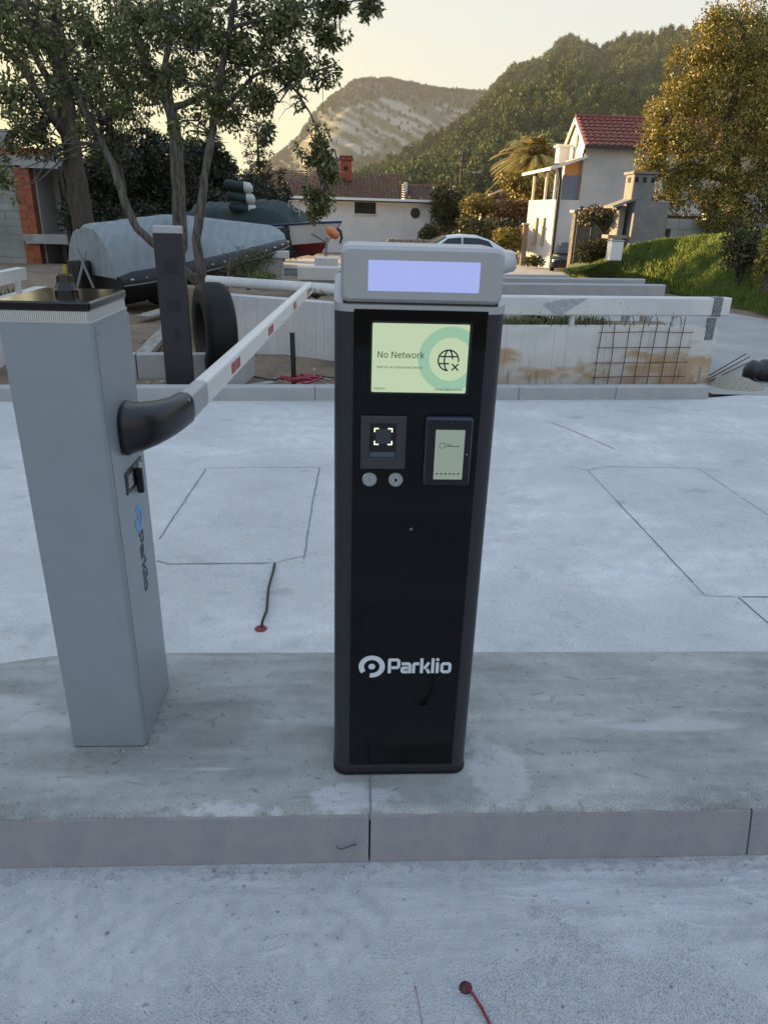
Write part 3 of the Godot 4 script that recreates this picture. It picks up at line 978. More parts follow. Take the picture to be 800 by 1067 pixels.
func make_barrier() -> void:
	var o := Vector3(-0.6645, 0.14, -1.622)
	var t := thing("barrier_gate", "silver grey barrier cabinet with black elbow and long white boom across the lane", "barrier gate", o)
	var st := tool()
	extrude(st, rect(0.201, 0.278, 0.009, 5, 0, 0.139), 1.165, Transform3D(PLAN, Vector3(0, 0.003, 0)))
	obj("cabinet", st, M.silver, t)
	st = tool()
	box(st, Vector3(0.1012, 0.583, -0.147), Vector3(0.003, 1.152, 0.258), 0.0012)
	obj("side_door", st, M.silver, t)
	st = tool()
	extrude(st, rect(0.199, 0.276, 0.008, 4, 0, 0.139), 0.008, Transform3D(PLAN, Vector3(0, -0.004, 0)))
	obj("foot_gasket", st, M.rubber, t)
	# light strip: a clear ribbed band below the lid
	st = tool()
	extrude(st, rect(0.196, 0.273, 0.008, 4, 0, 0.139), 0.026, Transform3D(PLAN, Vector3(0, 1.168, 0)))
	var band := obj("light_strip", st, mat("frosted clear band", lin(0.42, 0.42, 0.40), 0.3), t)
	st = tool()
	for k in 42:
		box(st, Vector3(-0.091 + k * 0.182 / 41.0, 1.181, -0.0020), Vector3(0.0022, 0.024, 0.004), 0.0)
	var ribs := mesh_node("ribs", done(st), mat("clear acrylic ribs", lin(0.66, 0.64, 0.60), 0.15), band)
	ribs.set_meta("kind", "stuff")
	st = tool()
	extrude(st, rect(0.203, 0.280, 0.010, 5, 0, 0.139), 0.006, Transform3D(PLAN, Vector3(0, 1.166, 0)), 0.0015)
	obj("rim", st, M.aluminium, t)
	st = tool()
	extrude(st, rect(0.205, 0.282, 0.012, 6, 0, 0.139), 0.020, Transform3D(PLAN, Vector3(0, 1.194, 0)), 0.004)
	obj("lid", st, M.black_gloss, t)
	st = tool()
	var xf := Transform3D(Basis.IDENTITY, Vector3(0.006, 1.212, -0.138))
	lathe(st, [Vector2(0.0265, 0), Vector2(0.0265, 0.013), Vector2(0.0245, 0.016), Vector2(0.019, 0.030), Vector2(0.0180, 0.045), Vector2(0.016, 0.047), Vector2(0, 0.047)], 28, xf, false)
	obj("beacon", st, M.black_gloss, t)
	for q in [[0.1032, 1.140, -0.03], [0.1032, 1.145, -0.262]]:
		st = tool()
		lathe(st, [Vector2(0.003, 0), Vector2(0.0025, 0.001), Vector2(0, 0.001)], 10, Transform3D(Basis(Vector3.BACK, -PI / 2), Vector3(q[0] - 0.001, q[1], q[2])))
		obj("screw", st, M.black, t)
	# elbow and boom
	st = tool()
	var e := func(w: Vector3) -> Vector3: return w - o
	var bd := Vector3(0.165, 0.010, -3.32).normalized()
	sweep(st, [[e.call(Vector3(-0.566, 1.031, -1.768)), Vector3(1, 0.0, -0.08), Vector3.UP, 0.062, 0.062],
		[e.call(Vector3(-0.561, 1.031, -1.768)), Vector3(1, 0.0, -0.08), Vector3.UP, 0.0675, 0.0670],
		[e.call(Vector3(-0.554, 1.031, -1.769)), Vector3(1, 0.0, -0.12), Vector3.UP, 0.0680, 0.0675],
		[e.call(Vector3(-0.551, 1.031, -1.770)), Vector3(1, 0.0, -0.2), Vector3.UP, 0.0645, 0.0645],
		[e.call(Vector3(-0.532, 1.032, -1.780)), Vector3(1, 0.02, -0.5), Vector3.UP, 0.060, 0.0605],
		[e.call(Vector3(-0.512, 1.034, -1.796)), Vector3(0.9, 0.03, -0.9), Vector3.UP, 0.053, 0.0560],
		[e.call(Vector3(-0.492, 1.036, -1.818)), Vector3(0.7, 0.03, -1), Vector3.UP, 0.045, 0.0520],
		[e.call(Vector3(-0.474, 1.038, -1.845)), Vector3(0.5, 0.02, -1), Vector3.UP, 0.038, 0.0485],
		[e.call(Vector3(-0.460, 1.040, -1.876)), Vector3(0.28, 0.01, -1), Vector3.UP, 0.033, 0.0460],
		[e.call(Vector3(-0.4485, 1.042, -1.925)), bd, Vector3.UP, 0.0300, 0.0450]], 40, 2.7)
	obj("boom_elbow", st, mat("black moulded plastic", lin(0.012, 0.012, 0.014), 0.32), t)
	var b0: Vector3 = e.call(Vector3(-0.4485, 1.042, -1.90))
	var b1: Vector3 = e.call(Vector3(-0.280, 1.052, -5.20))
	st = tool()
	var bb := along(b0, b1)
	extrude(st, rect(0.046, 0.076, 0.014, 5), b0.distance_to(b1), Transform3D(bb, b0))
	var boom := obj("boom", st, mat("white boom paint", lin(0.66, 0.65, 0.62), 0.32), t)
	st = tool()
	extrude(st, rect(0.0468, 0.0768, 0.014, 5), 0.19, Transform3D(bb, b0 + bb.z * 0.01))
	mesh_node("boom_sleeve", done(st), M.aluminium, boom)
	st = tool()
	extrude(st, rect(0.050, 0.080, 0.015, 5), 0.03, Transform3D(bb, b1 - bb.z * 0.012), 0.004)
	mesh_node("end_cap", done(st), mat("pale end cap", lin(0.5, 0.5, 0.47), 0.5), boom)
	var side := -bb.x if bb.x.x < 0 else bb.x
	for q in [[0.62, 0.15], [1.42, 0.15], [2.32, 0.15], [3.05, 0.15]]:
		for half in 2:
			st = tool()
			var len: float = q[1] * 0.46
			var c: Vector3 = b0 + bb.z * (q[0] + (half - 0.5) * q[1] * 0.53) + side * 0.0234
			box(st, c, Vector3(0.0012, 0.036, len), 0.0, Basis(side, Vector3.UP, side.cross(Vector3.UP)))
			mesh_node("reflector", done(st), M.red, boom)
	st = tool()
	box(st, b1 - bb.z * 0.10 + side * 0.0236, Vector3(0.001, 0.02, 0.12), 0.0, Basis(side, Vector3.UP, side.cross(Vector3.UP)))
	mesh_node("end_sticker", done(st), M.black, boom)
	# release lock
	st = tool()
	box(st, Vector3(0.1040, 0.756, -0.166), Vector3(0.003, 0.058, 0.146), 0.001)
	var lock := obj("release_plate", st, M.black, t)
	st = tool()
	box(st, Vector3(0.1062, 0.756, -0.125), Vector3(0.001, 0.038, 0.045), 0.0)
	mesh_node("plate_label", done(st), mat("grey label", lin(0.12, 0.12, 0.12), 0.5), lock)
	for k in 4:
		st = tool()
		box(st, Vector3(0.1070, 0.744 + k * 0.008, -0.125), Vector3(0.0005, 0.0022, 0.036 - 0.007 * (k % 2)), 0.0)
		mesh_node("label_line", done(st), M.print_white, lock)
	st = tool()
	lathe(st, [Vector2(0.012, 0), Vector2(0.0115, 0.004), Vector2(0.009, 0.0055), Vector2(0, 0.0055)], 20, Transform3D(Basis(Vector3.BACK, -PI / 2), Vector3(0.1055, 0.764, -0.212)))
	mesh_node("key_barrel", done(st), M.steel, lock)
	st = tool()
	extrude(st, rect(0.016, 0.070, 0.006, 4, 0, -0.018), 0.018, Transform3D(Basis(Vector3.FORWARD, Vector3.UP, Vector3.RIGHT), Vector3(0.1055, 0.756, -0.176)), 0.003)
	mesh_node("release_lever", done(st), M.black, lock)
	# logo, reading downwards
	var fr := Basis(Vector3.DOWN, Vector3.FORWARD, Vector3.RIGHT)
	var wm := Node3D.new()
	wm.name = "wordmark"
	t.add_child(wm)
	ring_mark(wm, Transform3D(fr, Vector3(0.1030, 0.634, -0.166)), 0.036, M.print_blue)
	wordmark(wm, Transform3D(fr, Vector3(0.1030, 0.592, -0.148)), 0.180, 0.042, M.print_dark)

# ---------------------------------------------------------------- land
func table(t: Array, a: float) -> float:            # straight lines between [at, value] pairs
	if a <= t[0][0]:
		return t[0][1]
	for i in t.size() - 1:
		if a <= t[i + 1][0]:
			return lerpf(t[i][1], t[i + 1][1], (a - t[i][0]) / (t[i + 1][0] - t[i][0]))
	return t[t.size() - 1][1]

func crest_from_photo(points: Array) -> Array:       # photo outline of a ridge -> [azimuth, elevation] in degrees
	var out := []
	for p in points:
		var d := ray(p[0], p[1])
		out.append([rad_to_deg(atan2(d.x, -d.z)), rad_to_deg(atan2(d.y, Vector2(d.x, d.z).length()))])
	return out

var green_crest := []
var rock_crest := []
var lumps := FastNoiseLite.new()

func green_far(az: float) -> float:
	return table([[-10.0, 1150.0], [2.0, 1050.0], [8.0, 980.0], [14.5, 900.0], [22.0, 760.0], [60.0, 700.0]], az)

func green_hill(az: float, r: float) -> float:        # the wooded hill
	var far := green_far(az)
	var near := 190.0
	var top := far * tan(deg_to_rad(table(green_crest, az))) + EYE.y
	var t := (r - near) / (far - near)
	if t <= 0.0:
		return -3.0
	var a := deg_to_rad(az)
	var bump := lumps.get_noise_2d(sin(a) * r * 0.6, cos(a) * r * 0.6)
	if t > 1.0:
		return top - (r - far) * 0.45
	return lerpf(-3.0, top, pow(t, 1.12)) + bump * 26.0 * sin(PI * pow(t, 0.8)) * clampf(top / 90.0, 0.0, 1.0)

func rock_hill(az: float, r: float) -> float:         # the limestone mountain behind it
	var far := 1900.0
	var near := 1050.0
	var top := far * tan(deg_to_rad(table(rock_crest, az))) + EYE.y
	var t := (r - near) / (far - near)
	if t <= 0.0:
		return -5.0
	var a := deg_to_rad(az)
	var bump := lumps.get_noise_2d(sin(a) * r * 0.35 + 900.0, cos(a) * r * 0.35)
	if t > 1.0:
		return top - (r - far) * 0.5
	var s := lerpf(t, smoothstep(0.15, 0.75, t), 0.45)
	return lerpf(-5.0, top, s) + bump * 40.0 * sin(PI * t) * clampf(top / 150.0, 0.0, 1.0)

func polar_mesh(az0: float, az1: float, n_az: int, radii: Array, height: Callable, colour: Callable) -> ArrayMesh:
	var v := PackedVector3Array()
	var c := PackedColorArray()
	var idx := PackedInt32Array()
	var nr := radii.size()
	for i in n_az + 1:
		var az := lerpf(az0, az1, float(i) / n_az)
		var a := deg_to_rad(az)
		for j in nr:
			var r: float = radii[j] if radii[j] is float else float(radii[j])
			var y: float = height.call(az, r)
			v.append(Vector3(sin(a) * r, y, -cos(a) * r))
			c.append(colour.call(az, r, y))
	for i in n_az:
		for j in nr - 1:
			var k := i * nr + j
			for q in [k, k + 1, k + nr, k + 1, k + nr + 1, k + nr]:
				idx.append(q)
	var nn := PackedVector3Array()
	nn.resize(v.size())
	for t in range(0, idx.size(), 3):
		var fn := (v[idx[t + 2]] - v[idx[t]]).cross(v[idx[t + 1]] - v[idx[t]])
		for q in 3:
			nn[idx[t + q]] += fn
	for k in nn.size():
		nn[k] = nn[k].normalized()
		if nn[k].y < 0.0:
			nn[k] = -nn[k]
	var arr := []
	arr.resize(Mesh.ARRAY_MAX)
	arr[Mesh.ARRAY_VERTEX] = v
	arr[Mesh.ARRAY_NORMAL] = nn
	arr[Mesh.ARRAY_COLOR] = c
	arr[Mesh.ARRAY_INDEX] = idx
	var m := ArrayMesh.new()
	m.add_surface_from_arrays(Mesh.PRIMITIVE_TRIANGLES, arr)
	return m

func vertex_mat(called: String, rough := 0.9) -> StandardMaterial3D:
	var m := StandardMaterial3D.new()
	m.resource_name = called
	m.vertex_color_use_as_albedo = true
	m.roughness = rough
	return m

func pine_blob(sd: int, n := 420) -> ArrayMesh:           # a whole pine as it reads from half a kilometre: unit height, needle clumps round a short stem
	var rng := RandomNumberGenerator.new()
	rng.seed = sd
	var blobs := []
	for k in 6:
		var y := 0.22 + k * 0.13
		var r := 0.34 * sin(PI * (0.25 + 0.72 * k / 6.0))
		blobs.append([Vector3(rng.randf_range(-0.09, 0.09), y, rng.randf_range(-0.09, 0.09)), Vector3(r, 0.14, r), r])
	return leaves(rng, blobs, n * 0.6, 0.11, 0.065, [Color(0.8, 0.8, 0.8), Color(1, 1, 1), Color(0.6, 0.6, 0.6)], -0.2, 2.0, -0.9, 0.35)

func scatter(called: String, label: String, category: String, mesh: Mesh, m: Material, places: Array, colours: Array) -> MultiMeshInstance3D:
	var mm := MultiMesh.new()
	mm.transform_format = MultiMesh.TRANSFORM_3D
	mm.use_colors = true
	mm.mesh = mesh
	mm.instance_count = places.size()
	for i in places.size():
		mm.set_instance_transform(i, places[i])
		mm.set_instance_color(i, colours[i])
	var o := MultiMeshInstance3D.new()
	o.name = numbered(called)
	o.multimesh = mm
	o.material_override = m
	add_child(o)
	o.set_meta("kind", "stuff")
	tag(o, label, category)
	return o

func make_land() -> void:
	lumps.seed = 77
	lumps.frequency = 0.008
	lumps.fractal_octaves = 4
	green_crest = crest_from_photo([[250, 240], [330, 211], [365, 193], [420, 168], [450, 154], [478, 136], [492, 122], [512, 99], [530, 81], [548, 74], [564, 70], [574, 60], [584, 51], [594, 49], [606, 53], [622, 61], [634, 57], [648, 50], [664, 44], [700, 41], [740, 36], [800, 30], [900, 22]])
	rock_crest = crest_from_photo([[0, 262], [150, 235], [240, 205], [272, 178], [290, 163], [312, 146], [328, 120], [345, 104], [370, 92], [402, 86], [432, 92], [475, 96], [520, 99], [600, 120]])
	# dirt ground that falls gently away from the car park
	var st := tool()
	st.set_smooth_group(1)
	var n := FastNoiseLite.new()
	n.seed = 3
	n.frequency = 1.1
	var zs := [14.0, 5.0, 0.0, -2.0, -4.0, -5.0, -5.6]
	var z := -6.0
	while z > -24.0:
		zs.append(z)
		z -= 0.22
	for q in [-26.0, -30.0, -40.0, -60.0, -90.0, -140.0, -220.0, -400.0]:
		zs.append(q)
	var xs := [-400.0, -200.0, -90.0, -40.0, -22.0, -15.0, -10.0]
	var x := -8.0
	while x < 9.0:
		xs.append(x)
		x += 0.22
	for q in [10.0, 14.0, 20.0, 40.0, 90.0, 200.0, 400.0]:
		xs.append(q)
	var at := func(xx: float, zz: float) -> Vector3:
		var y := ground_y(xx, zz) - 0.05
		if zz < -6.0:
			y += 0.035 * n.get_noise_2d(xx, zz) + 0.018 * n.get_noise_2d(xx * 4.0, zz * 4.0)
		if zz > -6.1:
			y -= 0.16
		return Vector3(xx, y, zz)
	for i in xs.size() - 1:
		for j in zs.size() - 1:
			quad(st, at.call(xs[i], zs[j]), at.call(xs[i + 1], zs[j]), at.call(xs[i + 1], zs[j + 1]), at.call(xs[i], zs[j + 1]))
	M.dirt = textured("dusty stony ground", grain_textures(71, 384, lin(0.25, 0.185, 0.13), 0.5, 0.0, 0.6, 1.0), 1.3, 2.0, 0.95)
	stain_layer(M.dirt, tone_texture(72, 256, lin(0.7, 0.66, 0.6), lin(1, 1, 1), 0.012, 4), 7.0)
	struct("ground", st, M.dirt)
	# hills
	var spot := FastNoiseLite.new()
	spot.seed = 8
	spot.frequency = 0.012
	spot.fractal_octaves = 4
	var gr := []
	for k in 46:
		gr.append(170.0 + 1050.0 * pow(k / 45.0, 1.3))
	var gm := polar_mesh(-14.0, 62.0, 190, gr, func(az: float, r: float): return green_hill(az, minf(r, green_far(az) + maxf(0.0, r - green_far(az)))), func(az: float, r: float, _y: float):
		var a := deg_to_rad(az)
		var s: float = spot.get_noise_2d(sin(a) * r, cos(a) * r)
		var c := Color(0.035, 0.038, 0.018).lerp(Color(0.075, 0.068, 0.035), clampf(s * 1.5 + 0.4, 0, 1))
		if rock_here(az, r) > 0.5:
			c = Color(0.27, 0.235, 0.19)
		return c)
	M.hill = vertex_mat("scrubby hillside")
	var hill := mesh_node("hill", gm, M.hill)
	hill.set_meta("kind", "structure")
	var rr := []
	for k in 130:
		rr.append(1050.0 + 1000.0 * k / 129.0)
	var strata := FastNoiseLite.new()
	strata.seed = 14
	strata.frequency = 0.012
	strata.fractal_octaves = 5
	var rm := polar_mesh(-30.0, 16.0, 640, rr, rock_hill, func(az: float, r: float, y: float):
		var a := deg_to_rad(az)
		var u := sin(a) * r
		# dipping limestone beds: pale rock with scrub growing on the ledges
		var bed: float = strata.get_noise_2d((u + y * 0.9) * 0.8, (y + u * 0.45) * 5.0)
		var patch: float = strata.get_noise_2d(u * 1.1 + 300.0, y * 1.4)
		var el := rad_to_deg(atan2(y - EYE.y, r)) / maxf(1.0, table(rock_crest, az))
		var in_band := smoothstep(0.42, 0.52, el + patch * 0.18) * (1.0 - smoothstep(0.86, 0.93, el + patch * 0.12)) * smoothstep(-5.0, -3.0, az + patch * 2.0)
		var rock := clampf(in_band * (0.30 + bed * 4.0 + patch * 1.6), 0.0, 1.0)
		return Color(0.055, 0.065, 0.035).lerp(Color(0.27, 0.245, 0.205), rock))
	hill = mesh_node("hill", rm, M.hill)
	hill.set_meta("kind", "structure")
	# woods on the hills
	var rng := RandomNumberGenerator.new()
	rng.seed = 40
	var places := []
	var colours := []
	var kinds := [Color(0.045, 0.075, 0.024), Color(0.085, 0.12, 0.032), Color(0.11, 0.14, 0.036), Color(0.16, 0.185, 0.044)]
	var fr := FastNoiseLite.new()
	fr.seed = 4
	fr.frequency = 0.02
	while places.size() < 12000:
		var az := rng.randf_range(-6.0, 30.0)
		var far := green_far(az)
		var r := sqrt(rng.randf_range(195.0 * 195.0, far * far * 1.01))
		if rock_here(az, r) > 0.45:
			continue
		var a := deg_to_rad(az)
		var d: float = fr.get_noise_2d(sin(a) * r, cos(a) * r)
		if rng.randf() > 0.62 + d * 1.8:
			continue
		var h := rng.randf_range(5.0, 13.5) * (1.0 + 0.3 * d)
		var w := h * rng.randf_range(0.55, 0.85)
		places.append(Transform3D(Basis(Vector3.UP, rng.randf() * TAU) * Basis.from_scale(Vector3(w, h, w)), Vector3(sin(a) * r, green_hill(az, r) - 0.6, -cos(a) * r)))
		colours.append(kinds[rng.randi() % kinds.size()])          # three kinds of pine and oak, mixed at random
	M.far_leaf = vertex_mat("far pine needles")
	scatter("pine_wood", "pine wood covering the hill behind the houses", "wood", pine_blob(1), M.far_leaf, places, colours)
	places = []
	colours = []
	while places.size() < 5000:
		var az := rng.randf_range(-9.0, 13.0)
		var r := rng.randf_range(1100.0, 1895.0)
		var a := deg_to_rad(az)
		var y := rock_hill(az, r)
		var el := rad_to_deg(atan2(y - EYE.y, r)) / maxf(1.0, table(rock_crest, az))
		if el > 0.45 and el < 0.88 and rng.randf() < 0.88 and az > -4.0:
			continue
		var h := rng.randf_range(5.0, 10.0)
		places.append(Transform3D(Basis(Vector3.UP, rng.randf() * TAU) * Basis.from_scale(Vector3(h * 1.2, h, h * 1.2)), Vector3(sin(a) * r, y - 1.0, -cos(a) * r)))
		var t := rng.randf()
		colours.append(Color(lerpf(0.06, 0.10, t), lerpf(0.065, 0.10, t), 0.04))
	scatter("scrub_wood", "dark scrub on the limestone mountain", "wood", pine_blob(2), M.far_leaf, places, colours)
	# added unseen ridge, shaped to keep the low sun off the car park
	var sx := deg_to_rad(SUN_AZ)
	var f := Vector3(sin(sx), 0, -cos(sx))
	var p := Vector3(cos(sx), 0, sin(sx)) * Vector3(1, 0, 1)
	p = Vector3(-f.z, 0, f.x)
	st = tool()
	st.set_smooth_group(1)
	var hn := FastNoiseLite.new()
	hn.seed = 12
	hn.frequency = 0.06
	var ht := func(s: float, q: float) -> Vector3:
		var along_ := (1.0 - smoothstep(SHADE_RIDGE_END - 6.0, SHADE_RIDGE_END + 10.0, q)) * smoothstep(-170.0, -120.0, q)
		var across := maxf(0.0, 1.0 - pow(absf(s - 105.0) / 32.0, 2.0))
		return f * s + p * q + Vector3(0, -4.0 + (SHADE_RIDGE_TOP + 4.0) * along_ * across + 1.6 * hn.get_noise_2d(s, q) * across, 0)
	for i in 26:
		for j in 60:
			var s0 := 73.0 + i * 64.0 / 26.0
			var s1 := 73.0 + (i + 1) * 64.0 / 26.0
			var q0 := -170.0 + j * 200.0 / 60.0
			var q1 := -170.0 + (j + 1) * 200.0 / 60.0
			quad(st, ht.call(s0, q0), ht.call(s0, q1), ht.call(s1, q1), ht.call(s1, q0))
	hill = struct("hill", st, toned("shade ridge ground", 73, lin(0.06, 0.06, 0.03), lin(0.16, 0.14, 0.08), 9.0))  # the added ridge, there only for the shade it casts

const SHADE_RIDGE_END := 19.5
const SHADE_RIDGE_TOP := 26.0

func rock_here(az: float, r: float) -> float:           # the pale outcrop high on the wooded hill's left shoulder
	var t := (r - 190.0) / (green_far(az) - 190.0)
	var a := deg_to_rad(az)
	var n := lumps.get_noise_2d(sin(a) * r * 3.0, cos(a) * r * 3.0)
	var d := Vector2((az - 8.0) / 1.8, (t - 0.88) / 0.13).length()
	return clampf(1.1 - d + n * 1.2, 0.0, 1.0)

# ---------------------------------------------------------------- plants
func leaf_mat(called: String, through := 0.5) -> StandardMaterial3D:
	var m := vertex_mat(called, 0.55)
	m.backlight_enabled = true
	m.backlight = Color(through, through, through * 0.8)
	m.cull_mode = BaseMaterial3D.CULL_DISABLED
	return m

func leaves(rng: RandomNumberGenerator, blobs: Array, density: float, length: float, width: float, tones: Array, droop := 0.2, clump := 2.2, gap := -0.05, shell := 0.45) -> ArrayMesh:
	# blobs: [centre, half size, share]; leaf-sized folded faces, in clumps with gaps between them
	var v := PackedVector3Array()
	var nn := PackedVector3Array()
	var c := PackedColorArray()
	var idx := PackedInt32Array()
	var n := FastNoiseLite.new()
	n.seed = rng.randi() % 1000
	n.frequency = clump
	n.fractal_octaves = 2
	for b in blobs:
		var mid: Vector3 = b[0]
		var half: Vector3 = b[1]
		var want := int(density * b[2])
		var made := 0
		var tries := 0
		while made < want and tries < want * 6:
			tries += 1
			var d := Vector3(rng.randfn(), rng.randfn(), rng.randfn()).normalized()
			var p := mid + d * half * pow(rng.randf(), shell)
			if n.get_noise_3dv(p) < gap:
				continue
			made += 1
			var tone: Color = tones[rng.randi() % tones.size()]
			tone = tone * rng.randf_range(0.75, 1.25)
			tone.a = 1.0
			var out := (d * 0.6 + Vector3(rng.randfn(), rng.randfn() - droop * 2.0, rng.randfn())).normalized()
			var side := out.cross(Vector3(rng.randfn(), rng.randfn(), rng.randfn())).normalized()
			var up := side.cross(out)
			var l := length * rng.randf_range(0.65, 1.25)
			var w := width * rng.randf_range(0.7, 1.2)
			var k := v.size()
			v.append(p); v.append(p + out * l * 0.5 + side * w * 0.5 + up * w * 0.2); v.append(p + out * l - up * l * 0.08); v.append(p + out * l * 0.5 - side * w * 0.5 + up * w * 0.2)
			var face := up.normalized()
			for q in 4:
				nn.append(face)
				c.append(tone)
			for q in [0, 2, 1, 0, 3, 2]:
				idx.append(k + q)
	var arr := []
	arr.resize(Mesh.ARRAY_MAX)
	arr[Mesh.ARRAY_VERTEX] = v
	arr[Mesh.ARRAY_NORMAL] = nn
	arr[Mesh.ARRAY_COLOR] = c
	arr[Mesh.ARRAY_INDEX] = idx
	var m := ArrayMesh.new()
	if v.size():
		m.add_surface_from_arrays(Mesh.PRIMITIVE_TRIANGLES, arr)
	return m

func px_size(d: float) -> float:                       # metres per photo pixel at a distance
	return d / 800.0

func blob(x: float, y: float, d: float, rx: float, ry: float, share := 1.0) -> Array:
	var s := px_size(d)
	return [pd(x, y, d), Vector3(rx * s, ry * s, minf(rx, ry * 1.3) * s), share]

func limb(st: SurfaceTool, pts: Array, rng: RandomNumberGenerator, wob := 0.02, sides := 8) -> Array:
	# pts: [x, y, distance, radius in metres]; returns the 3-D line
	var line := []
	var rad := []
	for i in pts.size() - 1:
		var a := pd(pts[i][0], pts[i][1], pts[i][2])
		var b := pd(pts[i + 1][0], pts[i + 1][1], pts[i + 1][2])
		for k in 4:
			var t := k / 4.0
			line.append(a.lerp(b, t) + Vector3(rng.randfn(), rng.randfn(), rng.randfn()) * wob * (0.0 if k == 0 and i == 0 else 1.0))
			rad.append(lerpf(pts[i][3], pts[i + 1][3], t) * rng.randf_range(0.93, 1.07))
	var e: Array = pts[pts.size() - 1]
	line.append(pd(e[0], e[1], e[2]))
	rad.append(e[3])
	tube(st, line, rad, sides)
	return line

func twigs(st: SurfaceTool, lines: Array, blobs: Array, rng: RandomNumberGenerator, thick := 0.02, per := 2) -> void:
	# boughs from the nearest limb out into each clump of leaves
	var pts := []
	for l in lines:
		pts.append_array(l)
	for b in blobs:
		var mid: Vector3 = b[0]
		var best: Vector3 = pts[0]
		for p in pts:
			if p.distance_squared_to(mid) < best.distance_squared_to(mid):
				best = p
		if best.distance_to(mid) > 6.0:
			continue
		for k in per:
			var half: Vector3 = b[1]
			var tip := mid + Vector3(rng.randf_range(-1, 1), rng.randf_range(-0.8, 0.8), rng.randf_range(-1, 1)) * half * 0.75
			var c1 := best.lerp(tip, 0.35) + Vector3(rng.randfn(), rng.randfn(), rng.randfn()) * 0.10
			var c2 := best.lerp(tip, 0.7) + Vector3(rng.randfn(), rng.randfn() + 0.5, rng.randfn()) * 0.10
			tube(st, [best, c1, c2, tip], [thick * 1.3, thick, thick * 0.6, thick * 0.25], 5, false)
			for q in 2:
				var s := c1.lerp(tip, rng.randf_range(0.2, 0.8))
				var e := s + Vector3(rng.randfn(), rng.randfn(), rng.randfn()).normalized() * half.x * rng.randf_range(0.4, 0.8)
				tube(st, [s, s.lerp(e, 0.5) + Vector3(0, 0.04, 0), e], [thick * 0.5, thick * 0.35, thick * 0.12], 4, false)

func tree(called: String, label: String, category: String, limbs: Array, blobs: Array, bark: Material, leaf: Material, rng: RandomNumberGenerator, opt: Dictionary) -> Node3D:
	var foot := pd(limbs[0][0][0], limbs[0][0][1], limbs[0][0][2])
	var t := thing(called, label, category, Vector3(foot.x, ground_y(foot.x, foot.z), foot.z), 0.0, opt.get("group", ""))
	var st := tool()
	var lines := []
	for l in limbs:
		lines.append(limb(st, l, rng, opt.get("wob", 0.02)))
	twigs(st, lines, blobs, rng, opt.get("twig", 0.02), opt.get("per", 2))
	var tr := obj("trunk", st, bark, t)
	tr.position = -t.position
	var cr := mesh_node("crown", leaves(rng, blobs, opt.density, opt.length, opt.width, opt.tones, opt.get("droop", 0.2), opt.get("clump", 2.2), opt.get("gap", -0.05), opt.get("shell", 0.45)), leaf, t)
	cr.position = -t.position
	return t

func conifer(called: String, label: String, x: float, y_top: float, y_foot: float, d: float, half: float, tones: Array, rng: RandomNumberGenerator, dens := 1.0, group := "") -> Node3D:
	# an upright fir: a straight stem and tiers of drooping sprays
	var top := pd(x, y_top, d)
	var g := Vector3(top.x, ground_y(top.x, top.z), top.z)
	var t := thing(called, label, "tree", g, 0.0, group)
	var h := top.y - g.y
	var r := half * px_size(d)
	var st := tool()
	tube(st, [Vector3(0, 0, 0), Vector3(0.03, h * 0.5, 0), Vector3(0, h, 0)], [h * 0.02 + 0.04, h * 0.012 + 0.02, 0.01], 7)
	var blobs := []
	var y := 0.12 * h
	while y < h * 0.98:
		var k := 1.0 - y / h
		var reach := r * (0.25 + 0.75 * k) * rng.randf_range(0.7, 1.2)
		var n := 5 if k > 0.25 else 3
		for q in n:
			var a := TAU * (q + rng.randf()) / n
			var tip := Vector3(cos(a) * reach, y - reach * 0.12 + rng.randf_range(-0.1, 0.1), sin(a) * reach)
			tube(st, [Vector3(0, y, 0), Vector3(0, y + 0.05, 0).lerp(tip, 0.5), tip], [0.02, 0.014, 0.004], 4, false)
			blobs.append([Vector3(0, y, 0).lerp(tip, 0.68), Vector3(reach * 0.42, 0.13 + 0.05 * h * k * 0.4, reach * 0.42), reach / r])
		y += h * rng.randf_range(0.05, 0.075)
	obj("trunk", st, M.bark_dark, t)
	mesh_node("crown", leaves(rng, blobs, 170.0 * dens, 0.17, 0.042, tones, 0.35, 3.0, -0.2, 0.6), M.needle, t)
	return t

func bush(called: String, label: String, x: float, y: float, d: float, rx: float, ry: float, n: float, length: float, width: float, tones: Array, rng: RandomNumberGenerator, group := "", m: Material = null, lobes := 7) -> Node3D:
	var mid := pd(x, y, d)
	var s := px_size(d)
	var foot := Vector3(mid.x, ground_y(mid.x, mid.z), mid.z)
	var low := mid.y - ry * s * 1.05
	var t := thing(called, label, "bush", Vector3(mid.x, low, mid.z), 0.0, group)
	var blobs := []
	var st := tool()
	for k in lobes:
		var a := TAU * k / lobes + rng.randf() * 0.6
		var c := mid - t.position + Vector3(cos(a) * rx * 0.55, rng.randf_range(-0.5, 0.5) * ry, sin(a) * rx * 0.5) * s
		blobs.append([c, Vector3(rx * 0.6, ry * rng.randf_range(0.4, 0.65), rx * 0.6) * s, 1.0 / lobes])
		tube(st, [Vector3(0, 0, 0), Vector3(c.x * 0.4, c.y * 0.55, c.z * 0.4), c], [0.03, 0.02, 0.006], 5, false)
	obj("stems", st, M.bark_dark, t).name = "stem"
	mesh_node("foliage", leaves(rng, blobs, n, length, width, tones, 0.0, 1.0 / (rx * s * 0.35), -0.12, 0.4), m if m else M.leaf, t)
	return t

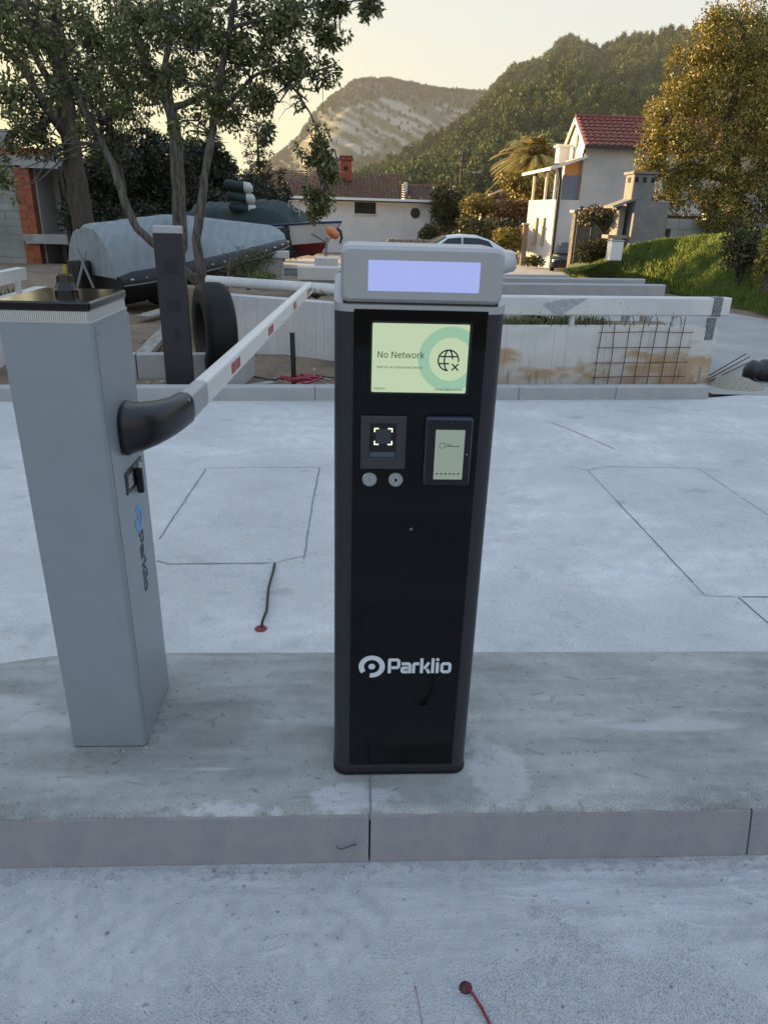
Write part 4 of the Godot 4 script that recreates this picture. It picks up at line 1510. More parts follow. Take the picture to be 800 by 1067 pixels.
func blades(rng: RandomNumberGenerator, n: int, h: float, spread: float, w: float) -> ArrayMesh:       # one tuft of grass
	var st := tool()
	st.set_smooth_group(-1)
	for k in n:
		var a := rng.randf() * TAU
		var o := Vector3(cos(a), 0, sin(a)) * spread * rng.randf()
		var lean := Vector3(cos(a + rng.randfn() * 0.6), 0, sin(a + rng.randfn() * 0.6)) * h * rng.randf_range(0.15, 0.6)
		var hh := h * rng.randf_range(0.5, 1.1)
		var s := Vector3(-sin(a), 0, cos(a)) * w * 0.5
		var m := o + lean * 0.35 + Vector3(0, hh * 0.6, 0)
		var e := o + lean + Vector3(0, hh * 0.95, 0)
		quad(st, o - s, o + s, m + s * 0.8, m - s * 0.8)
		tri(st, m - s * 0.8, m + s * 0.8, e)
	return done(st)

func make_trees() -> void:
	var rng := RandomNumberGenerator.new()
	rng.seed = 21
	M.bark = toned("grey bark", 81, lin(0.05, 0.044, 0.038), lin(0.16, 0.145, 0.125), 0.5, 0.95, 0.03, 5, Vector2(1, 5), 1.8)
	M.bark_dark = toned("dark bark", 82, lin(0.035, 0.028, 0.022), lin(0.10, 0.08, 0.062), 0.8, 0.95, 0.03, 5, Vector2(1, 5), 1.8)
	M.leaf = leaf_mat("green leaves", 0.5)
	M.needle = leaf_mat("needles", 0.25)
	var olive := [lin(0.11, 0.125, 0.042), lin(0.15, 0.16, 0.055), lin(0.20, 0.20, 0.075), lin(0.085, 0.10, 0.038)]
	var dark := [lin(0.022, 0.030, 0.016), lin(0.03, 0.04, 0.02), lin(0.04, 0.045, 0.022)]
	# the many-stemmed tree in front of the covered boat
	tree("leaning_tree", "leafy tree with two slender grey stems leaning apart in front of the boat", "tree",
		[[[212, 300, 10.6, 0.061], [163, 256, 10.6, 0.054], [143, 238, 10.6, 0.050], [131, 212, 10.6, 0.049], [118, 172, 10.7, 0.046], [95, 126, 10.7, 0.042], [62, 66, 10.8, 0.037], [38, 30, 10.9, 0.033], [18, -12, 11, 0.025], [2, -60, 11, 0.014]],
		[[212, 300, 10.5, 0.068], [205, 250, 10.4, 0.061], [212, 196, 10.4, 0.056], [219, 150, 10.4, 0.050], [222, 128, 10.4, 0.048], [230, 80, 10.3, 0.043], [240, 30, 10.2, 0.037], [246, -20, 10.1, 0.029], [250, -70, 10, 0.014]],
		[[222, 128, 10.4, 0.029], [262, 80, 10.2, 0.022], [290, 70, 10.0, 0.016], [318, 108, 9.9, 0.012], [334, 140, 9.9, 0.008], [338, 200, 9.9, 0.004]],
		[[240, 30, 10.2, 0.025], [285, 14, 10.0, 0.019], [335, 4, 9.8, 0.013], [385, 0, 9.7, 0.006]]],
		[blob(250, 20, 10.3, 60, 34, 1.5), blob(300, 25, 10.0, 45, 34, 1.2), blob(200, 40, 10.6, 52, 40, 1.3), blob(262, 75, 10.2, 40, 30, 0.9), blob(150, 20, 10.8, 55, 36, 1.2), blob(95, 40, 10.8, 55, 40, 0.9), blob(30, 40, 10.8, 45, 38, 0.8), blob(8, 8, 10.6, 40, 30, 0.7), blob(318, 72, 9.9, 38, 20, 0.8), blob(285, 100, 10.0, 34, 18, 0.55), blob(225, 105, 10.3, 30, 22, 0.5), blob(160, 75, 10.8, 40, 28, 0.7), blob(342, 40, 9.8, 22, 18, 0.4), blob(382, 6, 9.7, 14, 15, 0.22), blob(345, 2, 9.8, 25, 10, 0.3), blob(10, 100, 10.4, 20, 26, 0.25), blob(5, 190, 10.2, 10, 28, 0.15), blob(75, 95, 10.8, 30, 22, 0.3),
		blob(330, 150, 9.9, 21, 20, 0.6), blob(338, 178, 9.9, 20, 20, 0.6), blob(334, 205, 9.9, 18, 16, 0.45), blob(326, 222, 9.9, 10, 10, 0.16), blob(122, 115, 10.6, 26, 18, 0.25), blob(80, 140, 10.6, 12, 12, 0.12), blob(190, 130, 10.5, 24, 16, 0.2)],
		M.bark, M.leaf, rng, {"density": 1200.0, "length": 0.080, "width": 0.034, "tones": olive, "twig": 0.010, "per": 5, "clump": 2.4, "gap": 0.14, "shell": 0.6, "wob": 0.006})
	tree("forked_tree", "straight grey tree forking above the covered boat", "tree",
		[[[189, 300, 13.6, 0.136], [187, 215, 13.6, 0.119], [184, 150, 13.6, 0.106], [178, 112, 13.6, 0.098], [165, 90, 13.7, 0.076], [150, 60, 13.8, 0.060], [135, 10, 13.9, 0.043], [130, -40, 14, 0.025]],
		[[178, 112, 13.6, 0.064], [195, 108, 13.5, 0.051], [212, 98, 13.4, 0.034], [240, 70, 13.3, 0.017]],
		[[178, 112, 13.6, 0.068], [172, 70, 13.4, 0.051], [180, 20, 13.3, 0.038], [185, -30, 13.2, 0.025]]],
		[blob(150, 30, 13.8, 40, 36, 0.9), blob(190, 15, 13.3, 40, 30, 0.9), blob(215, 85, 13.4, 26, 20, 0.4), blob(125, 70, 13.8, 30, 24, 0.45), blob(185, 70, 13.4, 22, 18, 0.3), blob(150, 100, 13.8, 24, 16, 0.3), blob(240, 120, 13.3, 22, 16, 0.3), blob(265, 135, 13.3, 22, 14, 0.3)],
		M.bark, M.leaf, rng, {"density": 950.0, "length": 0.09, "width": 0.04, "tones": dark + olive, "twig": 0.015, "per": 4, "clump": 2.0, "gap": 0.12, "wob": 0.008})
	tree("pine_tree", "stout dark trunk of a tree beside the unfinished building", "tree",
		[[[100, 300, 17, 0.277], [92, 262, 17, 0.238], [84, 215, 17, 0.218], [76, 160, 17, 0.198], [68, 110, 17, 0.172], [62, 60, 17.2, 0.132], [60, 0, 17.4, 0.086], [60, -40, 17.5, 0.040]],
		[[76, 150, 17, 0.132], [50, 112, 16.8, 0.099], [25, 72, 16.5, 0.079], [5, 50, 16.3, 0.059], [-25, 30, 16, 0.026]],
		[[70, 118, 17, 0.079], [30, 42, 17.2, 0.059], [0, 34, 17.3, 0.040], [-30, 28, 17.3, 0.020]],
		[[130, 300, 18, 0.106], [133, 232, 18, 0.099], [126, 180, 18, 0.086], [112, 120, 18, 0.066], [95, 60, 18, 0.040]]],
		[blob(60, 60, 17, 48, 36, 1.2), blob(20, 110, 17, 36, 26, 0.9), blob(95, 110, 17.3, 34, 30, 0.9), blob(35, 150, 16.8, 40, 14, 0.7), blob(75, 20, 17.3, 60, 30, 1.2), blob(110, 150, 17.8, 24, 24, 0.6), blob(10, 20, 17, 36, 26, 0.6), blob(100, 70, 17.6, 36, 30, 0.8), blob(130, 110, 17.6, 24, 30, 0.6)],
		M.bark_dark, M.leaf, rng, {"density": 1500.0, "length": 0.10, "width": 0.045, "tones": dark + olive, "twig": 0.025, "per": 5, "clump": 1.5, "gap": 0.10, "wob": 0.015})
	# dark evergreens behind the boats
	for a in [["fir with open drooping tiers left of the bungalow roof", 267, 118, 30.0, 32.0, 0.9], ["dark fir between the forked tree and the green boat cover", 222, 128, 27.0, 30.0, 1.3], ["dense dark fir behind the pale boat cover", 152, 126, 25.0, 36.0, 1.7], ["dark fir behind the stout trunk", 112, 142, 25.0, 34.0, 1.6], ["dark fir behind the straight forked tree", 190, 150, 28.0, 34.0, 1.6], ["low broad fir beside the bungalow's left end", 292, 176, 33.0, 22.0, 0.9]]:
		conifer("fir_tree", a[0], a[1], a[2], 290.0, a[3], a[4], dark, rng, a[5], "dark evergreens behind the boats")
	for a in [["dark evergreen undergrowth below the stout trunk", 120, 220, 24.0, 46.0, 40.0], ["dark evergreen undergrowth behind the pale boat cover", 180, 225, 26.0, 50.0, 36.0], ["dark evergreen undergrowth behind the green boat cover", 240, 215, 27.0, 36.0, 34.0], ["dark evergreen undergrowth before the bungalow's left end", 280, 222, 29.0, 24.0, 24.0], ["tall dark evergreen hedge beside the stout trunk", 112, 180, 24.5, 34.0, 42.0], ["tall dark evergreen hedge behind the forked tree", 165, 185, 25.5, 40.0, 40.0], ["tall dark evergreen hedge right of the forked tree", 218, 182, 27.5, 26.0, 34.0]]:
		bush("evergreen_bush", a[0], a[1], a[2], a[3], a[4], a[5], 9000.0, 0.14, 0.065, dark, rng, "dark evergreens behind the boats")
	# the big sunlit tree on the right
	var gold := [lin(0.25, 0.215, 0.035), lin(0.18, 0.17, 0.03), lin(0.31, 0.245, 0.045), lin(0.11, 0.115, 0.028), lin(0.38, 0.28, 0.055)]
	tree("holm_oak", "large sunlit evergreen tree on the grass bank", "tree",
		[[[772, 300, 25.8, 0.30], [768, 240, 25.8, 0.27], [765, 190, 25.8, 0.24], [758, 140, 25.9, 0.19], [765, 90, 26.1, 0.13], [775, 30, 26.3, 0.06]],
		[[765, 190, 25.8, 0.15], [735, 180, 25.5, 0.11], [705, 160, 25.3, 0.07], [690, 130, 25.2, 0.035]],
		[[766, 205, 25.8, 0.14], [792, 176, 25.3, 0.11], [830, 150, 25.1, 0.06]]],
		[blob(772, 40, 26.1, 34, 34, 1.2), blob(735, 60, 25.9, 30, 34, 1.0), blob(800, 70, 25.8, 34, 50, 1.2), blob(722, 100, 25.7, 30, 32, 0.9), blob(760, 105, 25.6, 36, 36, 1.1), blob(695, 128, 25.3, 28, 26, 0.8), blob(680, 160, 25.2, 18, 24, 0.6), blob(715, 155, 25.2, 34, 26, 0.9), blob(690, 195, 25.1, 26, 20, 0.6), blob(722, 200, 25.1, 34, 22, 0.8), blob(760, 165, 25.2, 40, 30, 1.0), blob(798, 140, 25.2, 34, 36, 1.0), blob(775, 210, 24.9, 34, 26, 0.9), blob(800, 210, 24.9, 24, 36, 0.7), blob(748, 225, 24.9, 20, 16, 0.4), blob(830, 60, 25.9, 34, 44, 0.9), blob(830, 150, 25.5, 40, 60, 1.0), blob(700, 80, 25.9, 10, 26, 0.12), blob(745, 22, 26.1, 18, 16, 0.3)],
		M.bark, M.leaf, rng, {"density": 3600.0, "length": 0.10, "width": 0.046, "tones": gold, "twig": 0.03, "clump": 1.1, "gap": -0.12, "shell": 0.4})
	bush("ivy_bush", "dark ivy covered shrub on the bank under the sunlit tree", 775, 262, 18.6, 20.0, 30.0, 2600.0, 0.09, 0.05, [lin(0.05, 0.055, 0.02), lin(0.08, 0.075, 0.03), lin(0.11, 0.095, 0.035)], rng)
	# shrubs between the houses
	var mid := [lin(0.05, 0.055, 0.02), lin(0.08, 0.08, 0.028), lin(0.11, 0.10, 0.03)]
	var warm := [lin(0.30, 0.21, 0.035), lin(0.22, 0.18, 0.035), lin(0.14, 0.13, 0.03)]
	var rust := [lin(0.20, 0.10, 0.04), lin(0.15, 0.085, 0.035), lin(0.11, 0.09, 0.03)]
	for a in [
		["round_tree", "round dark green tree at the bungalow's right end", 470, 212, 47.0, 20.0, 26.0, 5200.0, mid],
		["olive_bush", "grey green bush behind the white car", 497, 236, 38.0, 18.0, 13.0, 2200.0, mid],
		["yellow_bush", "bright yellow green bush left of the tall white house", 530, 248, 36.0, 15.0, 12.0, 2000.0, warm],
		["russet_bush", "russet shrubs under the palm", 538, 213, 40.0, 22.0, 14.0, 2600.0, rust],
		["russet_bush", "low golden shrub in front of the stone wall", 505, 214, 41.0, 24.0, 10.0, 2200.0, warm],
		["dark_bush", "dark bush at the foot of the bungalow's right corner", 447, 243, 42.0, 10.0, 8.0, 900.0, mid],
		["golden_tree", "golden leafy thicket under the palm's fronds", 545, 196, 42.0, 24.0, 16.0, 3200.0, warm],
		["dark_bush", "dark bush beside the parked black car", 622, 262, 26.0, 20.0, 14.0, 2200.0, mid],
		["vine_bush", "dry vine tangle hanging on the pergola", 630, 228, 25.5, 27.0, 12.0, 2200.0, [lin(0.06, 0.05, 0.03), lin(0.09, 0.07, 0.04), lin(0.05, 0.05, 0.025)]],
		["yellow_bush", "yellow flowering shrub with sunlight put into its leaf colour at the foot of the grass bank", 804, 268, 12.6, 12.0, 30.0, 1200.0, [lin(0.42, 0.28, 0.03), lin(0.30, 0.24, 0.04), lin(0.12, 0.13, 0.03)]],  # golden sunlight on this spot is mixed into the leaf tones
		["weed_bush", "low weeds at the corner of the tall white house", 556, 272, 33.0, 10.0, 5.0, 400.0, mid]]:
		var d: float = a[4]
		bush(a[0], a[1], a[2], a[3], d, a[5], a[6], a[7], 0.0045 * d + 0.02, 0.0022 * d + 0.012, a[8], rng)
	# more distant scrub and slim trees on the rise behind them
	var places := []
	var colours := []
	for k in 700:
		var az := rng.randf_range(-3.0, 16.0)
		var r := rng.randf_range(62.0, 200.0)
		var a := deg_to_rad(az)
		var h := rng.randf_range(1.0, 3.4) * (1.6 if r > 120 else 1.0)
		places.append(Transform3D(Basis(Vector3.UP, rng.randf() * TAU) * Basis.from_scale(Vector3(h * 1.3, h, h * 1.3)), Vector3(sin(a) * r, ground_y(0, -r) - 0.2, -cos(a) * r)))
		var t := rng.randf()
		colours.append(Color(lerpf(0.07, 0.20, t), lerpf(0.07, 0.13, t), lerpf(0.03, 0.05, t)))
	scatter("scrub", "golden scrub and small trees on the rise between the two houses", "scrub", pine_blob(3), M.far_leaf, places, colours)
	# palm
	var crown := pd(556, 168, 44.0)
	var palm := thing("palm_tree", "golden palm beside the tall white house", "palm tree", Vector3(crown.x, ground_y(crown.x, crown.z), crown.z))
	var pst := tool()
	var h := crown.y - palm.position.y
	tube(pst, [Vector3.ZERO, Vector3(0.05, h * 0.5, 0), Vector3(0, h, 0)], [0.3, 0.24, 0.26], 10)
	obj("trunk", pst, M.bark_dark, palm)
	var pm := leaf_mat("palm leaflets", 0.5)
	for k in 110:
		var st := tool()
		st.set_smooth_group(-1)
		var a := TAU * k * 0.382
		var lift := rng.randf_range(-0.15, 1.45)
		var len := rng.randf_range(1.8, 2.9)
		var dir := Vector3(cos(a), 0, sin(a))
		var side := Vector3(-sin(a), 0, cos(a))
		var prev := Vector3(0, h, 0)
		for q in 12:
			var s := (q + 1) / 12.0
			var p := Vector3(0, h, 0) + dir * len * s * cos(lift) + Vector3(0, len * (sin(lift) * s - 0.55 * s * s), 0)
			for sgn in [-1.0, 1.0]:
				for w in 2:
					var base := prev.lerp(p, w * 0.5)
					var tip: Vector3 = base + side * sgn * 0.42 * (1.0 - s * 0.55) + (p - prev).normalized() * 0.30 + Vector3(0, -0.12, 0)
					tri(st, base, base + (p - prev).normalized() * 0.11, tip)
			quad(st, prev - side * 0.015, prev + side * 0.015, p + side * 0.01, p - side * 0.01)
			prev = p
		var mm := st
		var fr := obj("frond", mm, M.palm if M.has("palm") else pm, palm)
		if not M.has("palm"):
			pm.vertex_color_use_as_albedo = false
			pm.albedo_color = Color(0.34, 0.25, 0.04).linear_to_srgb()
			M.palm = pm
		fr.name = "frond" if k == 0 else "frond_%03d" % k

# ---------------------------------------------------------------- walls and building-site things round the lane
func wall_prism(st: SurfaceTool, a: Vector3, b: Vector3, y0: float, y1: float, thick: float, bevel := 0.006) -> void:
	# an upright slab whose front face runs from a to b (seen from the camera's side), thickness behind it
	var d := Vector3(b.x - a.x, 0, b.z - a.z)
	var n := Vector3(-d.z, 0, d.x).normalized()            # towards the camera when a is on the left
	var basis := Basis(d.normalized(), Vector3.UP, n)
	box(st, Vector3((a.x + b.x) / 2, (y0 + y1) / 2, (a.z + b.z) / 2) - n * thick / 2, Vector3(d.length(), y1 - y0, thick), bevel, basis)

func dirty_wall_texture() -> ImageTexture:
	# whitewashed concrete with ochre soil stains and dark runs on its lower part
	var w := 1024
	var h := 256
	var a := field(w, h, 91, 0.012, 5, Vector2(2, 1))
	var b := field(w, h, 92, 0.03, 4, Vector2(1, 6))
	var f := field(w, h, 93, 0.2, 3)
	var out := PackedByteArray()
	out.resize(w * h * 3)
	for j in h:
		var y := 1.0 - (j + 0.5) / h
		for i in w:
			var k := j * w + i
			var va := a[k] / 255.0
			var vb := b[k] / 255.0
			var vf := f[k] / 255.0
			var x := float(i) / w
			var c := Vector3(0.60, 0.59, 0.57) * (1.0 + 0.2 * (va - 0.5) + 0.12 * (vf - 0.5))
			var edge := 0.62 + 0.16 * sin(x * 9.0) + 0.5 * (va - 0.5)
			var soil := clampf((edge - y) * 6.0, 0.0, 1.0) * clampf(0.55 + 0.5 * x + (va - 0.5) * 1.6, 0.0, 1.0)
			c = c.lerp(Vector3(0.40, 0.27, 0.15) * (0.8 + 0.5 * vf), soil * 0.9)
			var run := clampf((vb - 0.62) * 6.0, 0.0, 1.0) * clampf((0.5 - absf(y - 0.32)) * 2.2 - 0.35 + (vf - 0.5), 0.0, 1.0)
			c = c.lerp(Vector3(0.14, 0.12, 0.10), run * 0.8)
			out[k * 3] = to_srgb8(c.x)
			out[k * 3 + 1] = to_srgb8(c.y)
			out[k * 3 + 2] = to_srgb8(c.z)
	return picture(w, h, out)

func rock_mesh(sd: int) -> ArrayMesh:
	var rng := RandomNumberGenerator.new()
	rng.seed = sd
	var st := tool()
	var s := SphereMesh.new()
	s.radius = 0.5
	s.height = 0.8
	s.radial_segments = 7
	s.rings = 4
	var arr := s.get_mesh_arrays()
	var v: PackedVector3Array = arr[Mesh.ARRAY_VERTEX]
	var moved := {}
	for i in v.size():
		var key := v[i].snapped(Vector3.ONE * 0.001)
		if not moved.has(key):
			moved[key] = v[i] * rng.randf_range(0.7, 1.2)
	st.set_smooth_group(-1)
	for i in arr[Mesh.ARRAY_INDEX]:
		st.add_vertex(moved[v[i].snapped(Vector3.ONE * 0.001)])
	return done(st)

func make_site() -> void:
	var rng := RandomNumberGenerator.new()
	rng.seed = 33
	M.white_wall = textured("whitewashed concrete", grain_textures(94, 320, lin(0.58, 0.575, 0.56), 0.25, 0.12, 0.14, 0.5, Vector2(1, 6)), 1.4, 0.3, 0.9)
	M.grey_wall = textured("bare concrete", grain_textures(95, 320, lin(0.33, 0.325, 0.31), 0.35, 0.15, 0.2, 0.6, Vector2(5, 1)), 1.7, 0.4, 0.92)
	M.rust = toned("rusty steel", 96, lin(0.08, 0.032, 0.016), lin(0.17, 0.07, 0.035), 0.1, 0.9)
	# kerb stones on the far side of the lane
	var kerb := Node3D.new()
	kerb.name = "kerb_001"
	kerb.set_meta("kind", "structure")
	add_child(kerb)
	var k0 := Vector3(-1.22, 0, -6.14)
	var k1 := Vector3(3.44, 0, -6.50)
	var kl := k0.distance_to(k1)
	for i in 5:
		var st := tool()
		wall_prism(st, k0.lerp(k1, (i * 0.93) / kl), k0.lerp(k1, minf(1.0, (i * 0.93 + 0.927) / kl)), -0.1, 0.118 + rng.randf_range(-0.002, 0.002), 0.12, 0.008)
		obj("kerb_stone", st, M.kerb_pale, kerb)
	for q in [[Vector3(-4.2, 0, -5.92), Vector3(-3.24, 0, -5.98)], [Vector3(-3.23, 0, -5.98), Vector3(-2.24, 0, -6.06)], [Vector3(-2.23, 0, -6.06), Vector3(-1.24, 0, -6.14)], [Vector3(-3.0, 0, -7.05), Vector3(-2.1, 0, -7.15)], [Vector3(-2.09, 0, -7.15), Vector3(-1.1, 0, -7.25)]]:
		var st := tool()
		wall_prism(st, q[0], q[1], -0.1, 0.118 if q[0].z > -6.5 else 0.20, 0.12, 0.008)
		obj("kerb_stone", st, M.kerb_pale, kerb)
	var st := tool()
	beam(st, Vector3(-1.16, 0.06, -6.28), Vector3(-1.0, 0.11, -7.2), 0.14, 0.19, 0.008)
	obj("kerb_stone", st, M.kerb_pale, kerb)
	# dark cabinet at the far end of the lane
	var cab := thing("equipment_cabinet", "tall dark grey cabinet with louvres and an aluminium cap beyond the lane", "cabinet", Vector3(-1.56, -0.01, -6.62), deg_to_rad(9))
	st = tool()
	extrude(st, rect(0.245, 0.21, 0.008, 4, 0, 0.105), 1.345, Transform3D(PLAN, Vector3.ZERO))
	obj("body", st, M.dark_metal, cab)
	st = tool()
	box(st, Vector3(0, 1.376, -0.105), Vector3(0.243, 0.062, 0.208), 0.006)
	obj("cap", st, M.aluminium, cab)
	st = tool()
	box(st, Vector3(0, 0.30, 0.0015), Vector3(0.239, 0.003, 0.004), 0.0)
	obj("panel_joint", st, M.black, cab)
	for q in [[-0.028, 1.13, 5], [0.040, 1.13, 5], [-0.028, 0.80, 5], [0.040, 0.80, 5], [0.012, 0.55, 5]]:
		var lv := Node3D.new()
		lv.name = "louvre_panel"
		cab.add_child(lv, true)
		for k in q[2]:
			st = tool()
			box(st, Vector3(q[0], q[1] - k * 0.024, 0.003), Vector3(0.052, 0.012, 0.006), 0.001, Basis(Vector3.RIGHT, -0.8))
			obj("slat", st, M.dark_metal, lv)
	# big tyre behind it
	var ty := thing("tyre", "large worn black tyre standing behind the dark cabinet", "tyre", Vector3(-1.36, -0.04, -7.42), deg_to_rad(22))
	st = tool()
	var prof := []
	for k in 25:
		var a := TAU * k / 24.0
		var c := Vector2(0.345, 0)
		prof.append(c + Vector2(signf(cos(a)) * pow(absf(cos(a)), 0.6) * 0.115, signf(sin(a)) * pow(absf(sin(a)), 0.6) * 0.15))
	lathe(st, prof, 48, Transform3D(Basis(Vector3.BACK, PI / 2) , Vector3(0, 0.455, 0)))
	obj("tread", st, M.rubber, ty)
	st = tool()
	lathe(st, [Vector2(0.250, -0.13), Vector2(0.236, -0.06), Vector2(0.232, 0.0), Vector2(0.236, 0.06), Vector2(0.250, 0.13)], 40, Transform3D(Basis(Vector3.BACK, PI / 2), Vector3(0, 0.455, 0)))
	obj("inner_bead", st, M.rubber, ty)
	# stake, red netting, boards
	var sk := thing("stake", "thin black plastic stake standing in the dirt", "stake", Vector3(-0.52, -0.06, -6.78))
	st = tool()
	tube(st, [Vector3(0, 0, 0), Vector3(-0.002, 0.3, 0), Vector3(-0.006, 0.55, 0)], [0.024, 0.024, 0.023], 12)
	obj("post", st, M.black, sk)
	st = tool()
	lathe(st, [Vector2(0.026, 0), Vector2(0.026, 0.012), Vector2(0.0, 0.014)], 12, Transform3D(Basis.IDENTITY, Vector3(-0.006, 0.548, 0)), false)
	obj("cap", st, M.black, sk)
	st = tool()
	var pts := []
	for k in 70:
		var a := k * 0.62
		pts.append(Vector3(-0.45 + 0.11 * sin(a * 0.31) + 0.09 * cos(a), 0.03 + 0.05 * absf(sin(a * 0.77)) , -6.84 + 0.07 * sin(a) + 0.05 * sin(a * 0.2)))
	tube(st, pts, [0.010], 6)
	tag(obj("hose", st, mat("red plastic hose", lin(0.30, 0.022, 0.04), 0.5)), "tangled red plastic hose on the dirt by the stake", "hose")
	st = tool()
	var cpts := []
	for k in 30:
		cpts.append(Vector3(-1.0 + k * 0.062, -0.01 + 0.012 * sin(k * 1.3), -7.15 + 0.06 * sin(k * 0.37) - k * 0.004))
	tube(st, cpts, [0.008], 6)
	tag(obj("cable_run", st, M.cable_black), "black cable lying across the dirt behind the stake", "cable")
	for q in [[Vector3(-0.96, 0.0, -6.72), Vector3(-0.72, 0.01, -6.86), 0.09, 0.02, "short pale board on the dirt by the kerb end"], [pg(146, 374, 0.02), pg(182, 334, 0.02), 0.16, 0.06, "weathered plank on the dirt left of the dark cabinet"], [pg(150, 330, 0.0), pg(176, 322, 0.0), 0.25, 0.03, "pale flat board on the dirt under the boat trailer"]]:
		st = tool()
		beam(st, q[0], q[1], q[2], q[3], 0.004)
		tag(obj("board", st, toned("weathered timber", 97, lin(0.22, 0.20, 0.17), lin(0.40, 0.37, 0.32), 0.6, 0.9, 0.03, 4, Vector2(1, 6))), q[4], "board")
	# stones on the dirt
	var places := []
	var colours := []
	for k in 1300:
		var x := rng.randf_range(-5.0, 4.6)
		var z := rng.randf_range(-13.5, -6.35)
		if x > 1.0 and z < -6.9 and x < 3.6:
			continue
		var s := 0.012 + 0.05 * pow(rng.randf(), 4.0)
		places.append(Transform3D(Basis(Vector3.UP, rng.randf() * TAU) * Basis.from_scale(Vector3(s * rng.randf_range(0.8, 1.6), s, s * rng.randf_range(0.8, 1.6))), Vector3(x, ground_y(x, z) - 0.045 + rng.randf_range(-0.01, 0.02), z)))
		var t := rng.randf_range(0.18, 0.42)
		colours.append(Color(t, t * 0.92, t * 0.82))
	scatter("gravel", "loose stones strewn over the dirt", "gravel", rock_mesh(3), M.stone, places, colours)
	# whitewashed planter wall on the left, cast against upright boards
	var la := Vector3(-1.80, 0, -9.065)
	var lb := Vector3(0.95, 0, -7.735)
	var pw := thing("planter_wall", "whitewashed wall with upright formwork marks behind the boom", "wall", Vector3(0, 0, 0))
	st = tool()
	wall_prism(st, la + Vector3(0, 0, -0.012), lb + Vector3(0, 0, -0.012), -0.15, 0.60, 0.16, 0.01)
	obj("core", st, M.white_wall, pw)
	var u := 0.0
	var whole := la.distance_to(lb)
	while u < whole - 0.05:
		var w := rng.randf_range(0.10, 0.16)
		var off := Vector3(0, 0, rng.randf_range(-0.0015, 0.0015))
		st = tool()
		wall_prism(st, la.lerp(lb, u / whole) + off, la.lerp(lb, minf(1.0, (u + w - 0.0015) / whole)) + off, -0.15, 0.597, 0.012, 0.002)
		obj("board_panel", st, M.white_wall, pw).name = "panel" if u == 0.0 else "panel_%03d" % int(u * 100)
		u += w
	st = tool()
	var n := Vector3(0.436, 0, -0.9) * 0.33
	tube(st, [la + n + Vector3(-0.1, 0.715, 0), la.lerp(lb, 0.4) + n + Vector3(0, 0.712, 0), lb + n + Vector3(0, 0.715, 0)], [0.062, 0.064, 0.062], 14)
	tag(obj("pole", st, M.white_wall), "long white round pole lying behind the whitewashed planter wall", "pole")
	st = tool()
	tube(st, [la + n * 1.5 + Vector3(0.0, 0.45, 0), la + n * 1.5 + Vector3(0.10, 0.95, 0.0)], [0.024, 0.02], 8)
	tag(obj("wooden_stick", st, M.bark), "slanting wooden stick above the tyre", "stick")
	# soil and weeds behind the left wall
	struct("terrain", slab([Vector2(-1.9, -9.2), Vector2(0.9, -7.88), Vector2(1.2, -9.0), Vector2(-0.6, -11.2), Vector2(-2.4, -11.0)], 0.50, -0.3), M.dirt)
	var weeds := [lin(0.07, 0.085, 0.03), lin(0.10, 0.11, 0.04), lin(0.15, 0.14, 0.06), lin(0.06, 0.07, 0.03)]
	bush("weed_bush", "dry feathery weeds growing behind the whitewashed wall", 258, 277, 9.7, 26.0, 22.0, 1500.0, 0.06, 0.012, weeds, rng, "", null, 9)
	bush("weed_bush", "bright green weeds behind the whitewashed wall", 274, 290, 9.3, 14.0, 7.0, 500.0, 0.06, 0.02, [lin(0.10, 0.14, 0.03), lin(0.14, 0.17, 0.04)], rng)
	bush("weed_bush", "low weeds behind the wall near the boom's end", 330, 303, 8.9, 22.0, 6.0, 600.0, 0.05, 0.014, weeds, rng)
	# the stained planter wall on the right with its rail and rusty reinforcing mesh
	var ra := Vector3(0.55, 0, -6.79)
	var rb := Vector3(3.75, 0, -7.228)
	var rn := Vector3(-(rb.z - ra.z), 0, rb.x - ra.x).normalized()
	var rw := thing("planter_wall", "stained whitewashed planter wall carrying a rail and rusty mesh", "wall")
	st = tool()
	st.set_smooth_group(-1)
	wall_prism(st, ra - rn * 0.004, rb - rn * 0.004, -0.15, 0.572, 0.15, 0.01)
	obj("core", st, M.white_wall, rw)
	M.stained = mat("stained whitewash", Color.WHITE, 0.92)
	M.stained.albedo_texture = dirty_wall_texture()
	var u0 := 0.0
	var rl := ra.distance_to(rb)
	var pieces := 0
	while u0 < rl - 0.03:
		var w := minf(rng.randf_range(0.12, 0.20), rl - u0)
		var p := ra.lerp(rb, u0 / rl) + rn * rng.randf_range(-0.0012, 0.002)
		var q := ra.lerp(rb, minf(1.0, (u0 + w - 0.0015) / rl)) + (p - ra.lerp(rb, u0 / rl))
		st = tool()
		st.set_smooth_group(-1)
		for v in [[p, -0.12, u0], [q, 0.568, u0 + w], [q, -0.12, u0 + w], [p, -0.12, u0], [p, 0.568, u0], [q, 0.568, u0 + w]]:
			st.set_uv(Vector2(v[2] / rl, 1.0 - clampf((v[1] + 0.1) / 0.668, 0.0, 1.0)))
			st.add_vertex(Vector3(v[0].x, v[1], v[0].z))
		var pn := obj("panel", st, M.stained, rw)
		pn.name = "panel" if pieces == 0 else "panel_%03d" % pieces
		pieces += 1
		u0 += w
	st = tool()
	wall_prism(st, ra + rn * 0.02, rb + rn * 0.02 + Vector3(0.08, 0, -0.01), 0.682, 0.858, 0.13, 0.012)
	obj("rail", st, M.white_wall, rw)
	for f in [0.505, 0.845, 0.18]:
		st = tool()
		wall_prism(st, ra.lerp(rb, f) - rn * 0.02, ra.lerp(rb, f + 0.013) - rn * 0.02, 0.565, 0.69, 0.05, 0.003)
		obj("rail_post", st, M.white_wall, rw)
	st = tool()
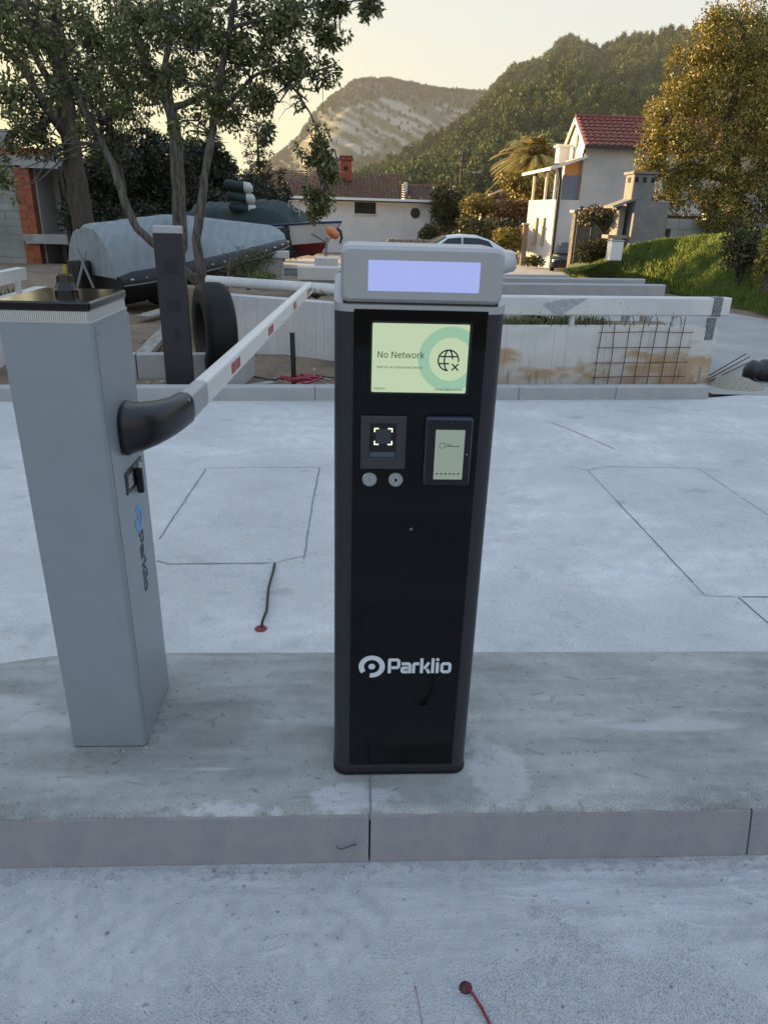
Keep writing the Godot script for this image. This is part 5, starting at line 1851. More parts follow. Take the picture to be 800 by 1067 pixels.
	wall_prism(st, ra.lerp(rb, 0.962) + rn * 0.026, ra.lerp(rb, 0.993) + rn * 0.026, 0.676, 0.864, 0.142, 0.004)
	wall_prism(st, ra.lerp(rb, 0.957) + rn * 0.004, ra.lerp(rb, 0.988) + rn * 0.004, 0.44, 0.66, 0.02, 0.004)
	obj("joint_bandage", st, toned("grey mesh bandage", 98, lin(0.09, 0.09, 0.10), lin(0.26, 0.26, 0.27), 0.2, 0.9), rw).set_meta("kind", "stuff")
	st = tool()
	extrude(st, PackedVector2Array([Vector2(1.30, 0.79), Vector2(1.42, 0.70), Vector2(1.52, 0.695), Vector2(1.62, 0.76), Vector2(1.76, 0.845), Vector2(1.5, 0.835)]), 0.002, Transform3D(Basis(Vector3((rb - ra).x, 0, (rb - ra).z).normalized(), Vector3.UP, rn), ra + rn * 0.0205))
	obj("repair_patch", st, toned("grey mortar patch", 99, lin(0.28, 0.29, 0.31), lin(0.42, 0.43, 0.44), 0.3, 0.9), rw)
	var mesh := thing("rebar_mesh", "rusty reinforcing mesh leaning on the stained wall", "mesh", Vector3.ZERO)
	for k in 7:
		var b := pg(625 + k * 14.6, 401, 0.0)
		var base := ra.lerp(rb, (2.47 + k * 0.145 - ra.x) / (rb.x - ra.x)) + rn * 0.03
		st = tool()
		tube(st, [base + Vector3(0, -0.05, 0), base + Vector3(rng.randf_range(-0.008, 0.008), 0.3, 0), base + Vector3(rng.randf_range(-0.02, 0.02), 0.60 + rng.randf_range(0.0, 0.09), -0.02)], [0.0042], 6)
		obj("rod", st, M.rust, mesh)
	for k in 4:
		var y := 0.08 + k * 0.148
		var c0 := ra.lerp(rb, (2.44 - ra.x) / (rb.x - ra.x)) + rn * 0.041
		var c1 := ra.lerp(rb, (3.46 - ra.x) / (rb.x - ra.x)) + rn * 0.041
		st = tool()
		tube(st, [c0 + Vector3(0, y, 0), c0.lerp(c1, 0.5) + Vector3(0, y + rng.randf_range(-0.008, 0.008), 0), c1 + Vector3(0, y, 0)], [0.0042], 6)
		obj("rod", st, M.rust, mesh)
	for k in 6:
		var c := ra.lerp(rb, 0.46 + k * 0.08) + rn * -0.03
		st = tool()
		tube(st, [c + Vector3(-0.05, 0.56, 0), c + Vector3(-0.03, 0.66, 0), c + Vector3(0.0, 0.70, 0), c + Vector3(0.035, 0.65, 0), c + Vector3(0.05, 0.57, 0)], [0.004], 6)
		tag(obj("rebar_hook", st, M.rust), "bent rusty reinforcing hook rising from the stained wall's top", "rebar", "rebar hooks along the stained wall")
	struct("terrain", slab([Vector2(0.5, -6.97), Vector2(3.6, -7.39), Vector2(3.75, -8.6), Vector2(1.6, -8.4), Vector2(0.6, -7.9)], 0.44, -0.3), M.dirt)
	places = []
	colours = []
	for k in 420:
		var x := rng.randf_range(0.6, 2.75)
		var z := -7.0 - 0.14 * (x - 0.55) - rng.randf_range(0.0, 0.6)
		places.append(Transform3D(Basis(Vector3.UP, rng.randf() * TAU) * Basis.from_scale(Vector3.ONE * rng.randf_range(0.6, 1.5)), Vector3(x, 0.43, z)))
		var t := rng.randf()
		colours.append(Color(lerpf(0.06, 0.13, t), lerpf(0.085, 0.14, t), 0.035))
	M.grass = leaf_mat("grass blades", 0.3)
	var tuft := blades(rng, 9, 0.17, 0.06, 0.010)
	scatter("planter_grass", "grass growing in the planter behind the stained wall", "grass", tuft, M.grass, places, colours)
	# further rails of the planters behind
	for q in [[Vector3(0.6, 0, -8.30), Vector3(3.82, 0, -8.80), 0.66, 0.84, 0.0, "grey concrete rail behind the stained wall"], [Vector3(0.8, 0, -9.2), Vector3(3.88, 0, -9.60), 0.70, 0.84, 0.0, "narrow grey rail behind the second planter"], [Vector3(0.8, 0, -12.4), Vector3(3.9, 0, -13.1), 0.30, 0.62, 0.0, "low grey concrete wall far behind the planters"]]:
		var w := thing("concrete_rail", q[5], "rail")
		st = tool()
		wall_prism(st, q[0], q[1], q[2], q[3], 0.13, 0.012)
		obj("beam", st, M.kerb_pale, w)
		for f in [0.3, 0.62, 0.93]:
			st = tool()
			wall_prism(st, q[0].lerp(q[1], f) - Vector3(0, 0, 0.03), q[0].lerp(q[1], f + 0.03) - Vector3(0, 0, 0.03), -0.2, q[2], 0.08, 0.004)
			obj("post", st, M.kerb_pale, w)
	# rails by the left edge
	var lr := thing("planter_wall", "low whitewashed wall with a rail running away beside the barrier", "wall")
	st = tool()
	box(st, Vector3(-3.72, 0.24, -8.1), Vector3(0.14, 0.72, 2.5), 0.012, Basis(Vector3.UP, 0.06))
	obj("core", st, M.white_wall, lr)
	st = tool()
	box(st, Vector3(-3.66, 0.80, -7.4), Vector3(0.10, 0.13, 2.7), 0.012, Basis(Vector3.UP, 0.06))
	obj("rail", st, M.white_wall, lr)
	for z in [-6.6, -7.5, -8.4]:
		st = tool()
		box(st, Vector3(-3.66, 0.68, z), Vector3(0.05, 0.2, 0.05), 0.003)
		obj("rail_post", st, M.white_wall, lr)
	places = []
	colours = []
	for k in 160:
		places.append(Transform3D(Basis(Vector3.UP, rng.randf() * TAU) * Basis.from_scale(Vector3.ONE * rng.randf_range(0.8, 1.7)), Vector3(rng.randf_range(-5.2, -3.9), rng.randf_range(0.3, 0.42), rng.randf_range(-9.6, -7.2))))
		colours.append(Color(0.07, 0.10, 0.03).lerp(Color(0.12, 0.13, 0.04), rng.randf()))
	scatter("planter_grass", "grass behind the low wall at the barrier's far side", "grass", tuft, M.grass, places, colours)
	# loose concrete pieces and a trestle near the boats
	for q in [[310, 279, 352, 292, -11.0, 0.3, "white concrete block behind the boom's end"], [328, 269, 352, 278, -13.2, 0.4, "pale concrete block beside the orange buoy"], [240, 262, 300, 268, -14.5, 0.3, "grey concrete slab lying under the green boat cover"]]:
		var p0 := pz(q[0], q[3], q[4])
		var p1 := pz(q[2], q[1], q[4])
		st = tool()
		box(st, Vector3((p0.x + p1.x) / 2, (p0.y + p1.y) / 2, q[4] - q[5] / 2), Vector3(absf(p1.x - p0.x), absf(p1.y - p0.y), q[5]), 0.012)
		var bl := tag(obj("concrete_block", st, M.white_wall), q[6], "concrete block")
		st = tool()
		box(st, Vector3((p0.x + p1.x) / 2, (p0.y + ground_y(0, q[4])) / 2 - 0.02, q[4] - q[5] / 2), Vector3(absf(p1.x - p0.x) * 0.8, maxf(0.05, p0.y - ground_y(0, q[4]) + 0.05), q[5] * 0.8), 0.01)
		mesh_node("support", done(st), M.grey_wall, bl)
	# right of the lane: sand, rods, a black sack, the track
	st = tool()
	st.set_smooth_group(1)
	var sn := FastNoiseLite.new()
	sn.seed = 5
	sn.frequency = 3.0
	for i in 24:
		for j in 16:
			var q := []
			for c in [[i, j], [i + 1, j], [i + 1, j + 1], [i, j + 1]]:
				var x: float = 3.55 + c[0] * 1.5 / 24.0
				var z: float = -6.75 - c[1] * 1.2 / 16.0
				var hh := 0.15 * exp(-pow((x - 4.0) / 0.28, 2.0) - pow((z + 7.15) / 0.3, 2.0)) + 0.03 * sn.get_noise_2d(x, z)
				q.append(Vector3(x, -0.045 + hh, z))
			quad(st, q[0], q[1], q[2], q[3])
	tag(obj("sand_heap", st, toned("grey sand", 101, lin(0.20, 0.17, 0.13), lin(0.36, 0.32, 0.26), 0.5, 0.95, 0.06, 4)), "low heap of grey sand at the end of the stained wall", "sand")
	for k in 3:
		st = tool()
		tube(st, [Vector3(3.70 + k * 0.03, 0.04 + k * 0.012, -7.10 - k * 0.08), Vector3(4.75, 0.07 + k * 0.02, -8.2 - k * 0.09)], [0.007], 6)
		tag(obj("steel_rod", st, M.rust), ["lowest rusty steel rod lying by the sand heap", "middle rusty steel rod lying by the sand heap", "topmost rusty steel rod lying by the sand heap"][k], "steel rod", "steel rods beside the sack")
	st = tool()
	var sack := []
	for k in 25:
		var t := k / 24.0
		var pinch := 0.5 if k in [0, 24] else 1.0
		sack.append([Vector3(4.22 + t * 1.1, 0.09 + 0.025 * sin(t * 9.0), -7.42 + 0.20 * t), Vector3(1, 0.1 * rng.randfn(), 0.2 + 0.12 * rng.randfn()), Vector3(0, 1, 0.25 * rng.randfn()), (0.11 + 0.05 * sin(PI * t)) * rng.randf_range(0.85, 1.12) * pinch, 0.105 * rng.randf_range(0.85, 1.12) * pinch])
	sweep(st, sack, 18)
	tag(obj("sack", st, toned("black plastic sheet", 102, lin(0.010, 0.010, 0.011), lin(0.03, 0.03, 0.032), 0.2, 0.42)), "black plastic sack lying at the slab's edge", "sack")
	st = tool()
	var rows := [[-6.7, 3.55, 9.5], [-9.0, 3.8, 9.2], [-13.0, 3.5, 7.9], [-16.0, 2.4, 7.5], [-20.0, 1.4, 7.0], [-24.0, -2.0, 7.4], [-27.0, -6.0, 9.6], [-31.0, -8.0, 11.0], [-36.0, -8.0, 10.5]]
	st.set_smooth_group(1)
	for i in rows.size() - 1:
		for s in 4:
			var a := lerpf(rows[i][0], rows[i + 1][0], s / 4.0)
			var b := lerpf(rows[i][0], rows[i + 1][0], (s + 1) / 4.0)
			var a0 := lerpf(rows[i][1], rows[i + 1][1], s / 4.0)
			var a1 := lerpf(rows[i][2], rows[i + 1][2], s / 4.0)
			var b0 := lerpf(rows[i][1], rows[i + 1][1], (s + 1) / 4.0)
			var b1 := lerpf(rows[i][2], rows[i + 1][2], (s + 1) / 4.0)
			quad(st, Vector3(a0, ground_y(0, a) + 0.004, a), Vector3(a1, ground_y(0, a) + 0.004, a), Vector3(b1, ground_y(0, b) + 0.004, b), Vector3(b0, ground_y(0, b) + 0.004, b))
	M.track = textured("worn grey concrete track", grain_textures(103, 320, lin(0.34, 0.335, 0.32), 0.3, 0.1, 0.2, 0.4), 2.2, 0.3, 0.9)
	struct("path", st, M.track)
	var eb := thing("meter_box", "white meter box on a stub wall at the foot of the bank", "meter box", pg(815, 330, -0.02))
	st = tool()
	box(st, Vector3(0.12, 0.42, -0.15), Vector3(0.55, 0.52, 0.25), 0.012)
	obj("box", st, M.white_paint, eb)
	st = tool()
	box(st, Vector3(0.12, 0.08, -0.15), Vector3(0.45, 0.18, 0.22), 0.01)
	obj("plinth", st, M.grey_wall, eb)
	st = tool()
	lathe(st, [Vector2(0.016, 0), Vector2(0.014, 0.006), Vector2(0, 0.006)], 14, Transform3D(Basis(Vector3.RIGHT, PI / 2), Vector3(-0.10, 0.38, -0.024)))
	obj("lock", st, M.black, eb)
	var bo := thing("bollard", "short grey bollard with a black cap beside the black sack", "bollard", pg(803, 384, 0.0))
	st = tool()
	tube(st, [Vector3.ZERO, Vector3(0, 0.22, 0)], [0.035, 0.035], 14)
	obj("post", st, M.kerb_pale, bo)
	st = tool()
	lathe(st, [Vector2(0.038, 0.21), Vector2(0.038, 0.25), Vector2(0.03, 0.265), Vector2(0, 0.27)], 14)
	obj("cap", st, M.black, bo)
	make_bank(rng)

func make_bank(rng: RandomNumberGenerator) -> void:
	var toe := [[590, 287], [600, 288], [640, 295], [700, 304], [760, 317], [800, 327], [870, 350], [960, 380]]
	var top := [[590, 284, 25.0], [610, 280, 24.0], [640, 268, 23.2], [660, 254, 22.8], [700, 248, 23.2], [750, 244, 22.6], [800, 240, 21.0], [870, 238, 19.5], [960, 236, 18.0]]
	var nn := FastNoiseLite.new()
	nn.seed = 6
	nn.frequency = 0.8
	var cols := []
	for i in 61:
		var x := 590.0 + 370.0 * i / 60.0
		var ty := table(toe, x)
		var t0 := pg(x, ty, -0.12)
		t0 = pg(x, ty, ground_y(t0.x, t0.z) - 0.02)
		var yy := table(top.map(func(q): return [q[0], q[1]]), x)
		var dd := table(top.map(func(q): return [q[0], q[2]]), x)
		var t1 := pd(x, yy, dd)
		var col := []
		for j in 17:
			var s := j / 14.0
			var p := t0.lerp(t1, minf(s, 1.0))
			if s <= 1.0:
				p.y = lerpf(t0.y, t1.y, s) + 0.10 * sin(PI * s) + 0.07 * nn.get_noise_2d(p.x, p.z) * sin(PI * clampf(s, 0, 1))
			else:
				var out := Vector3(t1.x, 0, t1.z).normalized()
				p = t1 + out * (s - 1.0) * 40.0
			col.append(p)
		cols.append(col)
	var st := tool()
	st.set_smooth_group(1)
	for i in 60:
		for j in 16:
			quad(st, cols[i][j], cols[i + 1][j], cols[i + 1][j + 1], cols[i][j + 1])
	var b := struct("terrain", st, toned("grassy soil", 104, lin(0.06, 0.08, 0.025), lin(0.11, 0.12, 0.045), 1.5))
	b.set_meta("kind", "structure")
	var places := []
	var colours := []
	for k in 20000:
		var i := rng.randi() % 60
		var s := rng.randf() * 13.9
		var j := int(s)
		var u := rng.randf()
		var p: Vector3 = cols[i][j].lerp(cols[i + 1][j], u).lerp(cols[i][j + 1].lerp(cols[i + 1][j + 1], u), s - j)
		var big := rng.randf_range(0.6, 1.25) * (1.0 + 0.5 * nn.get_noise_2d(p.x * 2.0, p.z * 2.0))
		places.append(Transform3D(Basis(Vector3.UP, rng.randf() * TAU) * Basis.from_scale(Vector3.ONE * big), p - Vector3(0, 0.03, 0)))
		var t := clampf(0.5 + nn.get_noise_2d(p.x * 3.0 + 60.0, p.z * 3.0) + rng.randf_range(-0.3, 0.3), 0.0, 1.0)
		colours.append(Color(0.12, 0.19, 0.035).lerp(Color(0.25, 0.31, 0.07), t))
	scatter("bank_grass", "lush green grass on the bank below the outdoor fireplace", "grass", blades(rng, 12, 0.12, 0.14, 0.015), M.grass, places, colours)

# ---------------------------------------------------------------- boats, cars, houses
func loft(st: SurfaceTool, sections: Array, closed_ends := true, smooth := 1) -> void:
	# sections: arrays of equally many points, each from one gunwale over the keel (or ridge) to the other
	st.set_smooth_group(smooth)
	for i in sections.size() - 1:
		for k in sections[i].size() - 1:
			quad(st, sections[i][k], sections[i][k + 1], sections[i + 1][k + 1], sections[i + 1][k])
	if closed_ends:
		st.set_smooth_group(-1)
		for e in [0, sections.size() - 1]:
			for k in range(1, sections[e].size() - 1):
				tri(st, sections[e][0], sections[e][k], sections[e][k + 1])

func wheel(parent: Node, at: Vector3, r: float, w: float, axis: Vector3) -> void:
	var x := axis.normalized()
	var b := Basis(x.cross(Vector3.UP).normalized(), x, x.cross(x.cross(Vector3.UP).normalized()))
	var wh := Node3D.new()
	wh.name = "wheel"
	parent.add_child(wh, true)
	var st := tool()
	lathe(st, [Vector2(r * 0.62, -w * 0.5), Vector2(r * 0.9, -w * 0.5), Vector2(r, -w * 0.3), Vector2(r, w * 0.3), Vector2(r * 0.9, w * 0.5), Vector2(r * 0.62, w * 0.5)], 28, Transform3D(b, at), false)
	mesh_node("tyre", done(st), M.rubber, wh)
	st = tool()
	lathe(st, [Vector2(r * 0.63, -w * 0.48), Vector2(r * 0.5, -w * 0.3), Vector2(r * 0.2, -w * 0.38), Vector2(0, -w * 0.38)], 20, Transform3D(b, at), false)
	lathe(st, [Vector2(0, w * 0.38), Vector2(r * 0.2, w * 0.38), Vector2(r * 0.5, w * 0.3), Vector2(r * 0.63, w * 0.48)], 20, Transform3D(b, at), false)
	mesh_node("rim", done(st), M.steel, wh)

func make_boats() -> void:
	var rng := RandomNumberGenerator.new()
	rng.seed = 51
	M.cover = toned("pale blue grey boat cover", 111, lin(0.20, 0.235, 0.255), lin(0.275, 0.31, 0.33), 0.8, 0.85, 0.02, 5, Vector2(1, 3), 1.6)
	M.hull_black = mat("black hull", lin(0.010, 0.011, 0.014), 0.5)
	M.tarp_green = toned("dark green tarpaulin", 112, lin(0.006, 0.018, 0.019), lin(0.014, 0.033, 0.034), 0.6, 0.7, 0.03, 4)
	M.galv = toned("galvanised steel", 113, lin(0.22, 0.23, 0.24), lin(0.36, 0.37, 0.38), 0.2, 0.5)
	M.galv.metallic = 0.5
	# the covered boat
	var s := pd(97, 284, 13.7)
	var e := pd(292, 245, 15.7)
	var f := Vector3(e.x - s.x, 0, e.z - s.z)
	var len := f.length()
	f = f.normalized()
	var side := Vector3(-f.z, 0, f.x)                            # towards the camera's side or away
	if side.z < 0:
		side = -side
	var boat := thing("covered_boat", "black inflatable boat under a pale blue grey cover on its trailer", "boat", Vector3(s.x, s.y, s.z))
	var rise := func(t: float) -> float: return lerpf(0.0, e.y - s.y, pow(t, 1.25))
	var wide := func(t: float) -> float: return 0.92 * sqrt(maxf(0.0, 1.0 - pow(t, 3.2))) + 0.04
	var sec := []
	for k in 15:
		var t := k / 14.0
		var c := f * len * t + Vector3(0, rise.call(t), 0)
		var w: float = wide.call(t)
		var keel := lerpf(-0.62, -0.25, pow(t, 2.5))
		sec.append([c + side * w, c + side * w * 1.02 + Vector3(0, -0.2, 0), c + side * w * 0.72 + Vector3(0, keel * 0.75, 0), c + Vector3(0, keel, 0), c - side * w * 0.72 + Vector3(0, keel * 0.75, 0), c - side * w * 1.02 + Vector3(0, -0.2, 0), c - side * w])
	var st := tool()
	loft(st, sec)
	obj("hull", st, M.hull_black, boat)
	for sg in [1.0, -1.0]:
		var pts := []
		var rad := []
		for k in 17:
			var t := k / 16.0
			pts.append(f * len * t + Vector3(0, rise.call(t) - 0.10, 0) + side * (wide.call(t) + 0.02) * sg)
			rad.append(0.16 * (1.0 - 0.6 * pow(t, 6.0)) if k > 0 else 0.1)
		st = tool()
		tube(st, pts, rad, 12)
		obj("side_tube", st, M.hull_black, boat)
		st = tool()
		var lp := []
		for p in pts:
			lp.append(p + side * 0.155 * sg + Vector3(0, -0.03, 0))
		tube(st, lp, [0.014], 6)
		obj("rub_strake", st, mat("grey strake", lin(0.16, 0.17, 0.18), 0.6), boat)
	# cover: high at the stern where the console stands, falling towards the bow, with folds
	var fold := FastNoiseLite.new()
	fold.seed = 8
	fold.frequency = 1.6
	sec = []
	for k in 49:
		var t := pow(k / 48.0, 1.5)
		var top: float = table([[0.0, 0.70], [0.02, 0.76], [0.36, 0.76], [0.50, 0.66], [0.62, 0.54], [0.80, 0.36], [0.95, 0.20], [1.0, 0.08]], t)
		var w: float = wide.call(t) * (1.02 - 0.10 * (1.0 - smoothstep(0.2, 0.5, t))) + 0.03
		var c := f * (len * 1.01 * t - 0.04) + Vector3(0, rise.call(t) + 0.02, 0)
		var row := []
		for q in 17:
			var a := -1.0 + q / 8.0
			var prof := lerpf(pow(maxf(0.0, 1.0 - absf(a)), 0.72), pow(maxf(0.0, 1.0 - pow(absf(a), 4.0)), 0.6), 0.8 * (1.0 - smoothstep(0.30, 0.55, t)))
			var dent := 0.05 * fold.get_noise_2d(t * 5.0 + a * 0.9, a * 0.6) * sin(PI * absf(a)) * (1.4 if t < 0.35 else 0.6)
			row.append(c + side * a * w * (1.0 - 0.12 * sin(PI * absf(a))) + Vector3(0, top * prof + dent + (-0.05 - 0.03 * sin(k * 1.9) if q in [0, 16] else 0.0), 0))
		sec.append(row)
	st = tool()
	loft(st, sec)
	obj("cover", st, M.cover, boat)
	var white := mat("white grommet", lin(0.6, 0.6, 0.6), 0.5)
	for k in 15:
		var t := 0.04 + k * 0.064
		st = tool()
		box(st, f * len * t + Vector3(0, rise.call(t) - 0.045, 0) + side * (wide.call(t) + 0.155), Vector3(0.05, 0.022, 0.02), 0.004, Basis(f, Vector3.UP, side))
		obj("grommet", st, white, boat)
	# its outboard end: dark bracket, yellow rag
	st = tool()
	box(st, -f * 0.22 + Vector3(0, -0.05, 0), Vector3(0.32, 0.5, 0.34), 0.08, Basis(f, Vector3.UP, side))
	obj("outboard", st, M.black, boat)
	st = tool()
	tube(st, [-f * 0.42 + Vector3(0, 0.15, 0.1), -f * 0.44 + Vector3(0.01, -0.05, 0.1), -f * 0.40 + Vector3(-0.02, -0.30, 0.12)], [0.03, 0.05, 0.02], 8)
	obj("strap", st, mat("yellow strap", lin(0.42, 0.30, 0.05), 0.7), boat)
	# trailer
	var g := ground_y(0, -14.2)
	var tr := thing("boat_trailer", "galvanised boat trailer under the black boat", "trailer", Vector3(s.x, g, s.z))
	var wc := pd(165, 302, 14.3) - tr.position
	wheel(tr, Vector3(wc.x, 0.27, wc.z), 0.28, 0.18, side)
	wheel(tr, Vector3(wc.x, 0.27, wc.z) - side * 1.5, 0.28, 0.18, side)
	st = tool()
	beam(st, Vector3(wc.x, 0.33, wc.z) - side * 0.1, Vector3(wc.x, 0.33, wc.z) - side * 1.4, 0.06, 0.06)
	obj("axle", st, M.galv, tr)
	for k in [-0.35, -1.15]:
		st = tool()
		beam(st, Vector3(wc.x, 0.42, wc.z) + side * k - f * 1.2, Vector3(wc.x, 0.46, wc.z) + side * k + f * 2.6, 0.06, 0.09)
		obj("rail", st, M.galv, tr)
	st = tool()
	beam(st, Vector3(wc.x, 0.36, wc.z) + side * 0.05 - f * 0.95, Vector3(wc.x, 0.36, wc.z) + side * 0.05 - f * 0.28, 0.05, 0.07)
	obj("step_bar", st, M.galv, tr)
	st = tool()
	var arch := []
	for k in 9:
		var a := PI * k / 8.0
		arch.append(Vector3(wc.x, 0.27, wc.z) + f * cos(a) * 0.36 + Vector3(0, sin(a) * 0.35, 0))
	for k in 8:
		beam(st, arch[k], arch[k + 1], 0.02, 0.22)
	obj("mudguard", st, M.black, tr)
	# winch post and props at the left
	for q in [[80, 258, 98, 300], [90, 262, 80, 302]]:
		st = tool()
		beam(st, pd(q[0], q[1], 13.4), pd(q[2], q[3], 13.3), 0.03, 0.03)
		tag(obj("prop", st, M.galv), "slim steel prop leaning at the black boat's stern" if q[0] == 80 else "short steel strut below the black boat's stern", "prop")
	# boat with green tarpaulin
	var b2 := thing("tarpaulin_boat", "white boat with red bottom half hidden under a dark green tarpaulin", "boat", pz(215, 262, -19.0))
	var bo := b2.position
	var bow := pz(356, 231, -18.2) - bo
	var stern := pz(222, 240, -19.6) - bo
	var f2 := Vector3(bow.x - stern.x, 0, bow.z - stern.z)
	var l2 := f2.length()
	f2 = f2.normalized()
	var s2 := Vector3(-f2.z, 0, f2.x)
	if s2.z < 0:
		s2 = -s2
	var upper := []
	var lower := []
	var deck := []
	for k in 13:
		var t := k / 12.0
		var c := stern + f2 * l2 * t
		c.y = lerpf(stern.y, bow.y, t)
		var w := 0.85 * sqrt(maxf(0.0, 1.0 - pow(t, 3.6))) + 0.03
		var wl := lerpf(-0.50, -0.46, t)
		var wlw := w * lerpf(0.97, 0.7, t * t)
		var back := -f2 * 0.35 * t * t
		upper.append([c + s2 * w, c + s2 * lerpf(w, wlw, 0.5) + Vector3(0, wl * 0.5, 0) + back * 0.5, c + s2 * wlw + Vector3(0, wl, 0) + back])
		lower.append([c + s2 * wlw + Vector3(0, wl, 0) + back, c + Vector3(0, wl - 0.42 * (1.0 - 0.4 * t), 0) + back * 1.5, c - s2 * wlw + Vector3(0, wl, 0) + back])
		deck.append([c - s2 * w, c + Vector3(0, 0.05, 0), c + s2 * w])
	st = tool()
	loft(st, upper, false)
	var ups := []
	for r in upper:
		var m := []
		for p in r:
			m.append(p - s2 * 2.0 * (p - stern).dot(s2))
		m.reverse()
		ups.append(m)
	loft(st, ups, false)
	obj("topside", st, M.white_paint, b2)
	st = tool()
	loft(st, lower)
	obj("bottom", st, mat("red antifouling", lin(0.26, 0.02, 0.025), 0.6), b2)
	st = tool()
	loft(st, deck)
	obj("deck", st, mat("pale deck", lin(0.5, 0.52, 0.52), 0.5), b2)
	st = tool()
	var gl := []
	for k in 13:
		gl.append(deck[k][2] + Vector3(0, 0.0, 0))
	tube(st, gl, [0.03], 8)
	obj("rubbing_band", st, mat("navy band", lin(0.02, 0.04, 0.09), 0.4), b2)
	text("lettering", "BER", 0.17, M.print_dark, b2, Transform3D(Basis(f2, Vector3.UP, s2), upper[8][1] + Vector3(0, 0.05, 0) + s2 * 0.045))
	st = tool()
	for k in 3:
		tube(st, [deck[9][1] + f2 * (k * 0.14 - 0.5), deck[9][1] + f2 * (k * 0.14 - 0.5) + Vector3(0, 0.45, 0)], [0.012], 6)
	tube(st, [deck[9][1] + f2 * -0.5 + Vector3(0, 0.45, 0), deck[9][1] + f2 * -0.22 + Vector3(0, 0.45, 0)], [0.012], 6)
	tube(st, [deck[9][1] + f2 * -0.5 + Vector3(0, 0.22, 0), deck[9][1] + f2 * -0.22 + Vector3(0, 0.22, 0)], [0.012], 6)
	obj("pulpit_rail", st, M.steel, b2)
	# tarpaulin draped over cabin and engine
	sec = []
	for k in 27:
		var t := -0.15 + k / 26.0 * 0.86
		var c := stern + f2 * l2 * t
		c.y = lerpf(stern.y, bow.y, clampf(t, 0, 1))
		var top: float = table([[-0.15, 0.35], [-0.05, 0.62], [0.12, 0.62], [0.24, 0.58], [0.34, 0.60], [0.46, 0.58], [0.56, 0.52], [0.66, 0.30], [0.72, 0.0]], t)
		var drop: float = table([[-0.15, 0.3], [0.3, 0.35], [0.5, 0.6], [0.62, 0.75], [0.72, 0.70]], t)
		var row := []
		for q in 21:
			var a := -1.0 + q / 10.0
			var y := top * pow(maxf(0.0, 1.0 - pow(absf(a), 2.6)), 0.6)
			var out := a * 0.86
			if absf(a) > 0.8:
				y = -drop * (absf(a) - 0.8) / 0.2
				out = signf(a) * (0.86 + 0.04 * sin(k * 1.7 + q))
			row.append(c + s2 * out + Vector3(0, y + 0.11 * fold.get_noise_2d(t * 16.0, a * 3.0), 0))
		sec.append(row)
	st = tool()
	loft(st, sec)
	obj("tarpaulin", st, M.tarp_green, b2)
	# rolled fenders stacked on the tarpaulin's hump
	for k in 3:
		st = tool()
		var c := pz(252 + k * 2.5, 195 + k * 11.5, -18.5)
		sweep(st, [[c + Vector3(-0.42, 0.05, 0), Vector3.RIGHT, Vector3.UP, 0.03, 0.03], [c + Vector3(-0.36, 0.05, 0), Vector3.RIGHT, Vector3.UP, 0.12, 0.11], [c + Vector3(0.06, 0.0, 0), Vector3.RIGHT, Vector3.UP, 0.13, 0.12]], 14)
		var roll := tag(obj("fender_roll", st, M.tarp_green), ["topmost rolled fender stacked on the green tarpaulin", "middle rolled fender stacked on the green tarpaulin", "lowest rolled fender stacked on the green tarpaulin"][k], "fender", "fenders on the tarpaulin")
		st = tool()
		sweep(st, [[c + Vector3(0.06, 0.0, 0), Vector3.RIGHT, Vector3.UP, 0.13, 0.125], [c + Vector3(0.20, -0.02, 0), Vector3.RIGHT, Vector3.UP, 0.125, 0.12], [c + Vector3(0.25, -0.03, 0), Vector3.RIGHT, Vector3.UP, 0.07, 0.06]], 14)
		mesh_node("end", done(st), toned("white fender cover", 114, lin(0.3, 0.3, 0.3), lin(0.62, 0.62, 0.6), 0.3, 0.6, 0.03, 3), roll)
	var buoy := thing("buoy", "orange buoy hanging at the white boat's bow", "buoy", pz(347, 243, -17.6))
	st = tool()
	lathe(st, [Vector2(0, -0.16), Vector2(0.06, -0.14), Vector2(0.10, -0.06), Vector2(0.105, 0.03), Vector2(0.08, 0.12), Vector2(0.04, 0.18), Vector2(0, 0.19)], 16, Transform3D(Basis(Vector3.BACK, 0.9), Vector3.ZERO))
	obj("float", st, toned("faded orange plastic", 115, lin(0.55, 0.12, 0.02), lin(0.75, 0.30, 0.12), 0.3, 0.5), buoy)
	st = tool()
	tube(st, [Vector3(0.10, 0.10, 0), Vector3(0.17, 0.05, 0), Vector3(0.20, -0.1, 0), Vector3(0.16, -0.22, 0)], [0.03, 0.035, 0.03, 0.02], 8)
	obj("eye", st, M.black, buoy)
	var jack := thing("jockey_wheel", "trailer jockey wheel post under the white boat's bow", "jack", pz(338, 275, -16.8))
	st = tool()
	tube(st, [Vector3(0, -0.35, 0), Vector3(0.06, 0.55, 0)], [0.03], 8)
	obj("post", st, M.galv, jack)
	st = tool()
	tube(st, [Vector3(0.05, 0.45, 0), Vector3(-0.28, 0.62, 0)], [0.018], 6)
	obj("crank", st, mat("blue crank", lin(0.08, 0.14, 0.22), 0.5), jack)
	var t2 := thing("boat_trailer", "low trailer frame under the white and red boat", "trailer", Vector3(bo.x, ground_y(0, -18.5), bo.z))
	for k in 2:
		st = tool()
		beam(st, Vector3(0.2, 0.42, 0.2 + k * 0.9), Vector3(4.0, 0.36, 0.8 + k * 0.2), 0.07, 0.1)
		obj("rail", st, M.galv, t2)
	wheel(t2, Vector3(1.3, 0.28, 1.3), 0.28, 0.17, Vector3.BACK)
	wheel(t2, Vector3(1.3, 0.28, 0.0), 0.28, 0.17, Vector3.BACK)

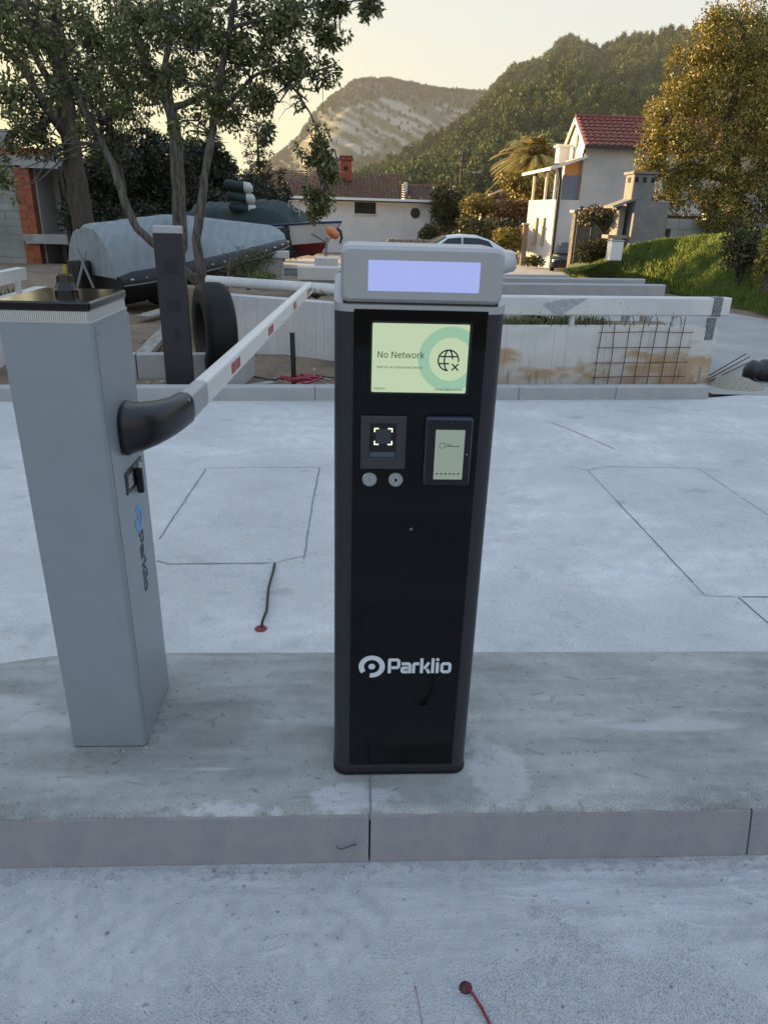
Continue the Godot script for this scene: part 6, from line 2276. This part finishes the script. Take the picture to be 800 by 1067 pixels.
func car(called: String, label: String, at: Vector3, turn: float, paint: Material) -> Node3D:
	# a saloon, nose towards -x, 4.4 m long
	var t := thing(called, label, "car", at, turn)
	var st := tool()
	var low := [[-2.18, 0.30, 0.60, 0.60], [-2.10, 0.26, 0.72, 0.74], [-1.7, 0.22, 0.80, 0.86], [-0.95, 0.20, 0.90, 0.89], [0.0, 0.20, 0.93, 0.90], [1.2, 0.20, 0.96, 0.89], [1.75, 0.22, 0.98, 0.86], [2.1, 0.30, 0.93, 0.78], [2.2, 0.40, 0.80, 0.66]]
	var sec := []
	for q in low:
		var row := []
		for p in [[1.0, q[1]], [1.03, (q[1] + q[2]) * 0.48], [1.0, q[2] - 0.07], [0.90, q[2]], [0.0, q[2] + 0.03], [-0.90, q[2]], [-1.0, q[2] - 0.07], [-1.03, (q[1] + q[2]) * 0.48], [-1.0, q[1]], [0.0, q[1]], [1.0, q[1]]]:
			row.append(Vector3(q[0], p[1], p[0] * q[3]))
		sec.append(row)
	loft(st, sec)
	obj("body", st, paint, t)
	st = tool()
	sec = []
	for q in [[-1.10, 0.90, 0.80, 0.02], [-0.75, 1.10, 0.74, 0.10], [-0.25, 1.38, 0.66, 0.2], [0.2, 1.44, 0.64, 0.2], [0.8, 1.42, 0.64, 0.2], [1.25, 1.28, 0.68, 0.14], [1.75, 1.02, 0.76, 0.04]]:
		sec.append([Vector3(q[0], 0.88, 0.84), Vector3(q[0], lerpf(0.88, q[1], 0.9), q[2]), Vector3(q[0], q[1], q[2] * 0.8), Vector3(q[0], q[1] + 0.02, 0), Vector3(q[0], q[1], -q[2] * 0.8), Vector3(q[0], lerpf(0.88, q[1], 0.9), -q[2]), Vector3(q[0], 0.88, -0.84)])
	loft(st, sec)
	obj("roof", st, paint, t)
	var glass := mat("dark car glass", lin(0.012, 0.015, 0.018), 0.06)
	for sg in [1.0, -1.0]:
		for w in [[Vector2(-0.78, 0.95), Vector2(0.18, 0.95), Vector2(0.18, 1.36), Vector2(-0.28, 1.32)], [Vector2(0.24, 0.95), Vector2(1.38, 0.97), Vector2(1.14, 1.26), Vector2(0.78, 1.35), Vector2(0.24, 1.36)]]:
			st = tool()
			st.set_smooth_group(-1)
			var p := []
			for q in w:
				p.append(Vector3(q.x, q.y, sg * (lerpf(0.845, 0.665, clampf((q.y - 0.88) / 0.5, 0, 1)) + 0.012)))
			for k in range(1, p.size() - 1):
				if sg > 0:
					tri(st, p[0], p[k], p[k + 1])
				else:
					tri(st, p[0], p[k + 1], p[k])
			obj("side_window", st, glass, t)
	st = tool()
	st.set_smooth_group(-1)
	quad(st, Vector3(1.83, 0.99, 0.62), Vector3(1.83, 0.99, -0.62), Vector3(1.30, 1.30, -0.50), Vector3(1.30, 1.30, 0.50))
	obj("rear_window", st, glass, t)
	st = tool()
	st.set_smooth_group(-1)
	quad(st, Vector3(-1.13, 0.93, -0.66), Vector3(-1.13, 0.93, 0.66), Vector3(-0.30, 1.40, 0.52), Vector3(-0.30, 1.40, -0.52))
	obj("windscreen", st, glass, t)
	for sg in [1.0, -1.0]:
		st = tool()
		box(st, Vector3(2.09, 0.78, sg * 0.62), Vector3(0.2, 0.17, 0.26), 0.04)
		obj("tail_light", st, mat("red tail light", lin(0.30, 0.015, 0.02), 0.2), t)
		st = tool()
		box(st, Vector3(-2.05, 0.60, sg * 0.58), Vector3(0.2, 0.14, 0.30), 0.04)
		obj("headlight", st, mat("clear headlight", lin(0.55, 0.57, 0.6), 0.1), t)
		for x in [-1.35, 1.35]:
			wheel(t, Vector3(x, 0.31, sg * 0.80), 0.31, 0.2, Vector3(0, 0, sg))
	st = tool()
	box(st, Vector3(-2.16, 0.45, 0), Vector3(0.08, 0.18, 0.9), 0.02)
	obj("grille", st, M.black, t)
	return t

func tiled_roof(parent: Node, called: String, a: Vector3, b: Vector3, c: Vector3, d: Vector3, pitch: float, m: Material) -> MeshInstance3D:
	# rolled clay tiles: a, b along the eave, d, c along the ridge; courses overlap down the slope
	var st := tool()
	st.set_smooth_group(-1)
	var n := (b - a).cross(d - a).normalized()
	if n.y < 0:
		n = -n
	var cols := int(a.distance_to(b) / pitch)
	var rows := maxi(3, int(a.distance_to(d) / (pitch * 1.6)))
	var at := func(u: float, v: float, h: float) -> Vector3: return a.lerp(b, u).lerp(d.lerp(c, u), v) + n * h
	for r in rows:
		var v0 := float(r) / rows
		var v1 := float(r + 1) / rows
		for k in cols:
			var prev := [0.0, 0.0]
			for s in 5:
				var x := s / 4.0
				var h := 0.055 * sin(PI * x)
				var u := (k + x) / cols
				if s > 0:
					quad(st, at.call(prev[0], v0, prev[1] + 0.035), at.call(u, v0, h + 0.035), at.call(u, v1, h), at.call(prev[0], v1, prev[1]))
				prev = [u, h]
	var o := obj(called, st, m, parent)
	o.set_meta("kind", "stuff")
	return o

func vbox(parent: Node, called: String, m: Material, x0: float, x1: float, y0: float, y1: float, z0: float, z1: float, bevel := 0.0) -> MeshInstance3D:
	var st := tool()
	box(st, Vector3((x0 + x1) / 2, (y0 + y1) / 2, (z0 + z1) / 2) - parent.position, Vector3(absf(x1 - x0), absf(y1 - y0), absf(z1 - z0)), bevel)
	return obj(called, st, m, parent)

func make_houses() -> void:
	var rng := RandomNumberGenerator.new()
	rng.seed = 71
	M.plaster = textured("pale plaster", grain_textures(121, 320, lin(0.60, 0.59, 0.575), 0.2, 0.0, 0.12, 0.2), 3.0, 0.2, 0.9)
	M.plaster_grey = textured("grey cement render", grain_textures(122, 320, lin(0.46, 0.455, 0.45), 0.3, 0.1, 0.12, 0.2), 3.5, 0.2, 0.92)
	M.tile_dark = toned("dark red clay tiles", 123, lin(0.05, 0.017, 0.013), lin(0.12, 0.038, 0.026), 0.8, 0.85, 0.06, 4, Vector2(1, 1), 1.6)
	M.tile_red = toned("red clay tiles", 124, lin(0.16, 0.035, 0.022), lin(0.27, 0.07, 0.042), 0.8, 0.8, 0.06, 4, Vector2(1, 1), 1.6)
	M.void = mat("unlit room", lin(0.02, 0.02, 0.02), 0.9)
	M.frame_dark = mat("dark frame", lin(0.03, 0.03, 0.03), 0.6)
	# --- bungalow
	var gy := ground_y(0, -48.0) - 0.1
	var bu := thing("bungalow", "long low white bungalow with dark red tiled roof and red chimney", "house", Vector3(0, gy, -50))
	vbox(bu, "wall", M.plaster, -6.6, 3.5, gy, 2.32, -52.0, -48.0)
	vbox(bu, "wall", M.plaster, 3.5, 5.55, gy, 2.30, -51.5, -47.95)
	vbox(bu, "fascia", M.white_paint, -6.9, 5.75, 2.22, 2.36, -47.75, -47.55, 0.01)
	vbox(bu, "gutter", M.frame_dark, -6.9, 5.75, 2.14, 2.22, -47.70, -47.58, 0.01)
	var P := bu.position
	tiled_roof(bu, "roof", Vector3(-6.9, 2.34, -47.6) - P, Vector3(3.62, 2.34, -47.6) - P, Vector3(3.62, 3.92, -51.8) - P, Vector3(-6.9, 3.92, -51.8) - P, 0.24, M.tile_dark)
	tiled_roof(bu, "roof", Vector3(3.64, 2.34, -47.6) - P, Vector3(5.8, 2.34, -47.6) - P, Vector3(5.8, 3.30, -51.4) - P, Vector3(3.64, 3.30, -51.4) - P, 0.24, M.tile_dark)
	vbox(bu, "gable_end", M.plaster, 3.42, 3.58, 2.3, 3.35, -51.5, -48.6)
	var ch := vbox(bu, "chimney", mat("red brick chimney", lin(0.30, 0.06, 0.035), 0.85), -0.62, 0.10, 3.4, 4.55, -50.5, -49.8, 0.01)
	var pp := P
	for q in [[-0.72, 0.20, 4.55, 4.64], [-0.68, 0.16, 4.72, 4.80]]:
		var st := tool()
		box(st, Vector3((q[0] + q[1]) / 2, (q[2] + q[3]) / 2, -50.15) - pp, Vector3(q[1] - q[0], q[3] - q[2], 0.9), 0.01)
		mesh_node("chimney_cap", done(st), M.tile_red, ch)
	for x in [-0.58, -0.26, 0.06]:
		var st := tool()
		box(st, Vector3(x, 4.68, -49.85) - pp, Vector3(0.12, 0.1, 0.12), 0.0)
		mesh_node("chimney_pier", done(st), M.tile_red, ch)
	vbox(ch.get_parent(), "flue_opening", M.void, -0.40, -0.12, 3.95, 4.2, -49.81, -49.79)
	var w := vbox(bu, "window", M.void, 0.30, 1.62, 1.47, 2.13, -48.05, -47.985)
	var ws := tool()
	box(ws, Vector3(0.96, 1.43, -47.96) - P, Vector3(1.42, 0.06, 0.1), 0.005)
	mesh_node("sill", done(ws), M.plaster, w)
	var rs := tool()
	lathe(rs, [Vector2(0.30, 0), Vector2(0.30, 0.04), Vector2(0.26, 0.05), Vector2(0.25, 0.01), Vector2(0, 0.01)], 24, Transform3D(Basis(Vector3.RIGHT, PI / 2), Vector3(4.08, 1.60, -47.94) - P), false)
	obj("round_window", rs, M.frame_dark, bu)
	vbox(bu, "downpipe", M.plaster, 5.50, 5.60, gy, 2.2, -47.9, -47.8)
	# --- tall white house
	var hg := ground_y(9.0, -33.0) - 0.05
	var ho := thing("tall_house", "tall white house with red tiled gable roof and covered terrace", "house", Vector3(10, hg, -36))
	P = ho.position
	var st := tool()
	var A := Vector3(9.86, 0, -33.0)
	var B := Vector3(10.62, 0, -39.0)
	var xr := Vector3(8.5, 0, 0.35)
	var eave := 4.45
	var ridge := 5.75
	st.set_smooth_group(-1)
	var v := func(p: Vector3, y: float) -> Vector3: return Vector3(p.x, y, p.z) - P
	quad(st, v.call(A, hg), v.call(A + xr, hg), v.call(A + xr, eave), v.call(A, eave))
	quad(st, v.call(B + xr, hg), v.call(B, hg), v.call(B, eave), v.call(B + xr, eave))
	quad(st, v.call(A + xr, hg), v.call(B + xr, hg), v.call(B + xr, eave), v.call(A + xr, eave))
	obj("wall", st, M.plaster_grey, ho)
	st = tool()
	st.set_smooth_group(-1)
	var R := A.lerp(B, 0.5)
	quad(st, v.call(B, hg), v.call(A, hg), v.call(A, eave), v.call(B, eave))
	tri(st, v.call(B, eave), v.call(A, eave), v.call(R, ridge - 0.05))
	tri(st, v.call(A + xr, eave), v.call(B + xr, eave), v.call(R + xr, ridge - 0.05))
	obj("gable_wall", st, M.plaster, ho)
	var o := Vector3(-0.12, 0, 0)
	tiled_roof(ho, "roof", v.call(A + o + Vector3(0, 0, 0.35), eave - 0.10), v.call(A + xr + Vector3(0, 0, 0.35), eave - 0.10), v.call(R + xr, ridge), v.call(R + o, ridge), 0.26, M.tile_red)
	tiled_roof(ho, "roof", v.call(B + xr + Vector3(0, 0, -0.35), eave - 0.10), v.call(B + o + Vector3(0, 0, -0.35), eave - 0.10), v.call(R + o, ridge), v.call(R + xr, ridge), 0.26, M.tile_red)
	st = tool()
	tube(st, [v.call(R + o, ridge + 0.03), v.call(R + xr, ridge + 0.03)], [0.10], 8)
	obj("ridge_tiles", st, M.tile_red, ho)
	st = tool()
	beam(st, v.call(A + o + Vector3(0, 0, 0.30), eave - 0.14), v.call(A + xr + Vector3(0, 0, 0.30), eave - 0.14), 0.10, 0.10)
	obj("gutter", st, M.frame_dark, ho)
	for q in [[A + Vector3(0, 0, 0.3), 1.0], [B + Vector3(0, 0, -0.3), -1.0]]:
		st = tool()
		beam(st, v.call(q[0] + o, eave - 0.16), v.call(R + o, ridge - 0.06), 0.08, 0.14)
		obj("verge", st, M.white_paint, ho)
	st = tool()
	var wc: Vector3 = v.call(R.lerp(A, 0.25), 4.75) + Vector3(-0.05, 0, 0)
	box(st, wc, Vector3(0.08, 0.5, 0.34), 0.0)
	obj("loft_window", st, mat("grey shutter", lin(0.20, 0.18, 0.15), 0.7), ho)
	# terrace block in front of the gable
	var tz := -33.0
	st = tool()
	st.set_smooth_group(-1)
	var C := Vector3(8.84, 0, tz)
	var D := Vector3(8.42, 0, -36.2)
	var E := Vector3(9.95, 0, tz)
	quad(st, v.call(C, hg), v.call(E, hg), v.call(E, 2.28), v.call(C, 2.28))
	quad(st, v.call(D, hg), v.call(C, hg), v.call(C, 2.28), v.call(D, 2.28))
	quad(st, v.call(C, 2.28), v.call(E, 2.28), v.call(Vector3(10.3, 0, -36.2), 2.28), v.call(D, 2.28))
	obj("terrace_block", st, M.plaster, ho)
	st = tool()
	var s0 := C + Vector3(-0.42, 0, 0.15)
	var s1 := D + Vector3(-0.45, 0, 0)
	var top := [v.call(s0, 3.52), v.call(E + Vector3(0.0, 0, 0.15), 4.02), v.call(Vector3(10.4, 0, -36.4), 4.02), v.call(s1, 3.42)]
	st.set_smooth_group(-1)
	for dy in [0.0, -0.11]:
		quad(st, top[0] + Vector3(0, dy, 0), top[1] + Vector3(0, dy, 0), top[2] + Vector3(0, dy, 0), top[3] + Vector3(0, dy, 0))
	for k in 4:
		var j := (k + 1) % 4
		quad(st, top[k] + Vector3(0, -0.11, 0), top[j] + Vector3(0, -0.11, 0), top[j], top[k])
	obj("terrace_roof", st, M.white_paint, ho)
	for q in [[D + Vector3(0.12, 0, 0.2), 3.3], [C + Vector3(0.02, 0, -0.4), 3.45], [C + Vector3(-0.08, 0, -1.6), 3.4]]:
		st = tool()
		beam(st, v.call(q[0], 2.28), v.call(q[0], q[1]), 0.10, 0.10)
		obj("terrace_post", st, M.white_paint, ho)
	vbox(ho, "terrace_screen", mat("blue grey panel", lin(0.17, 0.20, 0.25), 0.7), 9.10, 9.82, 2.28, 3.25, -33.3, -33.2)
	vbox(ho, "terrace_wall", mat("orange sunlit plaster", lin(0.50, 0.30, 0.14), 0.9), 9.75, 9.95, 2.28, 3.95, -35.5, -33.35)  # the orange of the sunlight is put into this wall's colour
	vbox(ho, "vent_stack", M.plaster, 9.55, 10.05, 3.9, 4.55, -36.6, -36.0)
	vbox(ho, "vent_cap", M.plaster, 9.45, 10.15, 4.55, 4.65, -36.7, -35.9)
	st = tool()
	tube(st, [v.call(C + Vector3(-0.05, 0, 0.22), 3.50), v.call(C + Vector3(-0.02, 0, 0.22), 3.25), v.call(C + Vector3(0.06, 0, 0.16), 3.0), v.call(C + Vector3(0.06, 0, 0.14), hg)], [0.065], 8)
	obj("downpipe", st, M.frame_dark, ho)
	st = tool()
	tube(st, [v.call(A + Vector3(-0.06, 0, 0.1), eave - 0.2), v.call(A + Vector3(-0.10, 0, 0.1), eave - 0.5), v.call(A + Vector3(-0.05, 0, 0.1), 3.9)], [0.05], 8)
	obj("downpipe", st, M.frame_dark, ho)
	for q in [[0.35, 0.0, 1.5], [0.62, 0.0, 1.5]]:
		st = tool()
		var c := C.lerp(D, q[0])
		box(st, v.call(c, 0.95) + Vector3(-0.01, 0, 0), Vector3(0.06, 1.2, 0.45), 0.0, Basis(Vector3.UP, -0.13))
		obj("window", st, mat("yellow shutter", lin(0.45, 0.33, 0.16), 0.7), ho)
	# gate pillar of the house and pergola
	var gp := thing("stone_pillar", "rough brown stone pillar left of the tall house", "pillar", Vector3(8.0, ground_y(0, -34), -34.5))
	st = tool()
	box(st, Vector3(0, 0.8, 0), Vector3(0.24, 1.9, 0.24), 0.04)
	obj("shaft", st, toned("brown stone", 125, lin(0.12, 0.09, 0.06), lin(0.28, 0.21, 0.14), 0.6), gp)
	st = tool()
	box(st, Vector3(0, 1.78, 0), Vector3(0.32, 0.08, 0.32), 0.02)
	obj("cap", st, M.kerb_pale, gp)
	var pe := thing("pergola", "slim metal pergola hung with dry vine beside the tall house", "pergola", Vector3(9, ground_y(0, -26), -25.8))
	for x in [8.05, 9.6]:
		for z in [-26.8, -25.2]:
			st = tool()
			beam(st, Vector3(x, 0, z) - Vector3(9, 0, -25.8), Vector3(x, 2.2, z) - Vector3(9, 0, -25.8), 0.03, 0.03)
			obj("post", st, M.frame_dark, pe)
	for x in [8.05, 8.6, 9.1, 9.6]:
		st = tool()
		beam(st, Vector3(x, 2.22, -27.0) - Vector3(9, 0, -25.8), Vector3(x, 2.22, -25.0) - Vector3(9, 0, -25.8), 0.03, 0.05)
		obj("rafter", st, M.frame_dark, pe)
	var dw := thing("garden_wall", "dark weathered wall behind the pergola", "wall", Vector3(9.4, ground_y(0, -28), -28))
	vbox(dw, "face", toned("dark mossy render", 126, lin(0.06, 0.055, 0.05), lin(0.14, 0.13, 0.115), 1.5), 8.3, 13.0, dw.position.y, 1.75, -28.4, -28.0)
	vbox(dw, "coping", M.grey_wall, 8.2, 13.1, 1.75, 1.84, -28.5, -27.9, 0.01)
	var black_car := car("parked_car", "black car parked beside the dark bush at the tall house", Vector3(9.15, ground_y(0, -31), -30.9), deg_to_rad(70), mat("black car paint", lin(0.012, 0.012, 0.014), 0.15))
	black_car.scale = Vector3.ONE * 0.76
	var white_car := car("parked_car", "white car parked on the track behind the payment terminal", Vector3(3.35, ground_y(0, -24.6) - 0.02, -24.6), deg_to_rad(2), mat("white car paint", lin(0.62, 0.64, 0.66), 0.2))
	white_car.scale = Vector3.ONE * 0.92
	# --- outdoor fireplace on the bank
	M.cement_dark = textured("weathered cement render", grain_textures(128, 256, lin(0.21, 0.205, 0.195), 0.4, 0.15, 0.2, 0.5, Vector2(4, 1)), 1.4, 0.3, 0.92)
	var fb := thing("outdoor_fireplace", "grey concrete outdoor fireplace with chimney on the grass bank", "fireplace", Vector3(8.9, 0.85, -22.8))
	vbox(fb, "hearth_block", M.cement_dark, 8.42, 9.45, 0.6, 2.08, -23.5, -22.5, 0.02)
	vbox(fb, "chimney", M.cement_dark, 8.30, 8.93, 2.05, 2.80, -23.3, -22.6, 0.02)
	vbox(fb, "chimney_cap", M.cement_dark, 8.24, 8.99, 2.80, 2.87, -23.36, -22.54, 0.01)
	for x in [8.38, 8.62, 8.86]:
		vbox(fb, "chimney_vent", M.void, x - 0.05, x + 0.05, 2.58, 2.72, -22.605, -22.59)
	vbox(fb, "chimney_vent", M.void, 8.29, 8.305, 2.58, 2.72, -23.1, -22.85)
	st = tool()
	beam(st, Vector3(7.78, 1.90, -23.0) - fb.position, Vector3(8.45, 2.14, -23.0) - fb.position, 0.9, 0.07)
	obj("canopy_slab", st, M.cement_dark, fb)
	vbox(fb, "side_wing", M.cement_dark, 8.12, 8.30, 0.6, 1.95, -23.6, -22.9, 0.015)
	vbox(fb, "shelf", M.cement_dark, 7.80, 8.45, 1.02, 1.12, -23.3, -22.7, 0.01)
	var lw := thing("garden_wall", "low grey block wall right of the outdoor fireplace", "wall", Vector3(10.3, 0.9, -22.8))
	for r in 3:
		for k in 5:
			var x0 := 9.46 + k * 0.42 + (0.2 if r == 1 else 0.0)
			vbox(lw, "block", M.grey_wall, x0, minf(x0 + 0.41, 11.6), 0.75 + r * 0.295, 0.75 + r * 0.295 + 0.288, -23.0, -22.62 + rng.randf_range(-0.006, 0.006), 0.006)
	vbox(lw, "post", M.white_paint, 9.34, 9.46, 1.6, 2.1, -22.75, -22.6, 0.01)
	vbox(lw, "post", M.white_paint, 10.68, 10.98, 1.6, 2.12, -22.95, -22.65, 0.02)
	var wb := thing("white_box", "small white box standing below the outdoor fireplace", "box", pd(639, 268, 21.9))
	st = tool()
	box(st, Vector3(0, 0.17, 0), Vector3(0.34, 0.5, 0.36), 0.02)
	obj("case", st, M.white_paint, wb)
	st = tool()
	box(st, Vector3(0, 0.435, 0), Vector3(0.37, 0.035, 0.39), 0.01)
	obj("lid", st, M.kerb_pale, wb)
	# --- unfinished building on the left
	var ug := ground_y(0, -27) - 0.1
	var ub := thing("unfinished_building", "unfinished concrete building with exposed red hollow bricks and open rooms", "building", Vector3(-11, ug, -29))
	M.block_grey = textured("grey concrete blocks", grain_textures(127, 320, lin(0.29, 0.29, 0.265), 0.4, 0.3, 0.15, 0.4, Vector2(4, 1)), 2.6, 0.3, 0.92)
	var bricks := []
	for k in 4:
		var t := rng.randf_range(0.8, 1.2)
		bricks.append(toned("red hollow brick", 130 + k, lin(0.26 * t, 0.075 * t, 0.035 * t), lin(0.40 * t, 0.13 * t, 0.065 * t), 0.5, 0.9))
	var courses := 0
	for r in 17:                                                 # concrete block courses of the side wall
		var y0 := ug + r * 0.25
		for k in 5:
			var x1 := -11.32 - k * 0.51 - (0.25 if r % 2 else 0.0)
			vbox(ub, "concrete_block", M.block_grey, x1 - 0.50, x1 if k > 0 else -11.32, y0, y0 + 0.243, -27.5, -27.03 + rng.randf_range(-0.008, 0.008), 0.004)
	vbox(ub, "mortar_core", M.grey_wall, -14.2, -11.33, ug, ug + 4.2, -27.5, -27.06)
	for span in [[-0.94, 0.30], [0.56, 2.66]]:
		var y: float = span[0]
		var r := 0
		while y < span[1] - 0.1:
			var h := minf(0.232, span[1] - y)
			var cut := -11.05 if r % 2 == 0 else -10.97
			vbox(ub, "brick", bricks[rng.randi() % 4], -11.30, cut - 0.012, y, y + h - 0.012, -27.4, -26.99 + rng.randf_range(-0.008, 0.008), 0.006)
			vbox(ub, "brick", bricks[rng.randi() % 4], cut, -10.80, y, y + h - 0.012, -27.4, -26.99 + rng.randf_range(-0.008, 0.008), 0.006)
			y += h
			r += 1
	vbox(ub, "mortar_joint", M.grey_wall, -11.29, -10.82, -0.94, 2.64, -27.39, -27.02)
	vbox(ub, "floor_slab", M.grey_wall, -11.31, -9.55, 0.30, 0.54, -30.0, -26.96, 0.01)
	vbox(ub, "roof_slab", M.grey_wall, -14.0, -9.0, 2.68, 2.98, -31.0, -26.9, 0.01)
	vbox(ub, "edge_trim", M.kerb_pale, -11.0, -9.6, 2.62, 2.68, -26.98, -26.88)
	vbox(ub, "edge_trim", M.kerb_pale, -11.2, -9.6, 0.24, 0.30, -26.98, -26.88)
	for k in 7:
		vbox(ub, "brick", bricks[rng.randi() % 4], -13.6 + k * 0.52, -13.1 + k * 0.52, 2.99, 3.22, -27.3, -27.0, 0.006)
	M.room = toned("bare room plaster", 135, lin(0.48, 0.475, 0.46), lin(0.58, 0.575, 0.56), 2.0)
	for lv in [[ug, 0.30], [0.54, 2.68]]:
		vbox(ub, "room_wall", M.room, -11.0, -8.6, lv[0], lv[1], -29.1, -28.95)
		vbox(ub, "room_wall", M.room, -10.85, -10.75, lv[0], lv[1], -28.95, -27.4)
	vbox(ub, "inner_window", M.void, -10.55, -10.10, 1.25, 2.30, -28.95, -28.93)
	vbox(ub, "doorway", M.void, -9.95, -9.55, 0.58, 2.35, -28.95, -28.93)
	vbox(ub, "doorway", M.void, -10.6, -10.2, ug, 0.05, -28.95, -28.93)
	vbox(ub, "doorway", M.void, -9.95, -9.55, ug, 0.1, -28.95, -28.93)
	vbox(ub, "column", M.grey_wall, -9.75, -9.58, ug, 2.68, -27.2, -26.99, 0.01)
	vbox(ub, "side_wall", M.plaster, -9.5, -9.15, ug, 2.6, -29.5, -27.1)
	var dp := tool()
	tube(dp, [Vector3(-9.62, 2.7, -26.8) - ub.position, Vector3(-9.60, ug, -26.75) - ub.position], [0.11], 10)
	obj("downpipe", dp, M.black, ub)
	vbox(ub, "parapet", M.plaster, -8.2, -5.6, 2.4, 3.0, -29.5, -28.0)
	vbox(ub, "column", M.plaster, -6.9, -6.6, ug, 2.4, -28.8, -28.4)
	# --- utility pole
	var up := pd(478, 205, 60.0)
	var po := thing("utility_pole", "slim wooden utility pole with a lamp arm rising above the bushes", "utility pole", Vector3(up.x, ground_y(0, -58), up.z))
	st = tool()
	var hh := pd(478, 157, 60.0).y - po.position.y
	tube(st, [Vector3.ZERO, Vector3(0.1, hh, 0)], [0.13, 0.09], 8)
	obj("pole", st, M.bark_dark, po)
	for k in 3:
		st = tool()
		beam(st, Vector3(-0.35, hh - 0.3 - k * 0.4, 0), Vector3(0.45, hh - 0.3 - k * 0.4, 0), 0.08, 0.08)
		obj("crossarm", st, M.bark_dark, po)
	st = tool()
	tube(st, [Vector3(0.08, hh - 1.6, 0), Vector3(0.7, hh - 1.4, 0), Vector3(1.1, hh - 1.42, 0)], [0.03], 6)
	obj("lamp_arm", st, M.galv, po)
	st = tool()
	box(st, Vector3(1.3, hh - 1.45, 0), Vector3(0.6, 0.08, 0.2), 0.03)
	obj("lamp_head", st, M.galv, po)
	# --- low stone walls behind the white car, a small far house
	var sw := thing("garden_wall", "low dry stone wall behind the white car", "wall", Vector3(4, ground_y(0, -40), -40))
	M.drystone = toned("dry stone", 136, lin(0.13, 0.11, 0.09), lin(0.34, 0.30, 0.25), 0.9, 0.95, 0.05, 4, Vector2(1, 1), 2.0)
	for r in 4:
		var x := 2.0
		while x < 8.0:
			var wdt := rng.randf_range(0.25, 0.55)
			vbox(sw, "stone", M.drystone, x, x + wdt - 0.02, sw.position.y + r * 0.24, sw.position.y + r * 0.24 + 0.225, -40.3, -39.9 + rng.randf_range(-0.03, 0.03), 0.03)
			x += wdt
	var fh := thing("far_house", "small pale far house among the golden shrubs", "house", pd(527, 212, 85.0))
	vbox(fh, "wall", M.plaster, fh.position.x - 2.2, fh.position.x + 2.2, fh.position.y - 3.0, fh.position.y + 0.4, fh.position.z - 4.0, fh.position.z)
	st = tool()
	extrude(st, PackedVector2Array([Vector2(-2.5, 0.4), Vector2(2.5, 0.4), Vector2(0, 1.5)]), 4.4, Transform3D(Basis.IDENTITY, Vector3(0, 0, -4.2)))
	obj("roof", st, M.tile_dark, fh)
	vbox(fh, "window", M.void, fh.position.x - 0.4, fh.position.x + 0.5, fh.position.y - 1.2, fh.position.y - 0.2, fh.position.z - 0.05, fh.position.z + 0.02)

func _ready() -> void:
	make_camera()
	make_sky()
	make_materials()
	make_land()
	make_paving()
	make_trees()
	make_site()
	make_boats()
	make_houses()
	make_terminal()
	make_barrier()
